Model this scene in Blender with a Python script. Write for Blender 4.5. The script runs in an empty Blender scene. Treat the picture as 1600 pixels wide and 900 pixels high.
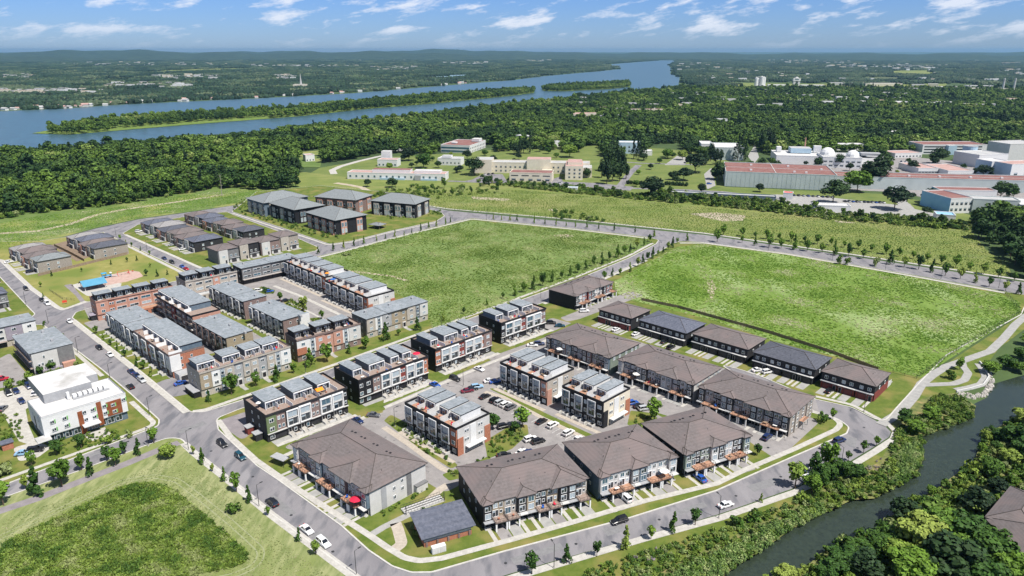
import bpy, math, random
import numpy as np
from mathutils import Vector
from mathutils.geometry import tessellate_polygon
RN = random.Random(11)
NR = np.random.RandomState(5)
SC = bpy.context.scene
COL = SC.collection
rad = math.radians
HAZE = True

# ------------------------------------------------------------------ camera, sky, sun, exposure
FPX, H = 1134.0, 120.0
TH = math.atan((450 - 79) / FPX)
cam = bpy.data.objects.new('camera', bpy.data.cameras.new('camera'))
COL.objects.link(cam)
cam.location = (0, 0, H)
cam.rotation_euler = (rad(90) - TH, 0, 0)
cam.data.sensor_width = 36
cam.data.lens = 36 * FPX / 1600
cam.data.clip_start = 1
cam.data.clip_end = 120000
SC.camera = cam
SUN_EL, SUN_AZ = rad(60), rad(-40.5)          # azimuth counter-clockwise from +X
sun = bpy.data.objects.new('sun', bpy.data.lights.new('sun', 'SUN'))
COL.objects.link(sun)
sun.data.energy = 5.0
sun.data.angle = rad(0.5)
sun.data.color = (1, 0.955, 0.88)
sun.rotation_euler = Vector((math.cos(SUN_AZ) * math.cos(SUN_EL), math.sin(SUN_AZ) * math.cos(SUN_EL), math.sin(SUN_EL))).to_track_quat('Z', 'Y').to_euler()
SC.view_settings.view_transform = 'Standard'
SC.view_settings.look = 'None'
SC.view_settings.exposure = 0.40
SC.view_settings.gamma = 1
W = bpy.data.worlds.new('World')
SC.world = W
W.use_nodes = True
wn, wl = W.node_tree.nodes, W.node_tree.links
bg = wn['Background']
sky = wn.new('ShaderNodeTexSky')
sky.sky_type = 'NISHITA'
sky.sun_disc = False
sky.sun_elevation = SUN_EL
sky.sun_rotation = rad(90) - SUN_AZ
sky.air_density = 1.0
sky.dust_density = 0.2
sky.ozone_density = 2.0
bg.inputs['Strength'].default_value = 0.052
def wnode(t, **k):
    n = wn.new(t)
    for a, b in k.items(): setattr(n, a, b)
    return n
def wmath(op, a, b=None, c=None):
    n = wnode('ShaderNodeMath', operation=op)
    for i, v in enumerate((a, b, c)):
        if v is None: continue
        if isinstance(v, (int, float)): n.inputs[i].default_value = v
        else: wl.new(v, n.inputs[i])
    return n.outputs[0]
tc = wnode('ShaderNodeTexCoord')
sx = wnode('ShaderNodeSeparateXYZ'); wl.new(tc.outputs['Generated'], sx.inputs[0])
# deeper blue of a clear summer day low over the horizon
tint = wnode('ShaderNodeMixRGB', blend_type='MULTIPLY'); tint.inputs[0].default_value = 1
ramp = wnode('ShaderNodeValToRGB')
ramp.color_ramp.elements[0].position = 0.0; ramp.color_ramp.elements[0].color = (0.70, 1.02, 1.85, 1)
ramp.color_ramp.elements[1].position = 0.5; ramp.color_ramp.elements[1].color = (1, 1, 1, 1)
e = ramp.color_ramp.elements.new(0.08); e.color = (0.60, 0.96, 1.85, 1)
wl.new(wmath('ABSOLUTE', sx.outputs[2]), ramp.inputs[0])
wl.new(sky.outputs[0], tint.inputs[1]); wl.new(ramp.outputs[0], tint.inputs[2])
# clouds: long slanted wisps, noise over azimuth and stretched elevation
az = wmath('ARCTAN2', sx.outputs[0], sx.outputs[1])
el = wmath('ARCSINE', sx.outputs[2])
cb = wnode('ShaderNodeCombineXYZ')
wl.new(wmath('MULTIPLY_ADD', az, 9.0, wmath('MULTIPLY', el, 12.0)), cb.inputs[0])
wl.new(wmath('MULTIPLY_ADD', el, 40.0, wmath('MULTIPLY', az, -9.0)), cb.inputs[1])
cb.inputs[2].default_value = 3.1
n1 = wnode('ShaderNodeTexNoise'); n1.inputs['Scale'].default_value = 1.25; n1.inputs['Detail'].default_value = 9; n1.inputs['Roughness'].default_value = 0.62
wl.new(cb.outputs[0], n1.inputs['Vector'])
cr = wnode('ShaderNodeValToRGB')
cr.color_ramp.elements[0].position = 0.51; cr.color_ramp.elements[0].color = (0, 0, 0, 1)
cr.color_ramp.elements[1].position = 0.64; cr.color_ramp.elements[1].color = (1, 1, 1, 1)
wl.new(n1.outputs[0], cr.inputs[0])
cm = wnode('ShaderNodeMixRGB'); cm.inputs[2].default_value = (13.0, 13.6, 15.0, 1)
wl.new(wmath('MULTIPLY', cr.outputs[0], wmath('SMOOTH_MIN', 0.8, wmath('MULTIPLY', el, 26.0), 0.1)), cm.inputs[0])
wl.new(tint.outputs[0], cm.inputs[1])
wl.new(cm.outputs[0], bg.inputs[0])
cy = SC.cycles
cy.max_bounces = 5; cy.diffuse_bounces = 2; cy.glossy_bounces = 2; cy.transmission_bounces = 2; cy.volume_bounces = 0
cy.use_denoising = True
cy.use_adaptive_sampling = True; cy.adaptive_threshold = 0.02
cy.caustics_reflective = False; cy.caustics_refractive = False

# ------------------------------------------------------------------ survey: pixel of the photo -> point on the plane z
sT, cT = math.sin(TH), math.cos(TH)
def G(px, py, z=0.0):
    x = (px - 800) / FPX; y = (py - 450) / FPX
    t = (z - H) / -(sT + y * cT)
    return (x * t, (cT - y * sT) * t)
def GP(pts, z=0.0): return [G(a, b, z) for a, b in pts]

# ------------------------------------------------------------------ materials
MATS = {}
def M(name, col, rough=0.85, col2=None, scale=0.5, detail=4, bump=0, spec=0.3, metal=0, coord='pos', island=0, objrand=0, stretch=None, contrast=None, col3=None, scale3=0.02, c3=(0.45, 0.62), wave=None, sub=0):
    m = bpy.data.materials.new(name); m.use_nodes = True
    MATS[name] = m
    nt = m.node_tree; N, L = nt.nodes, nt.links
    b = N['Principled BSDF']
    b.inputs['Roughness'].default_value = rough
    b.inputs['Specular IOR Level'].default_value = spec
    b.inputs['Metallic'].default_value = metal
    b.inputs['Base Color'].default_value = (*col, 1)
    out = None
    if col2 is not None or bump or col3 is not None:
        g = N.new('ShaderNodeNewGeometry')
        vec = g.outputs['Position']
        if coord == 'obj':
            t = N.new('ShaderNodeTexCoord'); vec = t.outputs['Object']
        if stretch:
            mp = N.new('ShaderNodeMapping'); mp.inputs['Scale'].default_value = stretch[:3]
            if len(stretch) > 3: mp.inputs['Rotation'].default_value = (0, 0, stretch[3])
            L.new(vec, mp.inputs[0]); vec = mp.outputs[0]
        nz = N.new('ShaderNodeTexNoise'); nz.inputs['Scale'].default_value = scale; nz.inputs['Detail'].default_value = detail
        nz.inputs['Roughness'].default_value = 0.65
        L.new(vec, nz.inputs['Vector'])
        if col2 is not None:
            r = N.new('ShaderNodeValToRGB')
            c0, c1 = contrast or (0.35, 0.65)
            r.color_ramp.elements[0].position = c0; r.color_ramp.elements[0].color = (*col, 1)
            r.color_ramp.elements[1].position = c1; r.color_ramp.elements[1].color = (*col2, 1)
            L.new(nz.outputs[0], r.inputs[0]); out = r.outputs[0]
        if col3 is not None:
            n3 = N.new('ShaderNodeTexNoise'); n3.inputs['Scale'].default_value = scale3; n3.inputs['Detail'].default_value = 5
            L.new(vec, n3.inputs['Vector'])
            r3 = N.new('ShaderNodeValToRGB'); r3.color_ramp.elements[0].position = c3[0]; r3.color_ramp.elements[1].position = c3[1]
            L.new(n3.outputs[0], r3.inputs[0])
            mx = N.new('ShaderNodeMixRGB'); L.new(r3.outputs[0], mx.inputs[0])
            if out: L.new(out, mx.inputs[1])
            else: mx.inputs[1].default_value = (*col, 1)
            mx.inputs[2].default_value = (*col3, 1); out = mx.outputs[0]
        if bump:
            bp = N.new('ShaderNodeBump'); bp.inputs['Strength'].default_value = 1; bp.inputs['Distance'].default_value = bump
            L.new(nz.outputs[0], bp.inputs['Height']); L.new(bp.outputs[0], b.inputs['Normal'])
    if wave:
        g = N.new('ShaderNodeNewGeometry')
        sp = N.new('ShaderNodeSeparateXYZ'); L.new(g.outputs['Position'], sp.inputs[0])
        w = N.new('ShaderNodeMath'); w.operation = 'MULTIPLY'; w.inputs[1].default_value = wave[0]; L.new(sp.outputs[2], w.inputs[0])
        w2 = N.new('ShaderNodeMath'); w2.operation = 'SINE'; L.new(w.outputs[0], w2.inputs[0])
        w3 = N.new('ShaderNodeMath'); w3.operation = 'MULTIPLY_ADD'; w3.inputs[1].default_value = wave[1]; w3.inputs[2].default_value = 1; L.new(w2.outputs[0], w3.inputs[0])
        mm = N.new('ShaderNodeVectorMath'); mm.operation = 'SCALE'
        if out: L.new(out, mm.inputs[0])
        else: mm.inputs[0].default_value = col
        L.new(w3.outputs[0], mm.inputs['Scale']); out = mm.outputs[0]
    if island or objrand:
        src = []
        if island:
            g = N.new('ShaderNodeNewGeometry'); src.append((g.outputs['Random Per Island'], island))
        if objrand:
            o = N.new('ShaderNodeObjectInfo'); src.append((o.outputs['Random'], objrand))
        for s, amt in src:
            mr = N.new('ShaderNodeMapRange'); mr.inputs[3].default_value = 1 - amt; mr.inputs[4].default_value = 1 + amt
            L.new(s, mr.inputs[0])
            mm = N.new('ShaderNodeVectorMath'); mm.operation = 'SCALE'
            if out: L.new(out, mm.inputs[0])
            else: mm.inputs[0].default_value = col
            L.new(mr.outputs[0], mm.inputs['Scale']); out = mm.outputs[0]
    if out: L.new(out, b.inputs['Base Color'])
    return m
def leafmat(name, dark, light, yel=None, isl=0.35, loc=0):
    grass = name.startswith('grass')
    m = bpy.data.materials.new(name); m.use_nodes = True; MATS[name] = m
    nt = m.node_tree; N, L = nt.nodes, nt.links; b = N['Principled BSDF']
    b.inputs['Roughness'].default_value = 0.7; b.inputs['Specular IOR Level'].default_value = 0.25
    o = N.new('ShaderNodeObjectInfo'); r = N.new('ShaderNodeValToRGB')
    r.color_ramp.elements[0].color = (*dark, 1); r.color_ramp.elements[1].color = (*light, 1)
    r.color_ramp.elements[0].position = 0.25
    if yel:
        e = r.color_ramp.elements.new(0.97); e.color = (*light, 1); r.color_ramp.elements[-1].color = (*yel, 1); r.color_ramp.elements[1].position = 0.6 if grass else 0.75; r.color_ramp.elements[-1].position = 0.86 if grass else 0.97
    if loc:
        nz = N.new('ShaderNodeTexNoise'); nz.inputs['Scale'].default_value = loc; nz.inputs['Detail'].default_value = 3; L.new(o.outputs['Location'], nz.inputs['Vector'])
        mr0 = N.new('ShaderNodeMapRange'); mr0.inputs[1].default_value = .34; mr0.inputs[2].default_value = .68; L.new(nz.outputs[0], mr0.inputs[0])
        ad = N.new('ShaderNodeMath'); ad.operation = 'MULTIPLY_ADD'; ad.inputs[1].default_value = .35; L.new(o.outputs['Random'], ad.inputs[0])
        m7 = N.new('ShaderNodeMath'); m7.operation = 'MULTIPLY'; m7.inputs[1].default_value = .72; L.new(mr0.outputs[0], m7.inputs[0]); L.new(m7.outputs[0], ad.inputs[2]); L.new(ad.outputs[0], r.inputs[0])
    else: L.new(o.outputs['Random'], r.inputs[0])
    g = N.new('ShaderNodeNewGeometry'); mr = N.new('ShaderNodeMapRange'); mr.inputs[3].default_value = 1 - isl; mr.inputs[4].default_value = 1 + isl
    L.new(g.outputs['Random Per Island'], mr.inputs[0])
    mm = N.new('ShaderNodeVectorMath'); mm.operation = 'SCALE'; L.new(r.outputs[0], mm.inputs[0]); L.new(mr.outputs[0], mm.inputs['Scale'])
    L.new(mm.outputs[0], b.inputs['Base Color'])
    return m

M('ground', (0.039, 0.065, 0.024), 0.95, (0.072, 0.115, 0.034), 0.02, 8, col3=(0.10, 0.115, 0.06), scale3=0.0009, c3=(0.55, 0.7))
M('island_grass', (0.10, 0.16, 0.03), 0.95, (0.16, 0.22, 0.045), 0.03, 8)
M('hill', (0.014, 0.032, 0.020), 0.95, (0.05, 0.085, 0.045), 0.006, 12, bump=20, contrast=(.42, .6), stretch=(1, 3, 1))
M('asphalt', (0.190, 0.181, 0.193), 0.9, (0.251, 0.240, 0.251), 0.12, 6, col3=(0.135, 0.135, 0.15), scale3=0.30, c3=(0.50, 0.66), stretch=(1, .35, 1, rad(-45)))
M('asphalt_dark', (0.153, 0.143, 0.153), 0.9, (0.221, 0.206, 0.217), 0.25, 6)
M('asphalt_mid', (0.226, 0.211, 0.209), 0.9, (0.300, 0.281, 0.275), 0.2, 6, col3=(0.135, 0.13, 0.132), scale3=0.45, c3=(0.62, 0.70))
M('asphalt_patch', (0.178, 0.176, 0.182), 0.9, (0.224, 0.222, 0.227), 0.8, 5)
M('bike_path', (0.20, 0.18, 0.19), 0.9, (0.26, 0.235, 0.245), 0.4, 5)
M('concrete', (0.370, 0.352, 0.324), 0.9, (0.493, 0.475, 0.441), 0.7, 6)
M('concrete_grey', (0.28, 0.275, 0.265), 0.9, (0.36, 0.355, 0.34), 0.5, 6)
M('paver', (0.36, 0.31, 0.26), 0.9, (0.46, 0.41, 0.35), 1.2, 5)
M('kerb', (0.440, 0.422, 0.396), 0.9, (0.546, 0.528, 0.495), 0.6, 5)
M('line', (0.62, 0.62, 0.60), 0.8)
M('lawn', (0.075, 0.118, 0.014), 0.95, (0.134, 0.165, 0.032), 0.3, 8, bump=0.06, col3=(0.22, 0.19, 0.06), scale3=0.10, c3=(0.48, 0.70))
M('campus_lawn', (0.105, 0.150, 0.035), 0.95, (0.17, 0.20, 0.055), 0.05, 8)
M('mown', (0.15, 0.185, 0.065), 0.95, (0.30, 0.31, 0.15), 0.55, 10, bump=0.1, contrast=(0.38, 0.62), col3=(0.165, 0.205, 0.055), scale3=0.07, c3=(0.42, 0.66), stretch=(1, 0.3, 1, rad(-46)))
M('mown_track', (0.240, 0.262, 0.136), 0.95, (0.288, 0.303, 0.176), 0.3, 6)
M('park', (0.20, 0.20, 0.05), 0.95, (0.28, 0.26, 0.085), 0.2, 8, col3=(0.14, 0.18, 0.035), scale3=0.05)
M('meadow', (0.056, 0.105, 0.014), 0.95, (0.146, 0.196, 0.035), 0.28, 10, bump=0.5, col3=(0.055, 0.105, 0.018), scale3=0.045, c3=(0.42, 0.62))
M('field_a', (0.095, 0.156, 0.032), 0.95, (0.176, 0.232, 0.073), 0.16, 10, bump=0.3, col3=(0.30, 0.29, 0.13), scale3=0.022, c3=(0.58, 0.74), stretch=(1, 0.55, 1, rad(20)))
M('field_b', (0.102, 0.177, 0.025), 0.95, (0.169, 0.249, 0.051), 0.16, 10, bump=0.3, col3=(0.31, 0.38, 0.18), scale3=0.03, c3=(0.52, 0.72), stretch=(1, 0.5, 1, rad(10)))
M('field_far', (0.117, 0.166, 0.036), 0.95, (0.206, 0.230, 0.063), 0.09, 10, bump=0.3, col3=(0.27, 0.25, 0.10), scale3=0.016, c3=(0.52, 0.70), stretch=(.5, 1, 1))
M('field_left', (0.081, 0.143, 0.024), 0.95, (0.143, 0.196, 0.059), 0.07, 9, bump=0.3, col3=(0.27, 0.27, 0.09), scale3=0.03, c3=(0.52, 0.7))
M('bank', (0.08, 0.11, 0.03), 0.95, (0.20, 0.20, 0.07), 0.35, 8, bump=0.25, col3=(0.30, 0.23, 0.10), scale3=0.25, c3=(0.55, 0.7))
M('dirt', (0.33, 0.27, 0.20), 0.95, (0.46, 0.40, 0.31), 0.12, 8)
M('brown_yard', (0.17, 0.12, 0.085), 0.95, (0.25, 0.19, 0.14), 0.5, 6)
M('rock', (0.35, 0.32, 0.29), 0.9, (0.55, 0.52, 0.48), 0.9, 6, island=0.2)
M('shingle_brown', (0.126, 0.108, 0.105), 0.95, (0.172, 0.149, 0.148), 1.1, 6, bump=0.02, col3=(0.175, 0.142, 0.138), scale3=0.15, wave=(20, 0.05))
M('shingle_dark', (0.065, 0.069, 0.086), 0.95, (0.111, 0.117, 0.143), 1.1, 6, wave=(20, 0.07))
M('shingle_slate', (0.078, 0.088, 0.119), 0.95, (0.137, 0.146, 0.185), 1.1, 6, wave=(20, 0.07))
M('shingle_grey', (0.163, 0.179, 0.187), 0.95, (0.234, 0.254, 0.264), 1.1, 6, wave=(20, 0.06))
M('shingle_light', (0.22, 0.215, 0.215), 0.95, (0.30, 0.29, 0.29), 1.1, 6)
M('ridge', (0.066, 0.055, 0.050), 0.9)
M('membrane', (0.219, 0.244, 0.270), 0.7, (0.306, 0.332, 0.360), 0.25, 6, spec=0.4, col3=(0.20, 0.225, 0.24), scale3=0.9)
M('coping', (0.035, 0.036, 0.04), 0.6)
M('white', (0.651, 0.651, 0.650), 0.7, (0.704, 0.704, 0.703), 0.8, 4)
M('cream', (0.62, 0.56, 0.45), 0.8, (0.70, 0.64, 0.52), 0.2, 5)
M('off', (0.508, 0.500, 0.488), 0.8, (0.576, 0.567, 0.557), 0.5, 5)
M('beige', (0.36, 0.325, 0.285), 0.9, (0.46, 0.42, 0.375), 1.6, 5)
M('tan', (0.28, 0.23, 0.165), 0.9, (0.36, 0.30, 0.22), 1.8, 5)
M('stone', (0.24, 0.21, 0.185), 0.9, (0.38, 0.34, 0.30), 2.5, 4)
M('brick', (0.33, 0.125, 0.075), 0.9, (0.44, 0.19, 0.12), 2.5, 4, wave=(40, 0.06))
M('brick_pink', (0.42, 0.22, 0.17), 0.9, (0.52, 0.30, 0.23), 2.5, 4, wave=(40, 0.06))
M('brick_brown', (0.16, 0.11, 0.10), 0.9, (0.27, 0.20, 0.185), 2.5, 4, wave=(40, 0.06))
M('maroon', (0.17, 0.035, 0.03), 0.85, (0.23, 0.06, 0.05), 2.5, 4)
M('charcoal', (0.021, 0.021, 0.024), 0.75, (0.036, 0.036, 0.041), 1.2, 4, wave=(30, 0.12))
M('black', (0.012, 0.012, 0.015), 0.7, (0.021, 0.021, 0.026), 1.2, 4, wave=(30, 0.12))
M('grey', (0.15, 0.15, 0.155), 0.8, (0.20, 0.20, 0.205), 1.0, 4, wave=(30, 0.08))
M('midgrey', (0.304, 0.308, 0.321), 0.8, (0.368, 0.373, 0.386), 1.0, 4, wave=(30, 0.05))
M('slateblue', (0.10, 0.14, 0.18), 0.75, (0.14, 0.185, 0.23), 1.0, 4, wave=(30, 0.08))
M('sage', (0.17, 0.21, 0.175), 0.8, (0.22, 0.265, 0.225), 1.0, 4, wave=(30, 0.08))
M('olive', (0.13, 0.17, 0.085), 0.8, (0.17, 0.215, 0.115), 1.0, 4, wave=(30, 0.08))
M('purple', (0.27, 0.24, 0.29), 0.85, (0.33, 0.30, 0.35), 1.0, 4)
M('deck', (0.339, 0.173, 0.102), 0.8, (0.433, 0.267, 0.194), 1.5, 5)
M('deck_pale', (0.254, 0.185, 0.154), 0.8, (0.328, 0.261, 0.229), 1.5, 5)
M('rail', (0.05, 0.05, 0.055), 0.5, metal=0.3)
M('white_trim', (0.78, 0.78, 0.78), 0.6)
M('glass', (0.018, 0.03, 0.042), 0.08, spec=0.9)
M('glass_blue', (0.05, 0.115, 0.16), 0.1, spec=1.0)
M('glass_pale', (0.36, 0.43, 0.48), 0.25, spec=0.8)
M('garage', (0.045, 0.042, 0.045), 0.6)
M('garage_white', (0.62, 0.61, 0.60), 0.6)
M('garage_red', (0.18, 0.05, 0.045), 0.7)
M('orange_fabric', (0.85, 0.28, 0.02), 0.8)
M('red_fabric', (0.62, 0.02, 0.06), 0.8)
M('blue_fabric', (0.03, 0.12, 0.42), 0.7)
M('white_fabric', (0.75, 0.73, 0.70), 0.8)
M('roof_red', (0.199, 0.085, 0.075), 0.9, (0.265, 0.143, 0.124), 0.15, 6)
M('roof_pink', (0.38, 0.24, 0.21), 0.9, (0.48, 0.32, 0.29), 0.15, 6)
M('roof_white', (0.504, 0.496, 0.493), 0.8, (0.622, 0.613, 0.603), 0.25, 7, col3=(0.36, 0.35, 0.33), scale3=0.11, c3=(0.60, 0.74))
M('roof_pale', (0.36, 0.36, 0.36), 0.8, (0.48, 0.48, 0.475), 0.15, 7)
M('rust', (0.217, 0.062, 0.024), 0.7, (0.268, 0.090, 0.039), 0.8, 4)
M('green_panel', (0.16, 0.42, 0.11), 0.6)
M('wall_pale', (0.42, 0.47, 0.47), 0.8, (0.50, 0.55, 0.55), 0.08, 5)
M('wall_blue', (0.20, 0.42, 0.62), 0.7, (0.27, 0.50, 0.68), 0.1, 5)
M('tank', (0.34, 0.47, 0.58), 0.5, (0.42, 0.55, 0.65), 0.1, 5)
M('play_blue', (0.05, 0.35, 0.62), 0.5)
M('metal_blue', (0.081, 0.269, 0.408), 0.45, (0.113, 0.307, 0.444), 0.3, 4)
M('play_red', (0.65, 0.07, 0.04), 0.5)
M('play_ground', (0.40, 0.27, 0.23), 0.95, (0.50, 0.36, 0.31), 0.4, 5)
M('metal', (0.45, 0.46, 0.47), 0.4, metal=0.6)
M('pole', (0.07, 0.072, 0.075), 0.5, metal=0.4)
M('wood', (0.22, 0.16, 0.11), 0.9, (0.30, 0.23, 0.17), 1.0, 4)
M('fence_grey', (0.10, 0.10, 0.10), 0.8)
M('trunk', (0.09, 0.065, 0.045), 0.95, (0.14, 0.105, 0.075), 2, 4)
M('dead', (0.30, 0.27, 0.24), 0.95)
leafmat('leaf', (0.035, 0.084, 0.012), (0.121, 0.216, 0.022), (0.212, 0.271, 0.050))
leafmat('leaf_forest', (0.026, 0.061, 0.014), (0.109, 0.184, 0.025), (0.216, 0.274, 0.074), 0.45, loc=.008)
leafmat('leaf_dark', (0.014, 0.034, 0.012), (0.035, 0.072, 0.018))
leafmat('leaf_shrub', (0.060, 0.124, 0.017), (0.165, 0.237, 0.034), (0.220, 0.268, 0.102), 0.4)
leafmat('leaf_reed', (0.129, 0.216, 0.057), (0.230, 0.329, 0.097), (0.374, 0.430, 0.178), 0.35)
leafmat('leaf_wine', (0.05, 0.02, 0.018), (0.09, 0.03, 0.025))
leafmat('leaf_mauve', (0.24, 0.20, 0.22), (0.40, 0.34, 0.38))
leafmat('grass_tuft', (0.111, 0.186, 0.027), (0.220, 0.299, 0.068), (0.376, 0.404, 0.189), 0.22, loc=.045)
leafmat('grass_short', (0.13, 0.17, 0.05), (0.24, 0.26, 0.10), (0.36, 0.35, 0.20), 0.35, loc=.2)
leafmat('grass_meadow', (0.047, 0.098, 0.012), (0.146, 0.209, 0.031), (0.212, 0.246, 0.092), 0.4, loc=.16)
leafmat('grass_tuft_b', (0.128, 0.244, 0.026), (0.231, 0.347, 0.053), (0.463, 0.477, 0.273), 0.22, loc=.04)
leafmat('far_leaf', (0.010, 0.029, 0.015), (0.033, 0.062, 0.029), (0.073, 0.099, 0.051), 0.45)
def watermat(name, col, rough, bump, scale, spec=0.5, col2=None):
    m = M(name, col, rough, col2, scale, 6, bump=bump, spec=spec)
    return m
watermat('river_water', (0.049, 0.093, 0.115), 0.30, 0.25, 0.06, 0.35, (0.060, 0.134, 0.168))
watermat('creek_water', (0.022, 0.032, 0.024), 0.14, 0.05, 0.9, 0.5, (0.035, 0.049, 0.034))
watermat('pond_water', (0.20, 0.30, 0.34), 0.3, 0.2, 0.06, 0.5)

# ------------------------------------------------------------------ mesh helpers
class MB:
    def __init__(s): s.v = []; s.f = []; s.m = []; s.mats = []
    def mi(s, m):
        if m not in s.mats: s.mats.append(m)
        return s.mats.index(m)
    def add(s, vs, fs, m):
        o = len(s.v); s.v += vs; k = s.mi(m)
        for f in fs: s.f.append([i + o for i in f]); s.m.append(k)
        return s
    def box(s, x0, x1, y0, y1, z0, z1, m, top=None):
        v = [(x0, y0, z0), (x1, y0, z0), (x1, y1, z0), (x0, y1, z0), (x0, y0, z1), (x1, y0, z1), (x1, y1, z1), (x0, y1, z1)]
        s.add(v, [(0, 3, 2, 1), (0, 1, 5, 4), (1, 2, 6, 5), (2, 3, 7, 6), (3, 0, 4, 7)], m)
        o = len(s.v) - 8; s.f.append([o + 4, o + 5, o + 6, o + 7]); s.m.append(s.mi(top or m))
        return s
    def tube(s, p, q, r, m, n=6, r2=None):
        p = Vector(p); q = Vector(q); d = (q - p).normalized()
        a = d.orthogonal().normalized(); b = d.cross(a); r2 = r if r2 is None else r2
        v = [tuple(p + (a * math.cos(t) + b * math.sin(t)) * r) for t in [2 * math.pi * i / n for i in range(n)]]
        v += [tuple(q + (a * math.cos(t) + b * math.sin(t)) * r2) for t in [2 * math.pi * i / n for i in range(n)]]
        f = [(i, (i + 1) % n, n + (i + 1) % n, n + i) for i in range(n)] + [tuple(range(n - 1, -1, -1)), tuple(range(n, 2 * n))]
        return s.add(v, f, m)
    def poly(s, pts, z0, z1, m, side=None, sides=True):
        """prism over a 2-D outline"""
        if area(pts) < 0: pts = pts[::-1]
        n = len(pts)
        tris = tessellate_polygon([[Vector((x, y, 0)) for x, y in pts]])
        v = [(x, y, z1) for x, y in pts]
        fs = []
        for t in tris:
            a, b, c = (pts[i] for i in t)
            if (b[0] - a[0]) * (c[1] - a[1]) - (b[1] - a[1]) * (c[0] - a[0]) < 0: t = t[::-1]
            fs.append(tuple(t))
        s.add(v, fs, m)
        if sides:
            v = [(x, y, z0) for x, y in pts] + [(x, y, z1) for x, y in pts]
            s.add(v, [(i, (i + 1) % n, n + (i + 1) % n, n + i) for i in range(n)], side or m)
        return s
    def mesh(s, name):
        me = bpy.data.meshes.new(name); me.from_pydata(s.v, [], s.f)
        for m in s.mats: me.materials.append(MATS[m])
        if len(s.mats) > 1: me.polygons.foreach_set('material_index', s.m)
        me.update(); return me
def area(p): return 0.5 * sum(p[i][0] * p[(i + 1) % len(p)][1] - p[(i + 1) % len(p)][0] * p[i][1] for i in range(len(p)))
def offset(pts, d, closed=True):
    """offset to the left by d"""
    n = len(pts); out = []
    for i in range(n):
        p = Vector(pts[i])
        if closed or 0 < i < n - 1:
            a = (p - Vector(pts[i - 1])).normalized(); b = (Vector(pts[(i + 1) % n]) - p).normalized()
        elif i == 0: a = b = (Vector(pts[1]) - p).normalized()
        else: a = b = (p - Vector(pts[i - 1])).normalized()
        na = Vector((-a.y, a.x)); nb = Vector((-b.y, b.x)); m = na + nb
        if m.length < 1e-6: m = na
        m.normalize(); k = d / max(0.4, m.dot(na))
        out.append((p.x + m.x * k, p.y + m.y * k))
    return out
def fillet(pts, r=4.0, closed=True, n=5):
    out = []; N = len(pts)
    for i in range(N):
        p = Vector(pts[i])
        if not closed and i in (0, N - 1): out.append(tuple(p)); continue
        a = Vector(pts[i - 1]) - p; b = Vector(pts[(i + 1) % N]) - p
        ang = a.angle(b) if a.length > 0 and b.length > 0 else math.pi
        if ang > rad(172): out.append(tuple(p)); continue
        d = min(r / math.tan(ang / 2), a.length * 0.45, b.length * 0.45)
        p0 = p + a.normalized() * d; p1 = p + b.normalized() * d
        for k in range(n + 1):
            t = k / n; q = p0 * (1 - t) ** 2 + p * 2 * t * (1 - t) + p1 * t * t
            out.append(tuple(q))
    return out
def link(name, me, parent=None, loc=None, rz=None, scale=None):
    o = bpy.data.objects.new(name, me); COL.objects.link(o)
    if parent: o.parent = parent
    if loc: o.location = loc
    if rz is not None: o.rotation_euler = (0, 0, rz)
    if scale: o.scale = scale
    return o
def tag(o, label=None, cat=None, group=None, kind=None):
    if label: o['label'] = label
    if cat: o['category'] = cat
    if group: o['group'] = group
    if kind: o['kind'] = kind
    return o
def thing(name, label, cat, loc=(0, 0, 0), rz=0, group=None):
    return tag(link(name, None, None, loc, rz), label, cat, group)
def struct(name, mb, kind='structure', label=None):
    o = link(name, mb.mesh(name) if isinstance(mb, MB) else mb); o['kind'] = kind
    if label: o['label'] = label
    return o
_cube = {}
def bx(name, parent, x0, x1, y0, y1, z0, z1, mat, top=None, label=None):
    k = (mat, top)
    if k not in _cube: _cube[k] = MB().box(-.5, .5, -.5, .5, 0, 1, mat, top).mesh('block_' + mat)
    o = link(name, _cube[k], parent, ((x0 + x1) / 2, (y0 + y1) / 2, z0), None, (max(x1 - x0, .01), max(y1 - y0, .01), max(z1 - z0, .01)))
    if label: o['label'] = label
    return o
_mc = {}
def cached(key, fn):
    if key not in _mc: _mc[key] = fn()
    return _mc[key]
def pip(xs, ys, poly):
    inside = np.zeros(len(xs), bool); n = len(poly)
    for i in range(n):
        x1, y1 = poly[i]; x2, y2 = poly[(i + 1) % n]
        if y1 == y2: continue
        c = ((y1 > ys) != (y2 > ys)) & (xs < (x2 - x1) * (ys - y1) / (y2 - y1) + x1)
        inside ^= c
    return inside

# ------------------------------------------------------------------ terrain: one ground sheet with the creek cut into it
CREEK_L = GP([(1090, 925), (1120, 902), (1152, 886), (1200, 856), (1240, 828), (1285, 806), (1335, 783), (1368, 781), (1432, 746), (1447, 716), (1443, 685), (1480, 671), (1522, 656), (1520, 635), (1549, 620), (1556, 600), (1600, 587), (1660, 575)])
CREEK_R = GP([(1690, 600), (1640, 630), (1600, 644), (1570, 659), (1534, 680), (1524, 719), (1459, 764), (1420, 784), (1382, 808), (1378, 822), (1312, 842), (1277, 865), (1258, 886), (1205, 897), (1180, 912), (1165, 930)])
CREEK = CREEK_L + CREEK_R
def seg_dist(xs, ys, poly):
    d = np.full(len(xs), 1e9); n = len(poly)
    for i in range(n):
        x1, y1 = poly[i]; x2, y2 = poly[(i + 1) % n]
        dx, dy = x2 - x1, y2 - y1
        t = np.clip(((xs - x1) * dx + (ys - y1) * dy) / (dx * dx + dy * dy + 1e-9), 0, 1)
        d = np.minimum(d, np.hypot(xs - x1 - t * dx, ys - y1 - t * dy))
    return d
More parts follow.
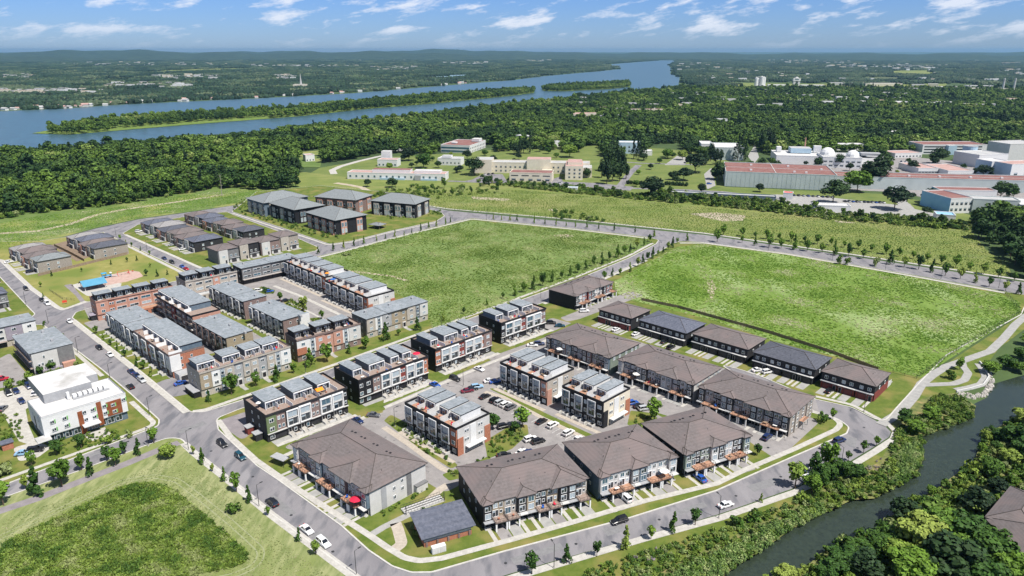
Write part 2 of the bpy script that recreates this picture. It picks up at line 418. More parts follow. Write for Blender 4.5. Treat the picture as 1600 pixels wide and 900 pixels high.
def ground_mesh():
    xl = [-60000, -20000, -8000, -3000, -1000, -400, -150] + list(np.arange(10, 262, 1.5)) + [300, 500, 1000, 3000, 8000, 20000, 60000]
    yl = [-3000, -500, 0, 60] + list(np.arange(105, 300, 1.5)) + [350, 500, 900, 2000, 5000, 12000, 25000, 60000]
    X, Y = np.meshgrid(xl, yl); xs, ys = X.ravel(), Y.ravel()
    ins = pip(xs, ys, CREEK); d = seg_dist(xs, ys, CREEK)
    z = np.where(ins, -np.clip(d / 2.5, 0, 1) * 1.6 - 0.9, -np.clip(1 - d / 4.0, 0, 1) * 0.9)
    vs = list(zip(xs.tolist(), ys.tolist(), z.tolist())); nx, ny = len(xl), len(yl)
    fs = [(j * nx + i, j * nx + i + 1, (j + 1) * nx + i + 1, (j + 1) * nx + i) for j in range(ny - 1) for i in range(nx - 1)]
    me = bpy.data.meshes.new('ground'); me.from_pydata(vs, [], fs); me.materials.append(MATS['ground']); me.update()
    return me
struct('ground', ground_mesh())
def sheet(name, px, z, mat, r=0, kind='structure', world=False, label=None):
    p = px if world else GP(px)
    if area(p) < 0: p = p[::-1]
    if r: p = fillet(p, r)
    return struct(name, MB().poly(p, 0, z, mat, sides=False), kind, label)
def ribbon(name, px, w, z, mat, side=0, world=False, r=6, z0=None, label=None):
    """strip w wide along a line; side 0 centred, 1 left of it, -1 right of it"""
    p = px if world else GP(px)
    p = fillet(p, r, False) if r else p
    a = offset(p, w / 2 if side == 0 else (w if side > 0 else 0), False)
    b = offset(p, -w / 2 if side == 0 else (0 if side > 0 else -w), False)
    mb = MB(); n = len(p)
    v = [(x, y, z) for x, y in b] + [(x, y, z) for x, y in a]
    mb.add(v, [(i, i + 1, n + i + 1, n + i) for i in range(n - 1)], mat)
    if z0 is not None:
        for e, fl in ((b, 0), (a, 1)):
            v = [(x, y, z0) for x, y in e] + [(x, y, z) for x, y in e]
            mb.add(v, [(i, i + 1, n + i + 1, n + i) if not fl else (i + 1, i, n + i, n + i + 1) for i in range(n - 1)], mat)
    return struct(name, mb, 'structure', label)
CREEKW = offset(CREEK if area(CREEK) > 0 else CREEK[::-1], -1.6)
sheet('creek_water', CREEKW, -0.62, 'creek_water', world=True)

# banks of the creek, rough grass
BANKL = GP([(1060, 960), (1010, 905), (1130, 845), (1240, 790), (1316, 738), (1362, 712), (1396, 690), (1392, 668), (1386, 657), (1420, 640), (1455, 606), (1480, 586), (1520, 640)])
struct_bank = None
# the urban sheet of asphalt on which the raised blocks stand
URB = [(-160, 425), (0, 398), (150, 357), (215, 343), (300, 331), (385, 318), (470, 300), (620, 300), (665, 322), (700, 329), (1100, 367), (1340, 402), (1600, 441), (1700, 458), (1700, 481), (1600, 460),
       (1420, 428), (1419, 436), (1230, 470), (1250, 600), (1330, 637), (1381, 664), (1392, 675), (1389, 683), (1360, 701.5), (1315, 728.5), (1237, 764), (1120, 804.5), (800, 895.5), (700, 927), (640, 975), (-160, 975)]
sheet('road', URB, 0.03, 'asphalt')
ZB = 0.13
def block(px, top, r=5, name='grass_block', kerb=True):
    p = GP(px)
    if area(p) < 0: p = p[::-1]
    p = fillet(p, r)
    q = offset(p, 0.08)
    struct(name, MB().poly(q, 0.0, ZB, top))
    if kerb:
        a = p; b = offset(p, 0.45); n = len(p); mb = MB()
        v = [(x, y, 0.03) for x, y in a] + [(x, y, ZB + 0.055) for x, y in a] + [(x, y, ZB + 0.055) for x, y in b]
        f = []
        for i in range(n):
            j = (i + 1) % n
            f += [(i, j, n + j, n + i), (n + i, n + j, 2 * n + j, 2 * n + i)]
        struct('kerb', mb.add(v, f, 'kerb'))
R1R = [(112, 497), (204, 569), (297, 645)]
M1U = [(297, 645), (320, 644), (375, 627), (520, 576), (660, 525), (780, 482), (900, 438), (982, 404), (1028, 381), (1033, 373)]
block([(15, 774), (125, 735), (225, 697), (262, 684), (284, 685), (300, 702), (350, 742), (400, 782), (422, 800), (560, 902), (660, 985), (-160, 985), (-160, 838)], 'mown', 6)
block([(66, 506), (160, 577), (205, 615), (250, 656), (249, 666), (230, 673), (0, 761), (-160, 822), (-160, 540)], 'lawn', 5)
block([(-160, 520), (-160, 375), (0, 432), (47, 482), (56, 491), (46, 499)], 'lawn', 5)
block([(-100, 378), (0, 409), (45, 452), (87, 482), (96, 486), (135, 473), (290, 436), (298, 428), (160, 362), (60, 377)], 'park', 4)
block([(191, 365), (215, 351), (300, 337), (355, 331), (366, 336), (467, 373), (499, 387), (495, 392), (420, 408), (330, 425), (316, 420)], 'lawn', 4)
block([(362, 331), (440, 356), (492, 374), (515, 382), (550, 377), (610, 361.5), (682, 346), (695, 337.5), (690, 332), (664, 325.5), (600, 300), (500, 290), (400, 300)], 'lawn', 4)
block(R1R + [(320, 644), (375, 627), (520, 576), (660, 525), (780, 482), (900, 438), (982, 404), (1026, 381), (1030, 375), (1012, 370.5), (900, 357.5), (737, 341), (697, 350), (610, 372), (550, 388), (470, 407), (330, 432), (135, 483), (118, 488)], 'lawn', 4)
# main block, between the middle road, the street to the four-way and the curved bottom road
block([(337, 654), (372, 640), (520, 590), (700, 523), (845, 474), (905, 450), (960, 426), (1012, 404), (1050, 381), (1062, 377), (1090, 378), (1100, 379), (1230, 396), (1410, 427),
       (1570, 456), (1610, 462), (1596, 492), (1480, 555), (1440, 596), (1400, 640), (1381, 663), (1330, 637), (1273, 624.5), (1180, 585), (1120, 568), (1273, 642.5), (1312, 656), (1328, 668), (1324, 678), (1240, 714.5), (1120, 767.5), (985, 810), (787, 863),
       (675, 895.5), (642, 896), (612, 886), (575, 861), (532, 822), (434, 751), (400, 728), (340, 672)], 'lawn', 4)

Z1, Z2, Z3, Z4 = ZB + 0.005, ZB + 0.012, ZB + 0.02, ZB + 0.028
# fields
FLD_A = [(500, 404), (610, 374), (697, 353), (737, 345), (900, 361), (1012, 374), (1020, 379), (976, 402), (896, 435), (780, 478), (676, 515), (668, 490), (640, 470), (612, 455), (560, 432), (520, 415), (490, 408)]
sheet('field', FLD_A, Z1, 'field_a')
FLD_B = [(960, 440), (1010, 412), (1060, 386), (1100, 382.5), (1230, 399), (1410, 431), (1560, 459), (1592, 472), (1596, 488), (1440, 590), (1385, 578), (1200, 530), (1110, 500), (975, 466), (962, 455)]
sheet('field', FLD_B, Z1, 'field_b')
ML = [(0, 822), (28, 798), (75, 784), (130, 768), (200, 757), (245, 757), (285, 775), (330, 820), (370, 850), (388, 872), (370, 890), (300, 902), (200, 915), (80, 930), (0, 935), (-160, 965), (-160, 870)]
ML = [(-3, 868), (8, 848), (28, 838), (75, 816), (130, 790), (190, 762), (230, 754), (262, 760), (300, 790), (345, 828), (375, 856), (387, 868), (384, 878), (360, 888), (320, 895), (250, 910), (120, 935), (-160, 985), (-160, 930)]
# far side fields beyond the top road and left of the houses
sheet('meadow_ground', [(668, 322), (700, 327), (900, 344), (1100, 364), (1340, 399), (1582, 434), (1575, 415), (1540, 390), (1510, 350), (1440, 345), (1300, 332), (1200, 325), (1120, 318), (1000, 304), (900, 296), (760, 286), (580, 281), (500, 272), (470, 268), (455, 285), (480, 298), (600, 298)], 0.06, 'field_far', 10)
sheet('meadow_ground', [(-200, 430), (-200, 385), (0, 336), (60, 326), (180, 312), (260, 296), (350, 284), (400, 284), (480, 280), (470, 302), (385, 318), (300, 330), (215, 342), (150, 356), (0, 397)], 0.05, 'field_left', 6)
ribbon('dirt_track', [(0, 365), (60, 361), (110, 350), (150, 336), (190, 328), (260, 318), (320, 309), (350, 304)], 5, 0.09, 'dirt')
# sidewalks and paths
WK = [0]
def walk(px, w=2.2, mat='concrete', z=None, side=0, name='sidewalk'):
    WK[0] += 1; z = z or Z3 + .0012 * WK[0]
    return ribbon(name, px, w, z, mat, side, r=5)
walk([(114, 501), (204, 572), (292, 645)], 2.6)
walk([(301, 643.5), (320, 641), (375, 622), (520, 571), (660, 520), (780, 477), (900, 433), (982, 400), (1020, 380)], 1.9)
walk([(341, 657), (360, 683), (400, 719.5), (465, 765), (582, 840), (605, 856), (632, 872), (655, 877), (690, 873), (800, 843.5), (900, 815), (1000, 785), (1120, 756), (1165, 734), (1240, 702.5), (1306, 672), (1314, 663), (1304, 654), (1270, 643.5)], 1.9)
walk([(287, 693), (303, 708), (352, 747), (402, 787), (424, 805), (562, 908), (640, 975)], 2.4)
walk([(205, 628), (240, 660), (238, 665), (222, 672), (0, 751.5), (-160, 808)], 1.7)
walk([(70, 512), (120, 553), (160, 588)], 1.6)
ribbon('bike_path', [(-160, 855), (0, 799), (60, 779), (130, 751), (200, 724), (250, 703), (280, 692)], 3.4, Z2, 'bike_path')
walk([(-160, 382), (3, 407), (48, 450), (90, 481), (100, 484), (135, 471)], 2.4)
walk([(160, 365), (225, 397), (290, 429)], 2.2)
walk([(196, 367), (250, 391), (318, 421)], 2.2)
walk([(480, 407), (550, 389.5), (610, 373.5), (697, 352), (737, 342.5), (900, 359), (1012, 372.5)], 2.4)
walk([(365, 333), (440, 358), (492, 375), (515, 383), (550, 378), (612, 362), (684, 347)], 1.8, side=-1)
walk([(1062, 380), (1100, 380), (1230, 397.5), (1410, 429), (1570, 458)], 2.4)
ribbon('sidewalk', [(668, 321.5), (700, 326.5), (900, 343.5), (1100, 364.5), (1340, 399), (1600, 438), (1700, 455)], 2.4, 0.14, 'concrete', z0=0.0)
walk([(1010, 407), (960, 429), (905, 453), (850, 475)], 2.2)
# outer kerb walk of the bottom road along the creek
OUT = [(640, 985), (700, 930), (800, 898), (1000, 839), (1120, 806.5), (1237, 766.5), (1316, 731), (1361, 704), (1390, 685), (1394, 675)]
ribbon('sidewalk', OUT, 2.2, 0.14, 'concrete', side=-1, z0=0.0)
ribbon('sidewalk', [(1394, 674), (1384, 663), (1330, 634), (1273, 621)], 1.6, 0.15, 'concrete', side=-1, z0=0.0)
# creek path with its loop and lookout
sheet('lawn', [(1400, 640), (1385, 652), (1372, 645), (1340, 636), (1310, 622), (1385, 580), (1440, 594), (1600, 489), (1700, 440), (1700, 520), (1600, 515), (1560, 545), (1535, 580), (1530, 603), (1495, 614), (1455, 618)], 0.045, 'lawn')
ribbon('footpath', [(1376, 664), (1405, 646), (1428, 620), (1440, 600), (1456, 587), (1478, 573), (1510, 562), (1547, 549), (1569, 528), (1587, 507), (1604, 493), (1660, 470)], 3.4, 0.16, 'concrete_grey', z0=0.0)
ribbon('footpath', [(1440, 602), (1465, 601), (1490, 600), (1507, 594), (1513, 583), (1505, 573), (1503, 565)], 2.8, 0.165, 'concrete_grey', z0=0.0)
ribbon('footpath', [(1494, 610), (1515, 606), (1533, 601), (1541, 590), (1535, 577), (1529, 569)], 3.0, 0.17, 'concrete_grey', z0=0.0)

# lanes and parking lots on the main block (seen between the rows)
def lot(px, mat='asphalt_mid', z=Z1, r=2, name='parking_lot'): return sheet(name, px, z, mat, r)
lot([(440, 700), (545, 655), (590, 640), (700, 592), (770, 566), (800, 572), (1010, 640), (1110, 690), (1000, 700), (880, 730), (735, 755), (700, 762), (668, 737), (600, 700), (560, 668), (470, 706)])
lot([(760, 560), (850, 528), (870, 520), (1273, 655), (1278, 662), (1215, 720), (1170, 690), (1010, 640), (800, 575)], 'asphalt_mid')
lot([(845, 505), (862, 497), (1000, 535), (1273, 620), (1280, 645), (1200, 640), (1000, 560), (850, 515)], 'asphalt_mid', Z2, name='lane')
lot([(886, 503), (905, 499), (1005, 462), (985, 455), (875, 497)], 'asphalt_mid', Z3, name='lane')
lot([(640, 738), (668, 735), (722, 757), (700, 768), (690, 768)], 'asphalt_mid', Z2, name='lane')
ribbon('sidewalk', [(440, 715), (600, 638), (690, 600), (770, 566), (850, 534), (880, 520)], 1.8, Z4, 'concrete')
ribbon('sidewalk', [(600, 668), (640, 695), (690, 732), (735, 752)], 2.2, Z4, 'paver')
ribbon('sidewalk', [(757, 613), (800, 625), (850, 655), (900, 678), (945, 700)], 2.2, Z4, 'paver')
# narrow street between the four-way row and the lot, mid-left
lot([(380, 690), (350, 668), (337, 660), (350, 655), (380, 645), (420, 640), (400, 668)], 'bike_path', Z1, name='lane')
# left rows: lanes between the flat-roofed buildings
lot([(130, 480), (140, 500), (168, 512), (300, 620), (320, 600), (300, 560), (560, 500), (560, 470), (450, 412), (330, 436)], 'asphalt_mid', Z1, name='lane')
lot([(390, 446), (440, 437), (470, 430), (600, 512), (560, 524), (530, 500), (440, 470)], 'asphalt_mid', Z2)
lot([(240, 601), (262, 592), (300, 597), (300, 615), (270, 621)], 'asphalt', Z2, name='driveway')
lot([(130, 505), (150, 500), (172, 512), (168, 515), (150, 519)], 'asphalt_mid', Z3, name='driveway')
# green court between the two middle rows
for c in ([(325, 465), (345, 470), (450, 530), (430, 540), (380, 510), (340, 488)], ): sheet('lawn', c, Z4, 'lawn', 1)
# left lots by the white building
lot([(-160, 610), (0, 560), (15, 552), (48, 592), (40, 600), (0, 607), (-160, 640)], 'asphalt_mid', Z1)
lot([(-160, 665), (0, 612), (58, 597), (90, 590), (90, 608), (40, 640), (45, 665), (60, 700), (30, 690), (0, 640), (-160, 690)], 'concrete', Z2)
lot([(20, 700), (60, 690), (80, 700), (60, 715), (30, 722)], 'concrete', Z3)
sheet('parking_lot', [(600, 625), (560, 640), (565, 655), (598, 645)], Z3, 'lawn')

# park with playground
sheet('park_path', [(100, 446), (112, 444), (133, 471), (150, 480), (140, 484), (130, 478), (118, 462)], Z2, 'bike_path', 1)
sheet('plaza', [(111, 446), (125, 442), (145, 437), (190, 443), (187, 456), (140, 463), (135, 462)], Z2, 'concrete', 0.5)
sheet('playground_surface', [(145, 437), (160, 432), (205, 423), (218, 425), (224, 432), (200, 440), (168, 446), (155, 446)], Z3, 'play_ground', 1)
sheet('back_yard', [(80, 383), (107, 376), (142, 392), (140, 402), (120, 409), (108, 402)], Z1, 'brown_yard')
sheet('back_yard', [(270, 350), (288, 345), (300, 352), (310, 357), (300, 362)], Z1, 'brown_yard')

# ------------------------------------------------------------------ the wide river, islands, far fields and hills
RIV = [(-300, 195), (0, 174), (100, 170), (182, 164), (265, 160), (400, 154), (550, 146), (675, 135.5), (800, 125.5), (850, 119), (935, 111.5), (968, 108), (965, 104.5), (950, 101), (975, 98.6), (1025, 95), (1057, 92.5), (1052, 97), (1043, 101), (1050, 108), (1047, 115), (1062, 121), (1060, 133),
       (1037, 138), (980, 141), (907, 150), (875, 154), (800, 160), (725, 168), (630, 180), (530, 189), (450, 198), (387, 209), (287, 212), (210, 221), (100, 229), (0, 236), (-300, 262)]
RIVW = GP(RIV)
sheet('river_water', RIVW, 0.35, 'river_water', world=True)
ISL1 = [(50, 209), (95, 201), (187, 189), (280, 182), (400, 176), (475, 171), (575, 160), (675, 152), (760, 145), (800, 142), (836, 140.5), (834, 145.5), (800, 150), (675, 162.5), (575, 170.5), (475, 181.5), (400, 187.5), (300, 195), (185, 204.5), (110, 211)]
ISL2 = [(846, 139), (870, 135), (920, 133.5), (960, 130.5), (984, 130), (985, 136), (950, 139.5), (880, 143), (850, 142.5)]
for isl in (ISL1, ISL2): sheet('island', isl, 0.8, 'island_grass')
sheet('pond_water', [(640, 121), (700, 117.5), (745, 116), (740, 118.5), (690, 121)], 0.4, 'pond_water')
for nm, px, mt in (('far_field', [(745, 116), (770, 109.5), (776, 112), (748, 119)], 'field_far'), ('far_field', [(160, 114), (200, 108), (210, 110.5), (175, 115)], 'dirt'), ('far_field', [(200, 112), (330, 107.5), (400, 106.5), (380, 109), (230, 113.5)], 'field_far'),
                   ('far_field', [(1380, 114), (1400, 110.5), (1455, 110), (1470, 118), (1420, 117.5)], 'field_far'), ('far_field', [(1345, 139), (1380, 132), (1480, 131), (1470, 143), (1380, 146)], 'field_far'), ('far_field', [(1140, 134), (1160, 129.5), (1230, 131), (1300, 131), (1330, 135), (1300, 138), (1150, 139)], 'field_far'),
                   ('far_field', [(465, 252), (470, 238), (520, 234), (505, 244), (500, 262), (465, 262)], 'field_left')):
    sheet(nm, px, 0.4, mt)
ribbon('dirt_track', [(520, 418), (548, 424), (575, 427), (612, 432), (640, 440)], 2.2, Z2, 'dirt', r=8)
sheet('dirt_patch', [(860, 368), (885, 366), (900, 369), (880, 372)], Z2, 'dirt', 3); sheet('dirt_patch', [(1104, 440), (1112, 436), (1120, 452), (1112, 470), (1106, 458)], Z2, 'dirt', 3)
def hills_mesh():
    """low wooded ridges on the horizon, in three rings with real height"""
    vs, fs = [], []
    n = 260
    rings = [(9800, 0), (10600, 20), (11600, 46), (12600, 60), (14500, 74), (16500, 80), (20000, 60), (28000, 0)]
    for r, h in rings:
        for i in range(n + 1):
            a = rad(-52 + 104 * i / n)
            k = 0.75 + 0.22 * math.sin(a * 9 + r * 0.0013) + 0.16 * math.sin(a * 27 + r * .001) + 0.10 * math.sin(a * 71 + 2) + 0.05 * math.sin(a * 163)
            lef = 1.05 if a < 0.02 else max(0.72, 1.05 - (a - 0.02) * 3)
            rr = r * (1 + 0.02 * math.sin(a * 13))
            vs.append((rr * math.sin(a), rr * math.cos(a), 1.5 * h * k * lef + (0.5 if h else -2)))
    for j in range(len(rings) - 1):
        for i in range(n):
            p = j * (n + 1) + i; fs.append((p, p + 1, p + n + 2, p + n + 1))
    me = bpy.data.meshes.new('hills'); me.from_pydata(vs, [], fs); me.materials.append(MATS['hill']); me.update()
    return me
struct('hills', hills_mesh())

# courts between the flat roofs: pale walks, planted islands
ribbon('sidewalk', [(428, 447), (470, 463), (531, 492)], 2.0, Z4 + .006, 'concrete'); ribbon('sidewalk', [(452, 474), (480, 486), (512, 503)], 1.2, Z4 + .006, 'concrete')
for c in ([(393, 452), (412, 448), (430, 454), (428, 459), (405, 460)], [(440, 470), (455, 468), (480, 482), (478, 489), (455, 484)], [(482, 498), (498, 496), (506, 504), (498, 509)], [(610, 648), (640, 664), (690, 705), (716, 728), (705, 733), (660, 705), (600, 658)], [(690, 742), (740, 725), (765, 712), (768, 722), (735, 744), (702, 752)],
          [(757, 690), (800, 664), (824, 664), (826, 678), (800, 702), (762, 718)], [(760, 606), (790, 610), (850, 645), (930, 682), (925, 687), (850, 652), (790, 620)], [(985, 642), (1020, 646), (1032, 660), (1000, 672), (980, 664)], [(560, 640), (592, 628), (603, 640), (572, 655)], [(860, 520), (900, 502), (906, 505), (870, 526)]):
    sheet('lawn', c, Z4 + .003, 'lawn', 1)
MH = MB(); pt = MB()
for i, (x, y) in enumerate([(275, 690), (330, 705), (395, 745), (455, 805), (520, 862), (590, 905), (700, 905), (790, 880), (900, 850), (1030, 812), (1150, 775), (1220, 745), (1340, 700), (1350, 668), (1300, 640), (240, 655), (180, 605), (130, 560), (95, 520), (60, 480), (20, 440), (200, 690), (90, 735), (420, 620), (560, 575), (800, 485), (900, 450), (1000, 403), (1100, 372), (700, 600), (650, 630), (820, 655), (1010, 655), (480, 720), (1200, 700)]):
    p = G(x, y); MH.tube((p[0], p[1], .02), (p[0], p[1], .045 if i < 29 else ZB + .04), .42, 'coping', 10)
for (x, y, l, w, a) in [(300, 668, 9, 3, 46), (345, 690, 6, 2.5, -44), (440, 790, 12, 2.2, -44), (500, 840, 5, 3, -44), (660, 915, 8, 2.4, 20), (840, 865, 14, 2.4, 25), (960, 828, 6, 3, 25), (1080, 795, 10, 2.2, 25), (1195, 757, 11, 3.2, 25), (1330, 690, 6, 3, 60), (190, 600, 14, 2.4, -44), (140, 562, 6, 3, -44), (110, 535, 7, 2, -44), (60, 735, 9, 2.4, 44), (160, 705, 7, 2, 44), (230, 675, 6, 3, 44), (870, 462, 12, 2, 45), (980, 412, 9, 2, 45), (560, 372, 8, 3, 30)]:
    p = G(x, y); c, s = math.cos(rad(a)), math.sin(rad(a)); l /= 2; w /= 2
    pt.poly([(p[0] + c * u - s * v, p[1] + s * u + c * v) for u, v in ((-l, -w), (l, -w), (l, w), (-l, w))], 0, .036, 'asphalt_patch', sides=False)
struct('manhole_cover', MH, 'stuff', 'dark manhole covers on the roads'); struct('road_patch', pt, 'structure')

# ------------------------------------------------------------------ foliage
def crown_mesh(name, seed, nblob, nleaf, mat, hz=1.0, size=0.2, base=0.25, shape='round', blobr=0.42, trunk=None):
    """crown about 1 m in radius: leaf-sized faces spread over and through clumps, some gaps"""
    r = np.random.RandomState(seed); P = []; Nn = []
    for b in range(nblob):
        if shape == 'cone':
            t = (b + 0.5) / nblob; zz = base + t * 2.2 * hz; rr = (1 - t) * 0.75 * r.uniform(.5, 1.0); a = r.uniform(0, 6.28)
            c = np.array([rr * math.cos(a), rr * math.sin(a), zz]); br = blobr * (1.05 - t * 0.8)
        else:
            d = r.normal(size=3); d /= np.linalg.norm(d); k = r.uniform(.25, 1) ** .5 * .68
            c = np.array([d[0] * k, d[1] * k, base + hz * (1 + d[2] * k)]); br = blobr * r.uniform(.6, 1.15)
        m = max(6, int(nleaf / nblob)); n = r.normal(size=(m, 3)); n[:, 2] += .35; n /= np.linalg.norm(n, axis=1)[:, None]
        P.append(c + n * br * r.uniform(.72, 1.08, size=(m, 1)) * np.array([1, 1, hz ** .5])); Nn.append(n + r.normal(size=(m, 3)) * .38)
    P = np.concatenate(P); Nn = np.concatenate(Nn); Nn /= np.linalg.norm(Nn, axis=1)[:, None]
    up = r.normal(size=Nn.shape); A = np.cross(Nn, up); A /= np.linalg.norm(A, axis=1)[:, None]; B = np.cross(Nn, A)
    s = size * r.uniform(.6, 1.3, size=(len(P), 1)); q = r.uniform(.55, 1, size=(len(P), 1))
    V = np.stack([P - A * s - B * s * q * .6, P + A * s * .6 - B * s * q, P + A * s + B * s * q * .5, P - A * s * .5 + B * s * q], 1).reshape(-1, 3)
    vs = V.tolist(); fs = [(4 * i, 4 * i + 1, 4 * i + 2, 4 * i + 3) for i in range(len(P))]
    mb = MB(); mb.add(vs, fs, mat)
    if trunk: mb.tube((0, 0, -.02), (0, 0, base + hz * .9), trunk, 'trunk', 5, trunk * .4)
    return mb.mesh(name)
def trunk_mesh(r, h, limbs, seed):
    q = random.Random(seed); mb = MB().tube((0, 0, 0), (0, 0, h), r, 'trunk', 6, r * .55)
    for i in range(limbs):
        a = q.uniform(0, 6.28); z = h * q.uniform(.5, .95); l = q.uniform(.45, .8)
        mb.tube((0, 0, z), (math.cos(a) * l, math.sin(a) * l, z + l * q.uniform(.5, 1)), r * .45, 'trunk', 4, r * .15)
    return mb.mesh('trunk')
# forest kinds: one mesh each (crown and trunk together), scaled so that 1 = crown radius
FOREST = [crown_mesh('forest_tree', 20 + i, 15 + i % 4 * 2, 620, 'leaf_forest', hz=[1.15, 1.3, 1.0, 1.2, 1.4, 1.1][i], size=.14, base=.4, blobr=.40, trunk=.05) for i in range(6)]
CONIF = [crown_mesh('conifer', 40 + i, 14, 480, 'leaf_dark', hz=1.3, size=.11, base=.35, shape='cone', trunk=.05) for i in range(2)]
SHRUB = [crown_mesh('shrub', 60 + i, 8, 260, 'leaf_shrub', hz=.65, size=.14, base=.0) for i in range(4)]
REED = [crown_mesh('reed', 70 + i, 9, 300, 'leaf_reed', hz=.8, size=.09, base=.0) for i in range(2)]
STREET = [crown_mesh('crown', 80 + i, 14, 620, 'leaf', hz=[1.35, 1.15, 1.5][i], size=.14, base=0.0, blobr=.38) for i in range(3)]
SPIRE = [crown_mesh('crown', 90 + i, 14, 520, 'leaf', hz=1.25, size=.14, base=.0, shape='cone') for i in range(2)]
BIG = [crown_mesh('crown', 100 + i, 30, 3000, 'leaf', hz=.9, size=.072, base=.1, blobr=.30) for i in range(4)]
BIGF = [crown_mesh('crown', 110 + i, 24, 1500, 'leaf_dark', hz=1.15, size=.10, base=.2, blobr=.36) for i in range(2)]
TRK = [trunk_mesh(.09, 1.2, 4, 1), trunk_mesh(.12, 1.2, 5, 2)]
def tree(x, y, h, cr, label, group=None, kind='street', z=0.1, mats=None, name=None, mesh=None):
    """thing > trunk, crown"""
    src = mesh or {'street': STREET, 'spire': SPIRE, 'big': BIG, 'dark': BIGF, 'shrub': SHRUB}[kind]
    me = src[RN.randrange(len(src))]
    nm = name or {'street': 'street_tree', 'spire': 'street_tree', 'big': 'broadleaf_tree', 'dark': 'pine_tree', 'shrub': 'shrub'}[kind]
    t = thing(nm, label, 'shrub' if kind == 'shrub' else 'tree', (x, y, z), RN.uniform(0, 6.28), group)
    zs = {'street': (.0, 2.6), 'spire': (.1, 2.5), 'big': (.1, 1.95), 'dark': (.2, 2.5), 'shrub': (0, 1.4)}[kind]
    th = h * (.15 if kind in ('street',) else .10)
    if kind != 'shrub': link('trunk', TRK[0], t, (0, 0, 0), None, (h * .25, h * .25, th * 1.3 + h * .15))
    c = link('crown', me, t, (0, 0, th if kind != 'shrub' else 0), RN.uniform(0, 6.28), (cr, cr, (h - th) / zs[1]))
    return t
# instancing of loose masses
def scatter(name, pts, scales, protos, label, kind='stuff', zs=None, name_mat=None):
    pc = bpy.data.collections.new('kinds_' + name)
    for i, me in enumerate(protos):
        pc.objects.link(bpy.data.objects.new('%s_kind' % name, me))
    me = bpy.data.meshes.new(name); n = len(pts); me.vertices.add(n); me.vertices.foreach_set('co', np.asarray(pts, dtype=np.float32).ravel())
    for an, ty, dat in (('sc', 'FLOAT', scales), ('rz', 'FLOAT', NR.uniform(0, 6.28, n)), ('zs', 'FLOAT', zs if zs is not None else NR.uniform(.8, 1.2, n))):
        at = me.attributes.new(an, ty, 'POINT'); at.data.foreach_set('value', np.asarray(dat, dtype=np.float32))
    at = me.attributes.new('pick', 'INT', 'POINT'); at.data.foreach_set('value', NR.randint(0, len(protos), n).astype(np.int32))
    o = bpy.data.objects.new(name, me); COL.objects.link(o)
    ng = bpy.data.node_groups.new('scatter_' + name, 'GeometryNodeTree')
    ng.interface.new_socket('Geometry', in_out='INPUT', socket_type='NodeSocketGeometry'); ng.interface.new_socket('Geometry', in_out='OUTPUT', socket_type='NodeSocketGeometry')
    N, L = ng.nodes, ng.links
    gi = N.new('NodeGroupInput'); go = N.new('NodeGroupOutput'); ip = N.new('GeometryNodeInstanceOnPoints'); ci = N.new('GeometryNodeCollectionInfo')
    ci.inputs['Collection'].default_value = pc; ci.inputs['Separate Children'].default_value = True; ci.inputs['Reset Children'].default_value = True
    def attr(nm, ty='FLOAT'):
        a = N.new('GeometryNodeInputNamedAttribute'); a.data_type = ty; a.inputs['Name'].default_value = nm; return a.outputs['Attribute']
    L.new(gi.outputs[0], ip.inputs['Points']); L.new(ci.outputs[0], ip.inputs['Instance']); ip.inputs['Pick Instance'].default_value = True
    L.new(attr('pick', 'INT'), ip.inputs['Instance Index'])
    cr_ = N.new('ShaderNodeCombineXYZ'); L.new(attr('rz'), cr_.inputs[2]); L.new(cr_.outputs[0], ip.inputs['Rotation'])
    cs = N.new('ShaderNodeCombineXYZ'); s = attr('sc'); L.new(s, cs.inputs[0]); L.new(s, cs.inputs[1])
    mm = N.new('ShaderNodeMath'); mm.operation = 'MULTIPLY'; L.new(s, mm.inputs[0]); L.new(attr('zs'), mm.inputs[1]); L.new(mm.outputs[0], cs.inputs[2])
    L.new(cs.outputs[0], ip.inputs['Scale']); L.new(ip.outputs[0], go.inputs[0])
    md = o.modifiers.new('scatter', 'NODES'); md.node_group = ng
    o['kind'] = kind; o['label'] = label
    return o
def rand_in(poly, spacing, jitter=.45):
    p = np.array(poly); x0, y0 = p.min(0); x1, y1 = p.max(0)
    X, Y = np.meshgrid(np.arange(x0, x1, spacing), np.arange(y0, y1, spacing)); xs, ys = X.ravel(), Y.ravel()
    xs = xs + NR.uniform(-jitter, jitter, len(xs)) * spacing; ys = ys + NR.uniform(-jitter, jitter, len(ys)) * spacing
    k = pip(xs, ys, poly); return xs[k], ys[k]
def P3(X, Y, Z=0):
    d = Z - H; zc = Y * cT - d * sT; yc = -Y * sT - d * cT
    return 800 + FPX * X / zc, 450 + FPX * yc / zc


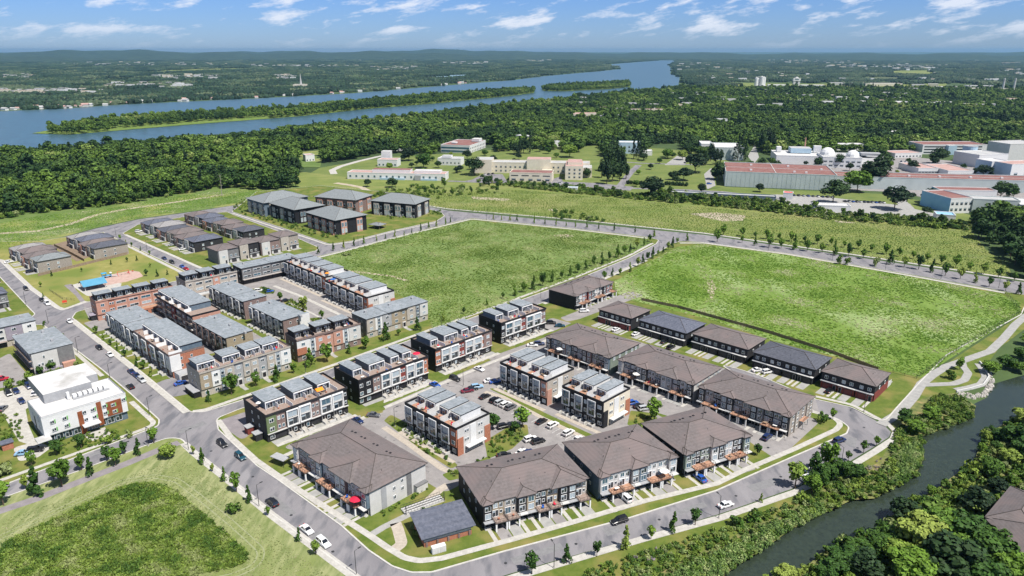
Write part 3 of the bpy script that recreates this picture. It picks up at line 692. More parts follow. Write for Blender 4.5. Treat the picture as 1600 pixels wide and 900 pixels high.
# ------------------------------------------------------------------ building parts
def win_mesh(w, h, n, fr, gl):
    mb = MB(); t = .09
    mb.box(-w / 2, w / 2, -.10, .0, 0, t, fr); mb.box(-w / 2, w / 2, -.10, .0, h - t, h, fr)
    mb.box(-w / 2, -w / 2 + t, -.10, .0, t, h - t, fr); mb.box(w / 2 - t, w / 2, -.10, .0, t, h - t, fr)
    for i in range(1, n):
        x = -w / 2 + w * i / n; mb.box(x - .035, x + .035, -.09, .0, t, h - t, fr)
    a, b = -w / 2 + t, w / 2 - t
    mb.add([(a, -.03, t), (b, -.03, t), (b, -.03, h - t), (a, -.03, h - t)], [(0, 1, 2, 3)], gl)
    if gl == 'glass' and h > 1.1:            # half-drawn pale blind inside some panes
        mb.add([(a + .02, -.035, h * .62), (a + (b - a) / max(n, 1) - .04, -.035, h * .62), (a + (b - a) / max(n, 1) - .04, -.035, h - t), (a + .02, -.035, h - t)], [(0, 1, 2, 3)], 'glass_pale')
    return mb.mesh('window')
def door_mesh(w, h, m, fr):
    mb = MB().box(-w / 2, w / 2, -.05, 0, 0, h, m); t = .1
    mb.box(-w / 2 - t, -w / 2, -.1, 0, 0, h + t, fr).box(w / 2, w / 2 + t, -.1, 0, 0, h + t, fr).box(-w / 2, w / 2, -.1, 0, h, h + t, fr)
    return mb.mesh('door')
def garage_mesh(w, h, m, fr):
    mb = MB(); k = 4
    for i in range(k): mb.box(-w / 2, w / 2, -.05 - .012 * (i % 2), 0, h * i / k + .02, h * (i + 1) / k - .02, m)
    mb.box(-w / 2 - .12, -w / 2, -.12, 0, 0, h + .12, fr).box(w / 2, w / 2 + .12, -.12, 0, 0, h + .12, fr).box(-w / 2, w / 2, -.12, 0, h, h + .12, fr)
    return mb.mesh('garage_door')
def rail_mesh(l, pale=False):
    m = 'white_trim' if pale else 'rail'; mb = MB().box(0, l, -.03, .03, .95, 1.02, m).box(0, l, -.02, .02, .1, .15, m)
    n = max(1, int(l / .9))
    for i in range(n + 1): x = l * i / n; mb.box(x - .03, x + .03, -.03, .03, 0, 1, m)
    return mb.mesh('railing')
def frame_mesh(w, h, m, t=.32, d=.35):
    return MB().box(-w / 2, -w / 2 + t, -d, 0, 0, h, m).box(w / 2 - t, w / 2, -d, 0, 0, h, m).box(-w / 2 + t, w / 2 - t, -d, 0, h - t, h, m).box(-w / 2 + t, w / 2 - t, -d, 0, 0, t * .6, m).mesh('bay_frame')
def steps_mesh(w, rise, n):
    mb = MB()
    for i in range(n): mb.box(-w / 2, w / 2, -.3 * (n - i), -.3 * (n - i - 1), 0, rise * (i + 1) / n, 'concrete')
    mb.box(-w / 2 - .15, -w / 2, -.3 * n, 0, 0, rise * .75, 'off').box(w / 2, w / 2 + .15, -.3 * n, 0, 0, rise * .75, 'off')
    return mb.mesh('front_steps')
BLD = []
class B:
    """a building standing at its front-left corner; x runs along the front, y into the depth"""
    def __init__(s, name, label, px, h, ang, L, D, group=None, cat='building', at=None):
        x, y = at or G(px[0], px[1], h)
        s.t = thing(name, label, cat, (x, y, .10), rad(ang), group); s.L, s.D, s.h = L, D, h; s.ang = rad(ang); s.x, s.y = x, y
        BLD.append(s); s.q = random.Random(int(abs(x * 7 + y * 13)))
    def w(s, lx, ly):
        c, n = math.cos(s.ang), math.sin(s.ang); return (s.x + lx * c - ly * n, s.y + lx * n + ly * c)
    def bx(s, name, x0, x1, y0, y1, z0, z1, m, top=None, parent=None, label=None): return bx(name, parent or s.t, x0, x1, y0, y1, z0, z1, m, top, label)
    def mesh(s, name, mb, loc=(0, 0, 0), rz=0, parent=None): return link(name, mb.mesh(name) if isinstance(mb, MB) else mb, parent or s.t, loc, rz)
    def put(s, key, fn, side, a, z, out=0., label=None):
        me = cached(key, fn); r = {'F': 0, 'R': rad(90), 'L': rad(-90), 'K': rad(180)}[side]
        loc = {'F': (a, -out, z), 'R': (s.L + out, a, z), 'L': (-out, a, z), 'K': (a, s.D + out, z)}[side]
        o = link(me.name.split('.')[0], me, s.t, loc, r)
        if label: o['label'] = label
        return o
    def win(s, side, a, z, w, h, n=1, out=0., gl=None, fr='white_trim'):
        gl = gl or s.q.choice(['glass', 'glass', 'glass_blue', 'glass_pale'])
        return s.put(('w', w, h, n, fr, gl), lambda: win_mesh(w, h, n, fr, gl), side, a, z, out)
    def door(s, side, a, z, w=1.0, h=2.1, m='black', fr='white_trim', out=0.): return s.put(('d', w, h, m, fr), lambda: door_mesh(w, h, m, fr), side, a, z, out)
    def garage(s, side, a, z=0, w=2.5, h=2.2, m='garage', fr='coping', out=0.): return s.put(('g', w, h, m, fr), lambda: garage_mesh(w, h, m, fr), side, a, z, out)
    def rail(s, x0, y0, x1, y1, z, pale=False, parent=None):
        l = round(math.hypot(x1 - x0, y1 - y0), 1)
        if l < .3: return
        return link('railing', cached(('r', l, pale), lambda: rail_mesh(l, pale)), parent or s.t, (x0, y0, z), math.atan2(y1 - y0, x1 - x0))
def hip_mesh(L, D, rise, ov, m, ridge='ridge', rl=None):
    """hip roof on an L x D plan with overhang and fascia"""
    a, b, c, d = -ov, L + ov, -ov, D + ov; mb = MB(); s = (d - c) / 2; along = (b - a) >= (d - c)
    if along: r0, r1 = (a + s, (c + d) / 2), (b - s, (c + d) / 2)
    else: s = (b - a) / 2; r0, r1 = ((a + b) / 2, c + s), ((a + b) / 2, d - s)
    v = [(a, c, .18), (b, c, .18), (b, d, .18), (a, d, .18), (*r0, rise), (*r1, rise)]
    f = [(0, 1, 5, 4), (1, 2, 5), (2, 3, 4, 5), (3, 0, 4)] if along else [(0, 1, 4), (1, 2, 5, 4), (2, 3, 5), (3, 0, 4, 5)]
    mb.add(v, f, m)
    w = [(a, c, 0), (b, c, 0), (b, d, 0), (a, d, 0)] + v[:4]
    mb.add(w, [(0, 1, 5, 4), (1, 2, 6, 5), (2, 3, 7, 6), (3, 0, 4, 7), (3, 2, 1, 0)], 'coping')
    rid = MB(); e = .035
    for p, q in ((v[0], v[4]), (v[3], v[4]), (v[1], v[5]), (v[2], v[5]), (v[4], v[5])) if along else ((v[0], v[4]), (v[1], v[4]), (v[2], v[5]), (v[3], v[5]), (v[4], v[5])):
        rid.tube((p[0], p[1], p[2] + e * .3), (q[0], q[1], q[2] + e * .3), .11, ridge, 4)
    return mb, rid
def vent_mesh(): return MB().box(-.22, .22, -.25, .25, 0, .3, 'coping').box(-.3, .3, -.32, .32, .3, .38, 'black').mesh('roof_vent')
def hip_roof(b, rise, ov, m, vents=0, vy=None):
    mb, rid = hip_mesh(b.L, b.D, rise, ov, m); r = b.mesh('roof', mb, (0, 0, b.h)); b.mesh('ridge_cap', rid, (0, 0, 0), 0, r)
    sl = rise / (min(b.L, b.D) / 2 + ov)
    for i in range(vents):
        x = b.L * (.26 + .48 * i / max(1, vents - 1)) + b.q.uniform(-.9, .9)
        for dx in (-.7, .7):
            y = b.D / 2 + 4.2; z = rise - sl * 4.2
            link('roof_vent', cached('vent', vent_mesh), r, (x + dx, y + dx * .2, z - .12))
    for i in range(int(b.L / 7)):
        x = 5 + i * (b.L - 8) / max(1, int(b.L / 7) - 1) if b.L > 16 else b.L / 2
        y = b.D * b.q.uniform(.22, .38); link('vent_pipe', cached('pipe', lambda: MB().tube((0, 0, 0), (0, 0, .45), .07, 'coping', 5).mesh('vent_pipe')), r, (x, y, sl * (y + ov) - .1))
    return r, sl
def bump_roof(b, r, x0, x1, p, sl, m, ov=.45):
    """small hipped roof over a projecting bay, running back into the main slope"""
    w = (x1 - x0) / 2 + ov; xm = (x0 + x1) / 2; a, c, y0 = x0 - ov, x1 + ov, -p - ov
    zr = .18 + sl * w * 1.15; yb = (zr - .0) / sl - ov
    mb = MB().add([(a, y0, .18), (c, y0, .18), (xm, y0 + w * .95, zr), (xm, yb + .2, zr), (a, .35, .22), (c, .35, .22)], [(0, 1, 2), (1, 5, 3, 2), (4, 0, 2, 3)], m)
    mb.add([(a, y0, 0), (c, y0, 0), (c, .3, 0), (a, .3, 0), (a, y0, .18), (c, y0, .18), (c, .3, .18), (a, .3, .18)], [(0, 1, 5, 4), (1, 2, 6, 5), (3, 0, 4, 7), (3, 2, 1, 0)], 'coping')
    o = b.mesh('bay_roof', mb, (0, 0, 0), 0, r)
    rd = MB(); P = lambda q: (q[0], q[1], q[2] + .03)
    for p, q in (((a, y0, .18), (xm, y0 + w * .95, zr)), ((c, y0, .18), (xm, y0 + w * .95, zr)), ((xm, y0 + w * .95, zr), (xm, yb, zr)), ((a, .3, .26), (xm, yb, zr)), ((c, .3, .26), (xm, yb, zr))): rd.tube(P(p), P(q), .09, 'ridge', 4)
    b.mesh('ridge_cap', rd, (0, 0, 0), 0, r)
    return o
def deckset(b, x0, x1, y, p, z, mat, col='white_trim', items=True):
    d = b.bx('deck', x0, x1, y - p, y - .02, z - .28, z, 'coping', mat)
    b.rail(x0 + .1, y - p + .1, x1 - .1, y - p + .1, z); b.rail(x0 + .1, y - .2, x0 + .1, y - p + .1, z); b.rail(x1 - .1, y - .2, x1 - .1, y - p + .1, z)
    for x in (x0 + .25, x1 - .25): b.bx('column', x - .19, x + .19, y - p + .08, y - p + .46, 0, z - .285, col)
    if x1 - x0 > 5: xm = (x0 + x1) / 2; b.bx('column', xm - .19, xm + .19, y - p + .08, y - p + .46, 0, z - .285, col); b.bx('privacy_screen', xm - .05, xm + .05, y - p + .2, y - .1, z + .01, z + 1.5, 'off')
    return d
FURN = []
def patio(b, lx, ly, z, kind):
    """loose furniture on a deck: things of their own, placed later"""
    x, y = b.w(lx, ly); FURN.append((x, y, z + .1, b.ang, kind, b))
DRIVE = {'n': 0}
def strip(b, x0, x1, y0, y1, mat, z, name):
    p = [b.w(x0, y0), b.w(x1, y0), b.w(x1, y1), b.w(x0, y1)]; sheet(name, p, z, mat, world=True)
def hip_row(name, label, px, ang, L, D, h, body, fronts, roof='shingle_brown', endR=None, endL=None, n=5, deck='deck', drive=0, rise=3.1, vents=4, group=None, ground='charcoal', wall2=None, skip=(), bands=True):
    """three-storey town houses: paired garages with decks over them between projecting bays"""
    b = B(name, label, px, h, ang, L, D, group, 'town houses')
    b.bx('wall', 0, L, 0, D, 0, h, body)
    if endR: b.bx('end_wall', L + .003, L + .12, .05, D - .05, 0, h - .01, endR)
    if endL: b.bx('end_wall', -.12, -.003, .05, D - .05, 0, h - .01, endL)
    r, sl = hip_roof(b, rise, .55, roof, vents)
    u = L / n
    for i in range(n):
        m1, m2 = fronts[i % len(fronts)]; flip = i % 2; x0 = i * u
        pb = (x0, x0 + u * .42) if not flip else (x0 + u * .58, x0 + u)
        gb = (x0 + u * .42, x0 + u) if not flip else (x0, x0 + u * .58)
        pr = .95
        b.bx('bay', pb[0] + .05, pb[1] - .05, -pr, -.003, 2.55, h - .01, m1)
        xm = (pb[0] + pb[1]) / 2; wv = pb[1] - pb[0] - .9
        b.win('F', xm, 3.0, round(wv, 1), 1.75, 2, pr); b.win('F', xm, 5.35, round(wv, 1), 1.6, 2, pr)
        b.bx('porch_roof', pb[0] - .05, pb[1] + .05, -pr - 1.2, -pr + .0, 2.42, 2.6, 'off' if i % 2 else 'midgrey'); b.door('F', xm, 0, 1.0, 2.1, 'black', 'off')
        b.put(('st', 1.6), lambda: steps_mesh(1.6, .5, 3), 'F', xm, 0, .5)
        b.bx('facing', gb[0] + .03, gb[1] - .03, -.14, -.003, 2.6, h - .015, m2)
        gx = (gb[0] + gb[1]) / 2; gw = gb[1] - gb[0]
        b.win('F', gx - gw * .2, 2.75, 1.7, 2.05, 2, .14); b.win('F', gx + gw * .24, 3.6, .8, 1.0, 1, .14)
        b.win('F', gx - gw * .2, 5.4, 1.3, 1.45, 2, .14); b.win('F', gx + gw * .24, 5.4, 1.1, 1.45, 2, .14)
        b.garage('F', gx, 0, round(min(2.7, gw - .7), 1), 2.15, 'garage', 'coping', .02)
        # neighbouring garages share one wide deck
        if i not in skip: deckset(b, gb[0] + .06, gb[1] - .06, 0, 3.1, 2.75, deck)
        if b.q.random() < .55 and i not in skip: patio(b, gx + b.q.uniform(-.4, .4), -1.7, 2.75, b.q.choice(['table', 'chair', 'chair', 'planter']))
        if drive:
            strip(b, gb[0] + .2, gb[1] - .15, -drive, -.3, 'concrete_grey' if i % 3 else 'asphalt_mid', Z3 - .004, 'driveway')
            strip(b, pb[0] + .3 + (.6 if not flip else 0), pb[0] + 1.4 + (.6 if not flip else 0), -drive, -1.0, 'concrete', Z3 - .0085, 'walkway')
    # roof pieces over the paired bays
    for i in range(n):
        if i % 2 and i + 1 < n: bump_roof(b, r, (i + (.58 if i % 4 == 1 else .2)) * u, (i + (1.42 if i % 4 == 1 else 1.8)) * u, .95, sl, roof)
    bump_roof(b, r, 0 + .1, u * .42, .95, sl, roof)
    if n % 2 == 0: bump_roof(b, r, (n - .42) * u, n * u - .1, .95, sl, roof)
    return b
def semi_row(name, label, px, ang, L, D, h, n, roof, brick, body='charcoal', endR=None, side_win=True):
    b = B(name, label, px, h, ang, L, D, None, 'houses')
    b.bx('wall', 0, L, 0, D, 0, h, body); r, sl = hip_roof(b, 2.7, .5, roof, 0)
    if endR: b.bx('end_wall', L + .003, L + .14, .1, D - .1, 0, 3.2, endR)
    u = L / n
    for i in range(n):
        x0 = i * u; m = i % 2 == 0
        b.bx('facing', x0 + .25, x0 + u - .25, -.9, -.003, 0, 2.75, brick); b.bx('ledge', x0 + .05, x0 + u - .05, -1.35, -.004, 2.76, 2.98, 'off' if i % 2 else 'midgrey')
        gx = x0 + (u * .38 if m else u * .62); dx = x0 + (u * .84 if m else u * .16)
        b.garage('F', gx, 0, 2.6, 2.15, 'garage_red' if brick == 'maroon' else 'garage', 'coping', .9); b.door('F', dx, 0, .9, 2.1, 'black', 'midgrey', .9)
        b.win('F', x0 + u * .28, 3.6, 1.3, 1.35, 2, 0, 'glass_pale' if i % 2 else None); b.win('F', x0 + u * .72, 3.6, 1.3, 1.35, 2, 0)
        strip(b, gx - 1.5, gx + 1.5, -7.2, -1, 'concrete_grey', Z3 - .004, 'driveway'); strip(b, dx - .5, dx + .5, -7.2, -1, 'concrete', Z3 - .0085, 'walkway')
        # rear patio doors
        b.win('K', x0 + u * .5, .1, 2.2, 2.1, 2); b.win('K', x0 + u * .5, 3.6, 1.6, 1.3, 2)
    if side_win:
        for y in (D * .3, D * .68): b.win('R', y, 3.5, 1.1, 1.3, 1, .16); b.win('L', y, 3.5, 1.1, 1.3, 1, .02)
    return b
def flat_roof(b, x0, x1, y0, y1, z, parent=None, seams=0, ov=.25, edge='coping'):
    r = b.bx('roof', x0 - ov, x1 + ov, y0 - ov, y1 + ov, z, z + .28, edge, 'membrane', parent)
    return r
def flat_block(name, label, px, ang, L, D, h, body, bays, boxes=(), boxwall='slateblue', boxtrim='white_trim', endR=None, endL=None, deck='deck', ground='black', steps=True, roofed=False, decked=(0, 1), white_sides=False, fl=3, group=None, roofs=1, rail=True, divs=True, frontband=None, cat='town houses', strips=True, side_win=True, path=5.0, ydeck=None):
    """flat-topped three-storey block; bays = (width, material, kind); boxes = rooftop rooms"""
    b = B(name, label, px, h, ang, L, D, group, cat)
    b.bx('wall', 0, L, 0, D, 0, h, body)
    if endR: b.bx('end_wall', L + .003, L + .13, .03, D - .03, .0, h - .01, endR)
    if endL: b.bx('end_wall', -.13, -.003, .03, D - .03, .0, h - .01, endL)
    fh = (h - .2) / fl; tot = sum(w for w, *_ in bays); x = 0.; k = L / tot
    g = fh
    for i, (w, m, kind) in enumerate(bays):
        w *= k; x0, x1, xm = x, x + w, x + w / 2; x = x1
        pr = {'F': .55, 'T': .55, 'N': .18, 'S': .3, 'D': .12, 'B': .0, 'G': .25, 'P': .4}[kind]
        if kind != 'B': b.bx('facing' if kind in 'ND' else 'bay', x0 + .04, x1 - .04, -pr, -.003, g if kind in 'FTNS' else (0 if kind == 'D' else g), h - .02, m)
        if kind in 'FT':
            fm = 'white_trim' if kind == 'F' else 'brick_brown'
            b.put(('f', round(w - .3, 1), round(h - g - .5, 1), fm), lambda: frame_mesh(round(w - .3, 1), round(h - g - .5, 1), fm), 'F', xm, g + .25, pr)
            ww = round(w - 1.35, 1); b.win('F', xm, g * 2 + .45, ww, fh - .95, 2, pr + .03, 'glass_blue' if b.q.random() < .5 else 'glass_pale', 'off')
            b.win('F', xm, g + .55, ww, fh - .75, 2, pr + .03, 'glass', 'off'); b.bx('balcony_ledge', xm - ww / 2 - .1, xm + ww / 2 + .1, -pr - .45, -pr - .0, g * 2 + .1, g * 2 + .24, 'off')
        elif kind == 'N':
            for f in range(1, fl):
                for dx in ((-.22, .22) if w > 2.4 else (0,)): b.win('F', xm + dx * w, g * f + .8, .9, 1.25, 1, pr)
        elif kind == 'S':
            b.bx('window_panel', xm - .75, xm + .75, -pr - .06, -pr - .003, .4, h - .5, 'slateblue')
            for f in range(fl): b.win('F', xm, g * f + .7, 1.2, 1.7, 1, pr + .06, 'glass')
        elif kind == 'D':
            b.bx('door_surround', xm - .95, xm + .95, -pr - .35, -pr - .003, 0, g - .1, 'off'); b.door('F', xm, .5, 1.3, 2.0, 'black', 'off', pr + .36)
            for f in range(1, fl): b.win('F', xm, g * f + .8, 1.4 if w > 2.6 else 1.0, 1.25, 2, pr)
        elif kind == 'P':
            for f in range(0, fl): b.win('F', xm, g * f + .75, round(min(w - .8, 1.6), 1), 1.35, 2, pr if f else .02)
        elif kind == 'B':
            for f in range(1, fl):
                b.win('F', xm, g * f + .15, round(w - .8, 1), 2.1, 2, .0, 'glass'); b.bx('balcony', x0 + .1, x1 - .1, -1.1, -.003, g * f - .12, g * f, 'midgrey', 'deck_pale'); b.rail(x0 + .15, -1.05, x1 - .15, -1.05, g * f)
        elif kind == 'G':
            b.win('F', xm, g + .8, round(w - 1.4, 1), 1.3, 2, pr); b.win('F', xm, 2 * g + .7, round(w - 1.4, 1), 1.3, 2, pr); b.garage('F', xm, 0, round(w - .9, 1), 2.2, 'garage', 'coping', .02)
            b.bx('balcony', x0 + .1, x1 - .1, -1.5, -.26, g - .15, g, 'off', 'deck_pale')
        if kind in 'FT' and steps:
            b.bx('ground_wall', x0 + .06, x1 - .06, -.12, -.003, 0, g - .02, ground); b.win('F', xm + w * .18, .7, 1.1, 1.4, 1, .12); b.door('F', xm - w * .24, .5, .9, 2.0, 'black', 'off', .12)
            b.put(('st2', 1.5), lambda: steps_mesh(1.4, 1.1, 8), 'F', xm - w * .22, 0, .12); strip(b, xm - w * .22 - .6, xm - w * .22 + .6, -path, -2.3, 'concrete', Z3 - .0085, 'walkway')
            b.bx('patio_wall', xm - w * .02, xm + w * .46, -2.5, -2.35, 0, .95, 'off'); b.bx('patio_wall', xm + w * .46 - .01, xm + w * .46 + .14, -2.5, -.2, 0, .95, 'off')
            strip(b, xm - w * .02, xm + w * .46, -2.4, -.15, 'paver', Z3 - .003, 'patio')
        elif kind in 'ND' and steps and kind == 'D':
            b.put(('st3', 1.9), lambda: steps_mesh(1.6, .55, 4), 'F', xm, 0, pr + .36)
            strip(b, xm - .8, xm + .8, -5.5, -1.6, 'concrete_grey', Z3 - .0085, 'walkway')
    if frontband: b.bx('band', .02, L - .02, -.7, -.004, g - .12, g + .1, frontband)
    if not boxes:
        rs = roofs
        for i in range(rs): b.bx('roof', L * i / rs - (.3 if i == 0 else -.004), L * (i + 1) / rs + (.3 if i == rs - 1 else 0) - .01, -.6 - .25 * (i % 2), D + .3, h, h + .3 + .12 * (i % 2), 'coping', 'membrane')
        for i in range(1, int(L / 3.6)): b.bx('roof_seam', i * 3.6 - .03, i * 3.6 + .03, -.5, D + .25, h + .425, h + .445, 'midgrey')
        for i in range(int(L / 14) + 1): b.bx('rooftop_unit', 4 + i * 13, 5.1 + i * 13, D * .62, D * .62 + .9, h + .3, h + 1.15, 'midgrey')
        for i in range(int(L / 6)): link('vent_pipe', cached('pipe2', lambda: MB().tube((0, 0, 0), (0, 0, .5), .09, 'off', 5).mesh('vent_pipe')), b.t, (3 + i * 6, D * b.q.uniform(.3, .7), h + .35))
    else:
        b.bx('terrace', -.05, L + .05, -.5, D + .05, h, h + .12, 'coping', 'midgrey' if white_sides else deck)
        e = [(-.06, L + .06, -.62, -.44), (-.06, L + .06, D - .1, D + .08), (-.1, .06, -.44, D - .1), (L - .06, L + .1, -.44, D - .1)]
        for q in e: b.bx('parapet', *q, h + .12, h + .85, body if not endR else body, 'coping')
        for i, bxx in enumerate(boxes):
            x0, x1, y0, y1 = bxx[:4]; bh = 2.55; z = h + .125
            rm = b.bx('rooftop_room', x0, x1, y0, y1, z, z + bh, boxwall)
            flat_roof(b, x0, x1, y0, y1, z + bh); b.bx('roof_seam', (x0 + x1) / 2 - .04, (x0 + x1) / 2 + .04, y0, y1, z + bh + .283, z + bh + .31, 'midgrey')
            link('vent_pipe', cached('pipe2', lambda: MB().tube((0, 0, 0), (0, 0, .5), .09, 'off', 5).mesh('vent_pipe')), b.t, (x0 + (x1 - x0) * .3, y1 - 1.2, z + bh + .28))
            # front frame of the room with its glass doors
            b.bx('room_frame', x0 - .02, x0 + .22, y0 - .55, y0 - .004, z, z + bh - .01, boxtrim); b.bx('room_frame', x1 - .22, x1 + .02, y0 - .55, y0 - .004, z, z + bh - .01, boxtrim)
            b.bx('room_frame', x0 + .22, x1 - .22, y0 - .55, y0 - .004, z + bh - .3, z + bh - .01, boxtrim)
            nn = 2 if x1 - x0 > 4.5 else 1
            for j in range(nn):
                xx = x0 + (x1 - x0) * (j + .5) / nn; me = cached(('w', 2.0, 2.05, 2, 'white_trim', 'glass'), lambda: win_mesh(2.0, 2.05, 2, 'white_trim', 'glass')); link('window', me, b.t, (xx, y0, z + .05))
            if nn == 2: b.bx('divider', (x0 + x1) / 2 - .06, (x0 + x1) / 2 + .06, y0 - 2.2, y0 - .02, z, z + 1.7, boxtrim)
            if white_sides:
                b.bx('side_wall', x1 + .003, x1 + .14, y0 + .01, y1 - .01, z, z + bh - .03, 'white'); b.bx('side_wall', x0 - .14, x0 - .003, y0 + .01, y1 - .01, z, z + bh - .03, 'white')
                b.bx('side_wall', x0 - .14, x0 - .02, y1 + .003, D - .2, z, z + 1.9, 'white')
            if white_sides: b.bx('deck', x0 + .1, x1 - .1, .0, y0 - .6, h + .125, h + .17, deck)
            if divs: b.bx('divider', x1 + .2, x1 + .3, -.3, y0 + .5, z, z + 1.5, boxtrim if not white_sides else 'off')
            for kk in range(4):
                if b.q.random() < .7: patio(b, b.q.uniform(x0 + .6, x1 - .4), b.q.uniform(.4, max(.6, y0 - .8)), h, b.q.choice(['table', 'chair', 'chair', 'planter']))
    if side_win:
        for f in range(fl):
            for y in (D * .3, D * .6): b.win('R', y, g * f + .9, .9, 1.1, 1, .14); b.win('L', y, g * f + .9, .8, 1.0, 1, .14)
    return b

# ------------------------------------------------------------------ brown-roofed town houses
GR = 'brown-roofed town house rows'
A1 = hip_row('townhouse_row', 'brown-roofed town house row with a blank white end wall beside the four-way street', (461, 693.5), -43.2, 37, 19.6, 7.5, 'grey', [('off', 'grey'), ('brick_brown', 'midgrey'), ('slateblue', 'off')], endR='off', n=6, drive=7.5, rise=3.4, group=GR)
A2 = hip_row('townhouse_row', 'brown-roofed town house row with tan brick bays behind the small dark-roofed brick building', (753, 788.2), 23.0, 31, 18.9, 7.5, 'black', [('black', 'tan'), ('charcoal', 'beige'), ('tan', 'charcoal')], n=5, drive=7, deck='deck_pale', group=GR)
A3 = hip_row('townhouse_row', 'brown-roofed town house row with blue-grey side wall and white and dark bays', (936, 745), 25.0, 26, 19.9, 7.5, 'slateblue', [('off', 'off'), ('grey', 'white'), ('slateblue', 'white')], n=4, drive=7, group=GR)
A4 = hip_row('townhouse_row', 'brown-roofed town house row with black side wall and sage bays, last of the bottom road', (1068.4, 709.5), 26.5, 25.2, 20.0, 7.5, 'black', [('sage', 'black'), ('off', 'sage'), ('black', 'off')], n=4, drive=7, group=GR)
A5 = hip_row('townhouse_row', 'brown-roofed town house row with sage-green end wall, nearest the middle road', (855.7, 525.7), -43.6, 31.8, 19.5, 7.5, 'charcoal', [('charcoal', 'slateblue'), ('brick_brown', 'sage'), ('slateblue', 'charcoal')], endR='sage', n=6, drive=5, group=GR)
A6 = hip_row('townhouse_row', 'brown-roofed town house row with pale end wall, middle one of three in line', (968.3, 561.4), -43.6, 32, 19.4, 7.5, 'charcoal', [('off', 'slateblue'), ('midgrey', 'charcoal'), ('charcoal', 'off')], endR='off', n=6, drive=5, group=GR)
A7 = hip_row('townhouse_row', 'brown-roofed town house row with stone end wall beside the curved road', (1094, 604), -43.0, 32.4, 19.1, 7.5, 'black', [('charcoal', 'beige'), ('grey', 'black'), ('black', 'grey')], endR='stone', n=6, drive=5, group=GR)
A8 = hip_row('townhouse_row', 'brown-roofed town house row with maroon bays between the two big green fields', (897.3, 463.3), 47.0, 31.5, 16, 7.0, 'black', [('black', 'off'), ('maroon', 'maroon'), ('black', 'off')], n=5, drive=5, rise=2.7, group=GR)
# stone end wall with its windows and balconies
for b_, gl in ((A7, 'glass'), (A5, 'glass_pale'), (A6, 'glass_pale')):
    for z in ((.9, 3.4, 5.6) if b_ is A7 else (5.6,)):
        for y in (2.5, 6.2, 10.5, 14.5, 17.2): b_.win('R', y, z, 1.3, 1.35, 2, .16, gl)
for y0, y1 in ((4.2, 5.4), (13.2, 14.4)): A7.bx('stone_pier', 32.4 + .13, 32.4 + .5, y0 - .2, y1 - .6, 0, 7.4, 'beige')
A7.bx('balcony', 32.53, 34.1, 8, 12.5, 2.6, 2.85, 'off', 'deck'); A7.rail(34.0, 8.1, 34.0, 12.4, 2.85); A7.bx('column', 33.8, 34.05, 8.1, 8.35, 0, 2.59, 'off'); A7.bx('column', 33.8, 34.05, 12.1, 12.35, 0, 2.59, 'off')
for y0 in (3.8, 12.6): A1.bx('dark_panel', 37.125, 37.22, y0, y0 + 1.7, .3, 7.2, 'midgrey' if y0 < 5 else 'grey')
for y, z in ((8.2, 4.2), (8.2, 1.4), (11, 5.4), (11, 2.9)): A1.win('R', y, z, 1.0, 1.25, 2, .14, 'glass')
A1.bx('porch_roof', 37.13, 38.6, 15.0, 19.2, 2.3, 2.6, 'grey'); A1.bx('porch_wall', 38.3, 38.5, 15.1, 19.1, 0, 2.29, 'off'); A1.bx('porch_wall', 37.13, 38.29, 15.0, 15.2, 0, 2.29, 'off')
for b_ in (A2, A3, A4):
    for y in (4.5, 9.5, 14): b_.win('L', y, 5.2, .8, 1.1, 1, .01, 'glass'); b_.win('L', y, 2.4, .8, 1.1, 1, .01, 'glass')

# ------------------------------------------------------------------ two-storey houses along the field
for i, (px, L_, D_, n, rf, br, lb, eR) in enumerate([
    ((936.4, 483.5), 17.8, 15, 3, 'shingle_brown', 'maroon', 'two-storey brown-roofed house row with maroon garage fronts nearest the middle road', None),
    ((999.3, 500.4), 23.4, 16, 4, 'shingle_slate', 'charcoal', 'two-storey house row under a dark slate roof, second from the middle road', None),
    ((1082.8, 522), 24.7, 15.6, 4, 'shingle_brown', 'charcoal', 'two-storey brown-roofed house row between the two slate-roofed rows', None),
    ((1178, 550.8), 24.3, 15.2, 4, 'shingle_dark', 'charcoal', 'two-storey house row under a near-black roof, next to the red brick end row', None),
    ((1285, 580.6), 18.8, 15.3, 3, 'shingle_brown', 'maroon', 'two-storey brown-roofed house row with red brick end wall beside the creek path', 'maroon')]):
    s_ = semi_row('house_row', lb, px, -43.4, L_, D_, 6.0, n, rf, br, endR=eR)
    # pale privacy walls between the small back yards
    u = L_ / n
    for k in range(1, n + 1):
        x = u * k; w_ = s_.w(x, D_ + 2.2)
        s_.bx('yard_wall', x - .08, x + .08, D_ + .02, D_ + 4.2, 0, 2.1, 'off')
    strip(s_, .2, L_ - .2, D_ + .1, D_ + 7.5, 'brown_yard' if i % 2 else 'concrete_grey', Z2, 'back_yard')

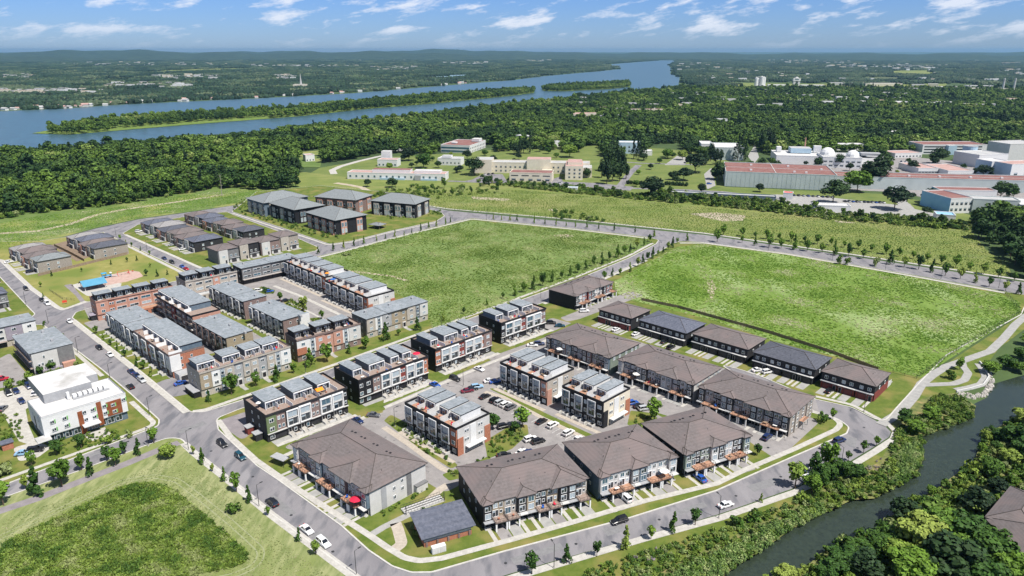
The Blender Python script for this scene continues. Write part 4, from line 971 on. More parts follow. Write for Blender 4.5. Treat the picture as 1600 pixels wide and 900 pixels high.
# ------------------------------------------------------------------ white-framed blocks along the middle road
GC = 'white-framed terrace blocks along the middle road'
F_, N_ = ('white', 'F'), ('brick_brown', 'N')
def bays(*a): return [x if len(x) == 3 else x for x in a]
C1 = flat_block('terrace_block', 'flat-roofed block with a green corner bay and white framed bays beside the four-way crossing', (414.4, 652), 43.6, 29.6, 15.8, 9.2, 'charcoal', [(3.2, 'olive', 'P'), (3.0, 'brick_brown', 'N'), (4.2, 'black', 'F'), (4.2, 'off', 'F'), (3.0, 'brick_brown', 'N'), (4.2, 'off', 'F'), (4.2, 'off', 'F'), (1.6, 'black', 'N')], [(2.2, 9.2, 4.6, 13.4), (12.2, 19.0, 4.6, 13.4), (21.0, 25.6, 4.6, 13.4)], boxwall='slateblue', deck='deck_pale', frontband='off', group=GC)
C2 = flat_block('terrace_block', 'flat-roofed block with black left end and white framed bays, second from the four-way crossing', (559, 597), 44.6, 31, 15.6, 9.2, 'black', [(2.0, 'black', 'P'), (3.6, 'black', 'P'), (3.0, 'brick_brown', 'N'), (4.0, 'off', 'F'), (4.0, 'off', 'F'), (2.4, 'maroon', 'N'), (3.8, 'off', 'F'), (3.8, 'black', 'F'), (2.2, 'brick', 'N')], [(.7, 4.4, 4.4, 13), (7.6, 14.2, 4.4, 13), (17, 20.6, 4.4, 13), (22.4, 26.2, 4.4, 13)], boxwall='slateblue', deck='deck_pale', frontband='off', group=GC)
C3 = flat_block('terrace_block', 'flat-roofed block with brown brick and white framed bays, third from the four-way crossing', (679.8, 548.3), 44.6, 29.8, 15.6, 9.2, 'charcoal', [(2.2, 'brick', 'N'), (4.0, 'off', 'F'), (4.0, 'off', 'F'), (2.8, 'maroon', 'N'), (4.0, 'off', 'F'), (4.0, 'off', 'F'), (1.0, 'brick', 'N'), (4, 'brick_brown', 'P')], [(1, 4.6, 4.4, 13), (8, 15, 4.4, 13), (17, 20.6, 4.4, 13), (22.2, 26, 4.4, 13)], boxwall='slateblue', deck='deck_pale', frontband='off', group=GC)
C4 = flat_block('terrace_block', 'flat-roofed block with brick bays at the far end of the middle road row', (782, 507), 43.6, 27.5, 14, 9.2, 'black', [(1.8, 'black', 'P'), (3.8, 'off', 'F'), (3.8, 'off', 'F'), (2.4, 'maroon', 'N'), (3.8, 'off', 'F'), (3.8, 'off', 'F'), (2.6, 'brick_brown', 'N')], [(.7, 5, 4.2, 12), (8, 14.2, 4.2, 12), (16.6, 23, 4.2, 12)], boxwall='slateblue', deck='deck_pale', frontband='off', group=GC)
for b_, brick in ((C1, 'maroon'), (C2, None)):
    for yy in ((3.0, 9.0) if brick else ()):
        b_.bx('entry_porch', -2.6, -.14, yy, yy + 2.4, 0, 2.4, brick if yy > 5 else 'charcoal'); b_.bx('porch_roof', -2.85, -.14, yy - .25, yy + 2.65, 2.41, 2.65, 'midgrey')
for b_ in (C1, C2, C3, C4): strip(b_, 1, b_.L + 1, -4.7, -2.7, 'concrete', Z3 - .002, 'sidewalk'); strip(b_, 1, b_.L, -2.65, -.15, 'concrete_grey', Z2, 'patio')
sheet('lane', [C1.w(9, -6.6), C4.w(C4.L + 7, -6.6), C4.w(C4.L + 7, -16), C1.w(9, -16)], Z2 + .003, 'asphalt_mid', world=True)
GD = 'dark-fronted terrace blocks around the parking lot'
def dark(name_lb, px, ang, L_, D_, bx_, nb, endm, corner):
    by = []
    for i in range(nb): by += [(3.6, 'black', 'F'), (1.9, 'black', 'P')]
    by[-1] = (2.6, corner, 'P')
    b = flat_block('terrace_block', name_lb, px, ang, L_, D_, 9.2, 'black', by, [(x0, x1, 3.6, D_ - 1.8) for x0, x1 in bx_], boxwall='slateblue', boxtrim='off', endR=endm, deck='deck', white_sides=True, path=3.6, group=GD, side_win=False)
    strip(b, 0, L_ + 2, -4.3, -2.5, 'paver', Z4 + .008, 'sidewalk')
    b.bx('end_panel', L_ + .14, L_ + .3, D_ * .38, D_ * .56, .5, 9.0, 'white'); b.bx('brick_corner', L_ - .5, L_ + .34, D_ - 2.4, D_ + .1, 0, 6.0, 'brick'); b.bx('brick_corner', L_ + .14, L_ + .34, -.1, 2.3, 0, 6.0, corner)
    for f in range(3):
        for y in (D_ * .24, D_ * .31, D_ * .66, D_ * .74): b.win('R', y, 1 + f * 3, .8, 1.2, 1, .15, 'glass')
    b.bx('canopy', L_ + .35, L_ + 1.9, 3.0, D_ - 3, 2.3, 2.65, 'white'); b.win('R', D_ * .5, .3, round(D_ - 7, 1), 1.7, 4, .36, 'glass_blue')
    return b
D1 = dark('dark-fronted block with four rooftop rooms and orange brick corners left of the parking lot', (634.7, 631), -44.1, 25.1, 13.8, [(2.2, 6.0), (7.0, 10.9), (13.3, 17.2), (18.6, 22.9)], 4, 'off', 'brick')
D2 = dark('dark-fronted block with four rooftop rooms right of the parking lot', (783, 568), -44.6, 23, 14.6, [(1.6, 5.4), (6.4, 10.3), (12.6, 16.4), (17.6, 21.4)], 4, 'beige', 'brick_pink')
D3 = dark('dark-fronted block with three rooftop rooms and cream end wall, right of the parking lot', (880, 605), -44.6, 17.6, 14.6, [(1.2, 5.0), (6.4, 10.3), (12.2, 16.0)], 3, 'cream', 'black')

# ------------------------------------------------------------------ beige blocks on the upper side of the middle road
E1 = flat_block('terrace_block', 'beige brick block with four rooftop rooms and a low brick porch at the four-way crossing', (310.7, 585.5), 44.7, 35.7, 11.3, 9.2, 'beige', [(4.2, 'tan', 'P'), (3.0, 'white', 'P'), (2.0, 'white', 'S'), (3.4, 'beige', 'P'), (3.4, 'midgrey', 'D'), (3.0, 'beige', 'P'), (3.0, 'beige', 'P'), (3.4, 'midgrey', 'D'), (3.4, 'beige', 'P'), (2.2, 'white', 'S'), (4.2, 'white', 'P')], [(.8, 7.4, 3.4, 9.8), (10.3, 16.9, 3.4, 9.8), (19, 25, 3.4, 9.8), (26, 32.6, 3.4, 9.8)], boxwall='slateblue', deck='deck_pale', ground='beige')
E1.bx('entry_porch', -2.4, -.14, 1, 9, 0, 2.3, 'black'); E1.bx('porch_roof', -2.7, -.14, .7, 9.3, 2.31, 2.55, 'midgrey')
E2 = flat_block('terrace_block', 'brick and white block with dark rooftop rooms right of the long beige block', (462.7, 533.9), 41.5, 29, 9.9, 9.2, 'brick_brown', [(4.2, 'white', 'P'), (2.2, 'white', 'S'), (3.2, 'brick_pink', 'P'), (3.0, 'brick_pink', 'D'), (3.4, 'brick_pink', 'P'), (2.2, 'white', 'S'), (4.4, 'off', 'P')], [(.8, 7.6, 3.2, 8.8), (10, 17, 3.2, 8.8), (18.6, 25.4, 3.2, 8.8)], boxwall='black', boxtrim='charcoal', deck='deck_pale', ground='beige')
E2.bx('facing', -.14, 4, -.62, -.42, 3.1, 6.0, 'brick'); 
E3 = flat_block('terrace_block', 'beige block with a plain flat grey roof beside the open green field', (572, 499.7), 45.0, 33.7, 11, 9.0, 'beige', [(4.0, 'beige', 'P'), (3.4, 'white', 'S'), (4.4, 'midgrey', 'P'), (4.4, 'tan', 'P'), (3.2, 'tan', 'D'), (4.4, 'beige', 'P'), (2.2, 'grey', 'S'), (4.2, 'off', 'P')], [], roofs=3, endL='grey')

# ------------------------------------------------------------------ left blocks
R6 = flat_block('terrace_block', 'long orange-red brick block with dark rooftop rooms beside the park', (149, 473.3), 43.4, 34.5, 9.2, 9.0, 'brick_pink', [(4.6, 'brick_pink', 'P'), (2.2, 'brick', 'N'), (5, 'brick_pink', 'G'), (4.6, 'brick_pink', 'G'), (5, 'brick_pink', 'G'), (4.6, 'brick_pink', 'G'), (4, 'brick', 'P')], [(1, 8, 2.4, 8), (9.6, 16.6, 2.4, 8), (18.4, 25.2, 2.4, 8), (27, 33.6, 2.4, 8)], boxwall='black', boxtrim='black', deck='membrane', steps=False)
R6.bx('garage_wing', 17, 33, -5.4, -1.6, 0, 2.8, 'brick', 'deck')
for k in range(4): R6.put(('g', 2.5, 2.0, 'garage', 'brick'), lambda: garage_mesh(2.5, 2.0, 'garage', 'brick'), 'F', 19 + 4 * k, 0, 5.42)
R6.bx('garage_wing', 2.5, 8, -5, -1.6, 0, 2.6, 'brick', 'deck'); R6.put(('g', 2.5, 2.0, 'garage', 'brick'), lambda: garage_mesh(2.5, 2.0, 'garage', 'brick'), 'F', 6, 0, 5.02)
R6.bx('entry_porch', -2.4, -.14, 2, 5.5, 0, 2.5, 'charcoal'); R6.bx('porch_roof', -2.8, -.14, 1.6, 6, 2.51, 2.7, 'purple')
R7 = flat_block('terrace_block', 'beige stone block with dark rooftop rooms at the end of the brown-roofed houses street', (288.9, 442), 44.5, 27, 11.7, 9.0, 'beige', [(4.2, 'beige', 'P'), (4.6, 'beige', 'G'), (4.6, 'beige', 'G'), (3.4, 'brick_pink', 'P'), (4.6, 'beige', 'G'), (4.6, 'beige', 'G')], [(.8, 7.8, 2.6, 9.6), (9.4, 16.4, 2.6, 9.6), (18.2, 25.4, 2.6, 9.6)], boxwall='black', boxtrim='black', deck='membrane', steps=False)
R7.bx('garage_wing', 4, 20, -5.4, -1.6, 0, 2.6, 'beige', 'roof_pale')
for k in range(4): R7.put(('g', 2.5, 2.0, 'garage', 'beige'), lambda: garage_mesh(2.5, 2.0, 'garage', 'beige'), 'F', 6 + 4 * k, 0, 5.42)
R8 = flat_block('terrace_block', 'dark grey block with a plain roof and garages behind the beige block', (377, 420.4), 43.6, 33.1, 11, 9.0, 'charcoal', [(5.5, 'grey', 'G')] * 6, [], roofs=2, steps=False, frontband='off')
for k, (nm, px, an, L_, D_, eR, bd, rf) in enumerate([
    ('grey flat-roofed row of narrow houses beside the street, next to the red brick block', (167.8, 489), -44.4, 31.5, 12.5, 'brick_brown', 'charcoal', 3),
    ('dark flat-roofed block with a tan end wall behind the red and white row', (303, 502), -43.0, 29, 11.5, 'tan', 'charcoal', 1),
    ('dark flat-roofed row facing the green court, the farther one', (328.5, 448.4), -43.0, 33.3, 11.5, 'brick_brown', 'black', 3),
    ('dark flat-roofed row facing the green court, the nearer one with the white corner', (390.5, 478.5), -43.0, 28.4, 11.5, 'brick_brown', 'black', 2)]):
    by = []
    for i in range(5): by += [(3.2, 'off' if (i + k) % 2 else 'midgrey', 'T' if k == 1 else 'F'), (2.4, 'charcoal', 'P')]
    b_ = flat_block('terrace_block', nm, px, an, L_, D_, 9.0, bd, by, [], endR=eR, roofs=rf, steps=(k != 1), frontband='off' if k == 0 else None)
    if k == 3: b_.bx('white_corner', L_ - .3, L_ + 1.4, D_ - 4, D_ + .8, 0, 10, 'white', 'membrane')
F1b = flat_block('terrace_block', 'red brick and white row with roof terraces facing the left street', (211, 519.3), -44.4, 36.5, 13.0, 9.0, 'brick_brown', [(3.2, 'off', 'F'), (2.6, 'brick_brown', 'P'), (3.2, 'sage', 'F'), (2.6, 'brick', 'P'), (3.2, 'off', 'F'), (3, 'charcoal', 'P'), (3.2, 'grey', 'F'), (3.2, 'white', 'P')], [(0.5, 11.8, 3.6, 12.8), (12.1, 23.4, 3.6, 12.8), (23.7, 35.6, 4.2, 12.8)], boxwall='slateblue', deck='deck_pale', endR='brick')
F1b.bx('white_corner', 34, 36.9, -.5, 3.5, 2.9, 9.2, 'white'); F1b.bx('garage_wing', 36.64, 41.5, .4, 7.4, 0, 2.7, 'off', 'midgrey'); 
for k in range(2): F1b.put(('g', 2.5, 2.1, 'garage', 'off'), lambda: garage_mesh(2.5, 2.1, 'garage', 'off'), 'R', 2.3 + 3.2 * k, 0, 5.02)
F2 = flat_block('terrace_block', 'dark brick row with two long rooftop rooms behind the street-side row', (244, 463), -44.6, 41, 12.6, 9.0, 'black', [(3.4, 'charcoal', 'B'), (2.8, 'brick_brown', 'P'), (3.4, 'black', 'B'), (2.8, 'maroon', 'P'), (3.4, 'black', 'B'), (2.8, 'brick_brown', 'P'), (3.4, 'charcoal', 'B')], [(.5, 16, 1.6, 12), (16.4, 33, 2.4, 12)], boxwall='slateblue', deck='deck_pale', endR='brick_pink', steps=False, frontband='off')
F9 = dark('dark-fronted row with white rooftop side walls beside the green field, the farther one', (445, 408.8), -45.5, 43, 14, [(1.5, 9.5), (11.5, 19.5), (21.5, 30), (32, 40.5)], 6, 'off', 'brick')
F10 = dark('dark-fronted row with orange brick end beside the green field, the nearer of two', (510, 440), -45.5, 37, 15, [(1, 10), (12, 21.5), (24, 33.5)], 5, 'off', 'brick')
I2 = flat_block('terrace_block', 'flat-roofed block with white and grey end wall behind the white building', (21.3, 526.3), -44.6, 25.8, 14.5, 9.0, 'black', [(3.4, 'charcoal', 'B')] * 7, [], endR='off', roofs=1, steps=False, side_win=False)
for y, z in ((4, 6.2), (6.5, 3.8), (3.2, 3.4), (2, 3.2)): I2.win('R', y, z, .8, 1.3, 1, .14, 'glass')
I2.bx('end_panel', 25.94, 26.1, 8.8, 14.3, 0, 8.95, 'grey'); I2.bx('base_course', 25.94, 27.2, .2, 10.5, 0, 1.6, 'purple'); I2.bx('red_porch', 25.94, 28, 9.5, 14, .0, 2.8, 'brick_pink')
q_ = G(54.5, 501, 9); L_ = 34
I1 = flat_block('terrace_block', 'flat-roofed block with a white corner cut by the left edge of the photo, beside the left street', None, 44.5, L_, 12, 9.0, 'beige', [(4, 'grey', 'P'), (4, 'off', 'G'), (4, 'grey', 'P'), (4, 'off', 'G'), (4, 'purple', 'P'), (4, 'white', 'P')], [], steps=False) if False else None
x_, y_ = q_[0] - L_ * math.cos(rad(44.5)), q_[1] - L_ * math.sin(rad(44.5))
px_ = P3(x_, y_, 9)
I1 = flat_block('terrace_block', 'flat-roofed block with a white corner, cut by the left edge of the photo', px_, 44.5, L_, 12, 9.0, 'beige', [(5, 'grey', 'G'), (4, 'off', 'P'), (5, 'grey', 'G'), (4, 'off', 'G'), (5, 'purple', 'P'), (4, 'white', 'P')], [], steps=False)
x_, y_ = G(11, 458, 7.5)
semi_row('house_row', 'grey house row cut by the left edge of the photo above the side street', P3(x_ - 20 * .715, y_ - 20 * .7, 7.5), 44.5, 20, 12, 7.0, 3, 'shingle_slate', 'grey', 'grey')

# ------------------------------------------------------------------ single houses in the upper left
def row_house(label, x, y, ang, w, d, h, roof, body, brick, flip=False):
    b = B('house', label, None, h, ang, w, d, 'attached houses in the upper left', 'house', at=(x, y))
    b.bx('wall', .02, w - .02, 0, d, 0, h, body); hip_roof(b, 2.3, .45, roof, 0)
    b.bx('facing', .4, w * .45, -.8, -.003, 0, h - .1, brick); b.bx('facing', w * .52, w - .4, -.5, -.003, 0, 2.7, 'off')
    b.garage('F', w * .72, 0, 3.0, 2.2, 'garage', 'off', .52); b.door('F', w * .34, 0, 1, 2.1, 'black', 'off', .81)
    b.win('F', w * .24, 3.5, 2.0, 1.5, 2, .81); b.win('F', w * .62, 3.5, 1.3, 1.4, 2); b.win('F', w * .84, 3.5, 1.3, 1.4, 2); b.bx('ledge', w * .5, w - .3, -1.1, -.51, 2.71, 2.9, 'midgrey')
    for yy in (.3, .6): b.win('R', d * yy, 3.4, 1.2, 1.3, 1, .0); b.win('R', d * yy, .8, 1.2, 1.3, 1, .0)
    for xx in (.25, .7): b.win('K', w * xx, 3.4, 1.3, 1.3, 2); b.win('K', w * xx, .3, 1.8, 2.0, 2)
    return b
def house_line(px, ang, n, tot, d, roofs, names, h=6.0, bricks=('brick_brown', 'off', 'brick_pink', 'beige'), drive=6):
    x0, y0 = G(px[0], px[1], h); w = tot / n; c, s = math.cos(rad(ang)), math.sin(rad(ang))
    for i in range(n):
        st = (i % 2) * 1.3
        b = row_house(names[i], x0 + c * w * i + s * -st, y0 + s * w * i + c * st, ang, w - .7, d, h + (.55 if i % 2 else 0), roofs[i], ('grey', 'charcoal', 'brick_brown', 'stone')[i % 4], bricks[i % len(bricks)])
        if drive: strip(b, w * .5, w * .93, -drive, -.6, 'concrete_grey', Z3 - .004, 'driveway'); strip(b, w * .25, w * .4, -drive, -.9, 'concrete', Z3 - .0085, 'walkway')
sb, sd, sl_, sg, sk = 'shingle_brown', 'shingle_dark', 'shingle_light', 'shingle_grey', 'shingle_slate'
o4 = ['farthest', 'second farthest', 'second nearest', 'nearest']
house_line((15, 388), -42.8, 4, 49.6, 17.3, [sl_, sb, sb, sg], ['%s roofed house, %s of the four above the park beside the left street' % (c, o) for c, o in zip(('light grey', 'brown', 'brown', 'grey-green'), o4)])
house_line((105, 370), -44.5, 4, 48.8, 19, [sl_, sk, sb, sd], ['%s roofed house, %s of the four with bare brown yards behind' % (c, o) for c, o in zip(('light grey', 'slate blue', 'brown', 'black'), o4)], drive=0)
o6 = ['farthest', 'second farthest', 'third farthest', 'third nearest', 'second nearest', 'nearest']
house_line((221, 348), -44.4, 6, 84, 18.5, [sk, sl_, sd, sb, sb, sk], ['%s roofed house, %s of the six facing the street past the park' % (c, o) for c, o in zip(('slate blue', 'light grey', 'dark', 'brown', 'brown', 'slate'), o6)])
house_line((289, 335), -43.4, 6, 86, 15, [sb, sk, sk, sb, sb, sd], ['%s roofed house, %s of the six in the hidden second row' % (c, o) for c, o in zip(('grey-brown', 'slate blue', 'slate blue', 'brown', 'brown', 'dark'), o6)], drive=0)
house_line((339.6, 393), 46.5, 4, 54.3, 13.5, [sb] * 4, ['stone-fronted brown-roofed house, %s from the left behind the flat dark block' % o for o in ('first', 'second', 'third', 'fourth')], bricks=('off', 'beige', 'off', 'beige'), drive=4, h=8.2)

# ------------------------------------------------------------------ grey hip-roofed villas
def villa(label, px, ang, L, D, body, brick, h=10.6):
    b = B('villa_block', label, px, h, ang, L, D, 'grey hip-roofed blocks', 'apartment block')
    b.bx('wall', 0, L, 0, D, 0, h, body); hip_roof(b, 5.2, 1.1, 'shingle_grey', 0)
    n = max(3, int(L / 9))
    for i in range(n):
        x = L * (i + .5) / n; b.bx('bay', x - 2.4, x + 2.4, -.9, -.003, 0, h - 1.3, brick if i % 2 == 0 or brick != 'charcoal' else 'stone')
        for dx in (-1.25, 1.25): b.win('F', x + dx, 5.4, 1.8, 3.0, 2, .9, 'glass_blue', 'white_trim'); b.win('F', x + dx, 1.2, 1.8, 3.0, 2, .9, 'glass_pale', 'white_trim')
        b.bx('balcony', x + 2.5, x + 4.4, -1.3, -.004, 4.6, 4.8, 'coping'); b.rail(x + 2.55, -1.25, x + 4.35, -1.25, 4.8); b.win('F', x + 3.5, .2, 1.4, 2.1, 1, 0, 'glass'); b.win('F', x + 3.5, 4.9, 1.4, 2.4, 1, 0, 'glass')
    m = max(2, int(D / 10))
    for i in range(m):
        y = D * (i + .5) / m; b.bx('bay', L + .003, L + .8, y - 2.3, y + 2.3, 0, h - 1.3, brick)
        for dy in (-1.2, 1.2): b.win('R', y + dy, 5.4, 1.7, 3.0, 2, .82, 'glass_blue'); b.win('R', y + dy, 1.2, 1.7, 3.0, 2, .82, 'glass_pale')
    return b
villa('grey hip-roofed block, farthest left of the five by the wood', (386, 310), -44.5, 27, 37, 'slateblue', 'beige')
villa('grey hip-roofed black block between two others beside the curved lane', (422.5, 317.5), -44.5, 35.5, 24, 'black', 'charcoal')
villa('grey hip-roofed block with orange brick bays, nearest of the five', (479, 332), -44.5, 37, 25, 'black', 'brick_pink')
villa('grey hip-roofed red brick block at the back next to the meadow', (492.5, 307.5), -22.5, 37.5, 22.5, 'brick_brown', 'brick_pink')
villa('grey hip-roofed block with beige bays, farthest right of the five', (580, 313.7), -22.5, 38, 22.5, 'black', 'beige')
gz = B('gazebo', 'small square park pavilion with a low grey roof in front of the hip-roofed blocks', (577, 351), 2.7, -30, 9, 7, None, 'pavilion')
hip_roof(gz, 1.5, .7, 'shingle_grey', 0)
for x, y in ((.2, .2), (8.6, .2), (.2, 6.6), (8.6, 6.6), (4.4, .2)): gz.bx('post', x, x + .25, y, y + .25, 0, 2.7, 'wood')
gz.bx('bench_wall', 1, 8, 6.0, 6.3, 0, 1, 'grey')

# ------------------------------------------------------------------ white community building
J = B('community_building', 'three-storey white building with rust-red panels and a white roof by the four-way crossing', (64, 655), 9.6, 45.3, 30.5, 16.5, None, 'building')
J.bx('wall', 0, 30.5, 0, 16.5, 3.1, 9.6, 'white', 'roof_white'); J.bx('ground_floor', .5, 30.2, .7, 16.4, 0, 3.09, 'slateblue')
for q in ((-.05, 30.55, -.05, .3), (-.05, 30.55, 16.2, 16.55), (-.05, .3, .3, 16.2), (30.2, 30.55, .3, 16.2)): J.bx('parapet', *q, 9.61, 10.0, 'white', 'metal')
J.bx('rear_wing', 10, 27, 16.51, 30, 0, 9.3, 'midgrey', 'roof_white')
J.bx('penthouse', 4.5, 22, 10.5, 29.5, 9.62, 12.9, 'midgrey', 'roof_white'); J.bx('penthouse', 22.01, 26.5, 16.6, 29.5, 9.62, 12.7, 'midgrey', 'roof_white')
for i in range(7): J.bx('rooftop_unit', 13.8 + i * 1.9, 15.2 + i * 1.9, 7.2, 8.7, 10.1, 11.3, 'white')
J.bx('rooftop_unit', 12, 13, 8.4, 9.4, 9.7, 12.2, 'white'); J.bx('roof_screen', 13.5, 27.2, 6.9, 7.0, 9.62, 10.3, 'metal')
for x0, x1, z0, z1 in ((12.2, 14, 3.12, 8.2), (19.2, 21.0, 1.2, 9.5), (22.7, 28.4, 3.4, 8.5), (12.6, 14.4, .2, 3.0)): J.bx('rust_panel', x0, x1, -.14, -.003, z0, z1, 'rust')
for x, z in ((3.3, 6.9), (3.5, 4.2), (7.6, 6.9), (7.8, 4.2), (14.6, 6.9), (14.8, 4.2), (17.7, 6.9), (17.9, 4.2), (22.0, 6.9), (22.0, 4.4), (25.2, 6.4), (25.4, 4.0), (29.3, 7.2)):
    J.win('F', x, z, 1.5, 1.15, 2, .145, 'glass'); 
    if x not in (14.6, 14.8): J.bx('green_panel', x + .78, x + 1.2, -.2, -.004, z - .05, z + 1.2, 'green_panel')
for k in range(9): J.win('F', 2 + k * 3.1, .5, 2.4, 2.2, 2, -.66, 'glass')
J.bx('canopy', 13, 19.2, -2.6, -.01, 3.12, 3.4, 'white', 'roof_white'); J.bx('canopy', -3.2, 1.6, -2.8, 1.2, 2.9, 3.3, 'white', 'roof_white'); J.bx('column', 1, 1.4, -2.6, -2.2, 0, 2.89, 'beige')
for z in (4.0, 6.8): J.win('L', 4.2, z, 1.0, 2.0, 1, 0, 'glass'); J.win('L', 11, z, 1.0, 1.4, 1, 0, 'glass')
J.bx('stair_window', -.06, -.003, 8.9, 10.2, .5, 7, 'black')
strip(J, 10.5, 17, -7, -.2, 'concrete', Z3, 'plaza'); J.t.scale = (.82, 1, 1)

# ------------------------------------------------------------------ small brick service building
K = B('service_building', 'small brick building under one sloping dark shingle roof at the road corner', (660, 842.7), 3.2, 24.6, 14.1, 9.7, None, 'service building')
K.bx('brick_base', .6, 13.5, .6, 9.1, 0, 1.3, 'brick'); K.bx('clerestory', .75, 13.35, .75, 9, 1.31, 2.3, 'off'); K.bx('fascia', .3, 13.8, .3, 9.4, 2.31, 3.2, 'slateblue')
mb = MB().add([(-.3, -.3, 3.2), (14.4, -.3, 3.2), (14.4, 10, 4.6), (-.3, 10, 4.6), (-.3, -.3, 3.0), (14.4, -.3, 3.0), (14.4, 10, 4.4), (-.3, 10, 4.4)], [(0, 1, 2, 3), (4, 7, 6, 5), (4, 5, 1, 0), (5, 6, 2, 1), (6, 7, 3, 2), (7, 4, 0, 3)], 'shingle_slate')
K.mesh('roof', mb); K.mesh('gable', MB().add([(.3, 9.4, 3.2), (.3, .3, 3.2), (.3, 9.4, 4.3)], [(0, 1, 2)], 'slateblue').add([(13.8, .3, 3.2), (13.8, 9.4, 3.2), (13.8, 9.4, 4.3)], [(0, 1, 2)], 'slateblue'))
for k in range(5): K.bx('brick_pier', 1 + k * 2.9, 1.5 + k * 2.9, .35, .598, 0, 1.5, 'brick_brown')
kb = B('utility_cabinet', 'white utility cabinet with two doors on the lawn corner below the dark-roofed brick building', (676, 868), 0, 24.6, 3.6, 1.3, None, 'utility cabinet')
kb.bx('cabinet', 0, 3.6, 0, 1.3, 0, 1.9, 'white'); kb.bx('cabinet_door', .15, 1.7, -.06, -.003, .1, 1.8, 'off'); kb.bx('cabinet_door', 1.9, 3.45, -.06, -.003, .1, 1.8, 'off')
wk = lambda px, w, m='concrete_grey': ribbon('footpath', px, w, Z3, m, r=2)
wk([(577, 838), (600, 824), (636, 806), (655, 797)], 2.2); wk([(613, 862), (628, 850), (622, 828), (618, 818)], 3, 'paver'); wk([(655, 797), (672, 780), (688, 765), (700, 758)], 2.6, 'paver')
rp = B('access_ramp', 'stepped metal ramp with railings between the white end wall and the dark-roofed brick building', (634, 806), 0, 33, 12, 3.2, None, 'ramp')
rp.bx('ramp_slab', 0, 12, 0, 3.2, 0, .35, 'off')
for y in (.1, 1.1, 2.1, 3.1): rp.rail(0, y, 12, y, .35)
for x in (.2, 11.8): rp.bx('post', x - .08, x + .08, 0, .16, 0, 3, 'pole')

# ------------------------------------------------------------------ park shelter and play things
sh = B('park_shelter', 'open park shelter with a bright blue gable metal roof on the pale plaza', (132, 448), 2.7, 44, 10, 8, None, 'shelter')
mb = MB()
for sgn in (0, 1):
    y0, y1 = (-.8, 4) if not sgn else (8.8, 4); mb.add([(-.8, y0, 2.7), (10.8, y0, 2.7), (10.8, y1, 4.9), (-.8, y1, 4.9)], [(0, 1, 2, 3) if not sgn else (3, 2, 1, 0)], 'metal_blue')
    mb.add([(-.8, y0, 2.55), (10.8, y0, 2.55), (10.8, y1, 4.75), (-.8, y1, 4.75)], [(3, 2, 1, 0) if not sgn else (0, 1, 2, 3)], 'wood')
    mb.box(-.8, 10.8, min(y0, y0 + (.1 if not sgn else -.1)), max(y0, y0 + (.1 if not sgn else -.1)), 2.5, 2.72, 'metal_blue')
sh.mesh('roof', mb)
for x in (.2, 9.8):
    for y in (.2, 7.8): sh.bx('post', x - .15, x + .15, y - .15, y + .15, 0, 2.6, 'off')
sh.bx('table', 2, 7, 3, 4.2, .7, .8, 'wood'); sh.bx('bench', 2, 7, 2, 2.4, .4, .48, 'wood')
pg = B('climbing_frame', 'blue and white climbing frame with slide on the playground', (161, 436), 0, 40, 6, 4, None, 'playground equipment')
for x, y in ((0, 0), (2, 0), (2, 2), (0, 2), (4.4, 0), (4.4, 2)): pg.bx('post', x - .08, x + .08, y - .08, y + .08, 0, 2.8, 'play_blue')
pg.bx('platform', 0, 4.4, 0, 2, 1.2, 1.35, 'play_blue'); pg.mesh('slide', MB().add([(4.4, .3, 1.3), (4.4, 1.4, 1.3), (7.6, 1.4, .15), (7.6, .3, .15)], [(0, 3, 2, 1)], 'white').add([(4.4, .3, 1.2), (4.4, 1.4, 1.2), (7.6, 1.4, .05), (7.6, .3, .05)], [(0, 1, 2, 3)], 'white'))
pg.mesh('canopy', MB().box(-.3, 2.3, -.3, 2.3, 2.8, 2.9, 'play_blue').box(3.9, 4.9, -.3, 2.3, 2.5, 2.6, 'white'))
sw = B('swing_set', 'red swing frame on the pink playground surface', (185, 432), 0, 44, 6, 2, None, 'swing')
sw.mesh('swing_frame', MB().tube((0, 0, 0), (0, 1, 2.4), .08, 'play_red').tube((0, 2, 0), (0, 1, 2.4), .08, 'play_red').tube((6, 0, 0), (6, 1, 2.4), .08, 'play_red').tube((6, 2, 0), (6, 1, 2.4), .08, 'play_red').tube((0, 1, 2.4), (6, 1, 2.4), .08, 'play_red'))
for x in (2, 4): sw.bx('swing_seat', x - .3, x + .3, .85, 1.15, .5, .56, 'black'); sw.bx('chain', x - .28, x - .25, .98, 1.01, .56, 2.35, 'metal')
for px, hh in (((199, 427.5), 1.3), ((206, 425.5), 1.5)):
    sp = B('spring_rider', 'small %s play rider on the pink playground surface' % ('red' if hh < 1.4 else 'dark'), px, 0, 30, 1, .5, None, 'playground equipment'); sp.bx('seat', 0, 1, 0, .5, .5, .8, 'play_red'); sp.bx('handle', .7, .8, 0, .5, .8, hh, 'rail'); sp.bx('spring', .35, .65, .1, .4, 0, .5, 'metal')
sgn = B('park_sign', 'small orange-red sign board at the park corner near the parked white van', (98, 476), 0, 30, 2, .2, None, 'sign'); sgn.bx('board', 0, 2, 0, .12, .8, 2.0, 'play_red'); sgn.bx('post', .1, .25, 0, .12, 0, .8, 'wood'); sgn.bx('post', 1.75, 1.9, 0, .12, 0, .8, 'wood')
st = B('bus_shelter', 'small flat shelter with a pale roof on the lawn beside the green corner bay', (424, 714), 2.3, -30, 5, 2.2, None, 'shelter')
st.bx('roof', -.3, 5.3, -.3, 2.5, 2.3, 2.5, 'midgrey'); 
for x in (0, 4.9): st.bx('post', x, x + .12, 0, .12, 0, 2.3, 'rail'); st.bx('post', x, x + .12, 2.1, 2.22, 0, 2.3, 'rail')
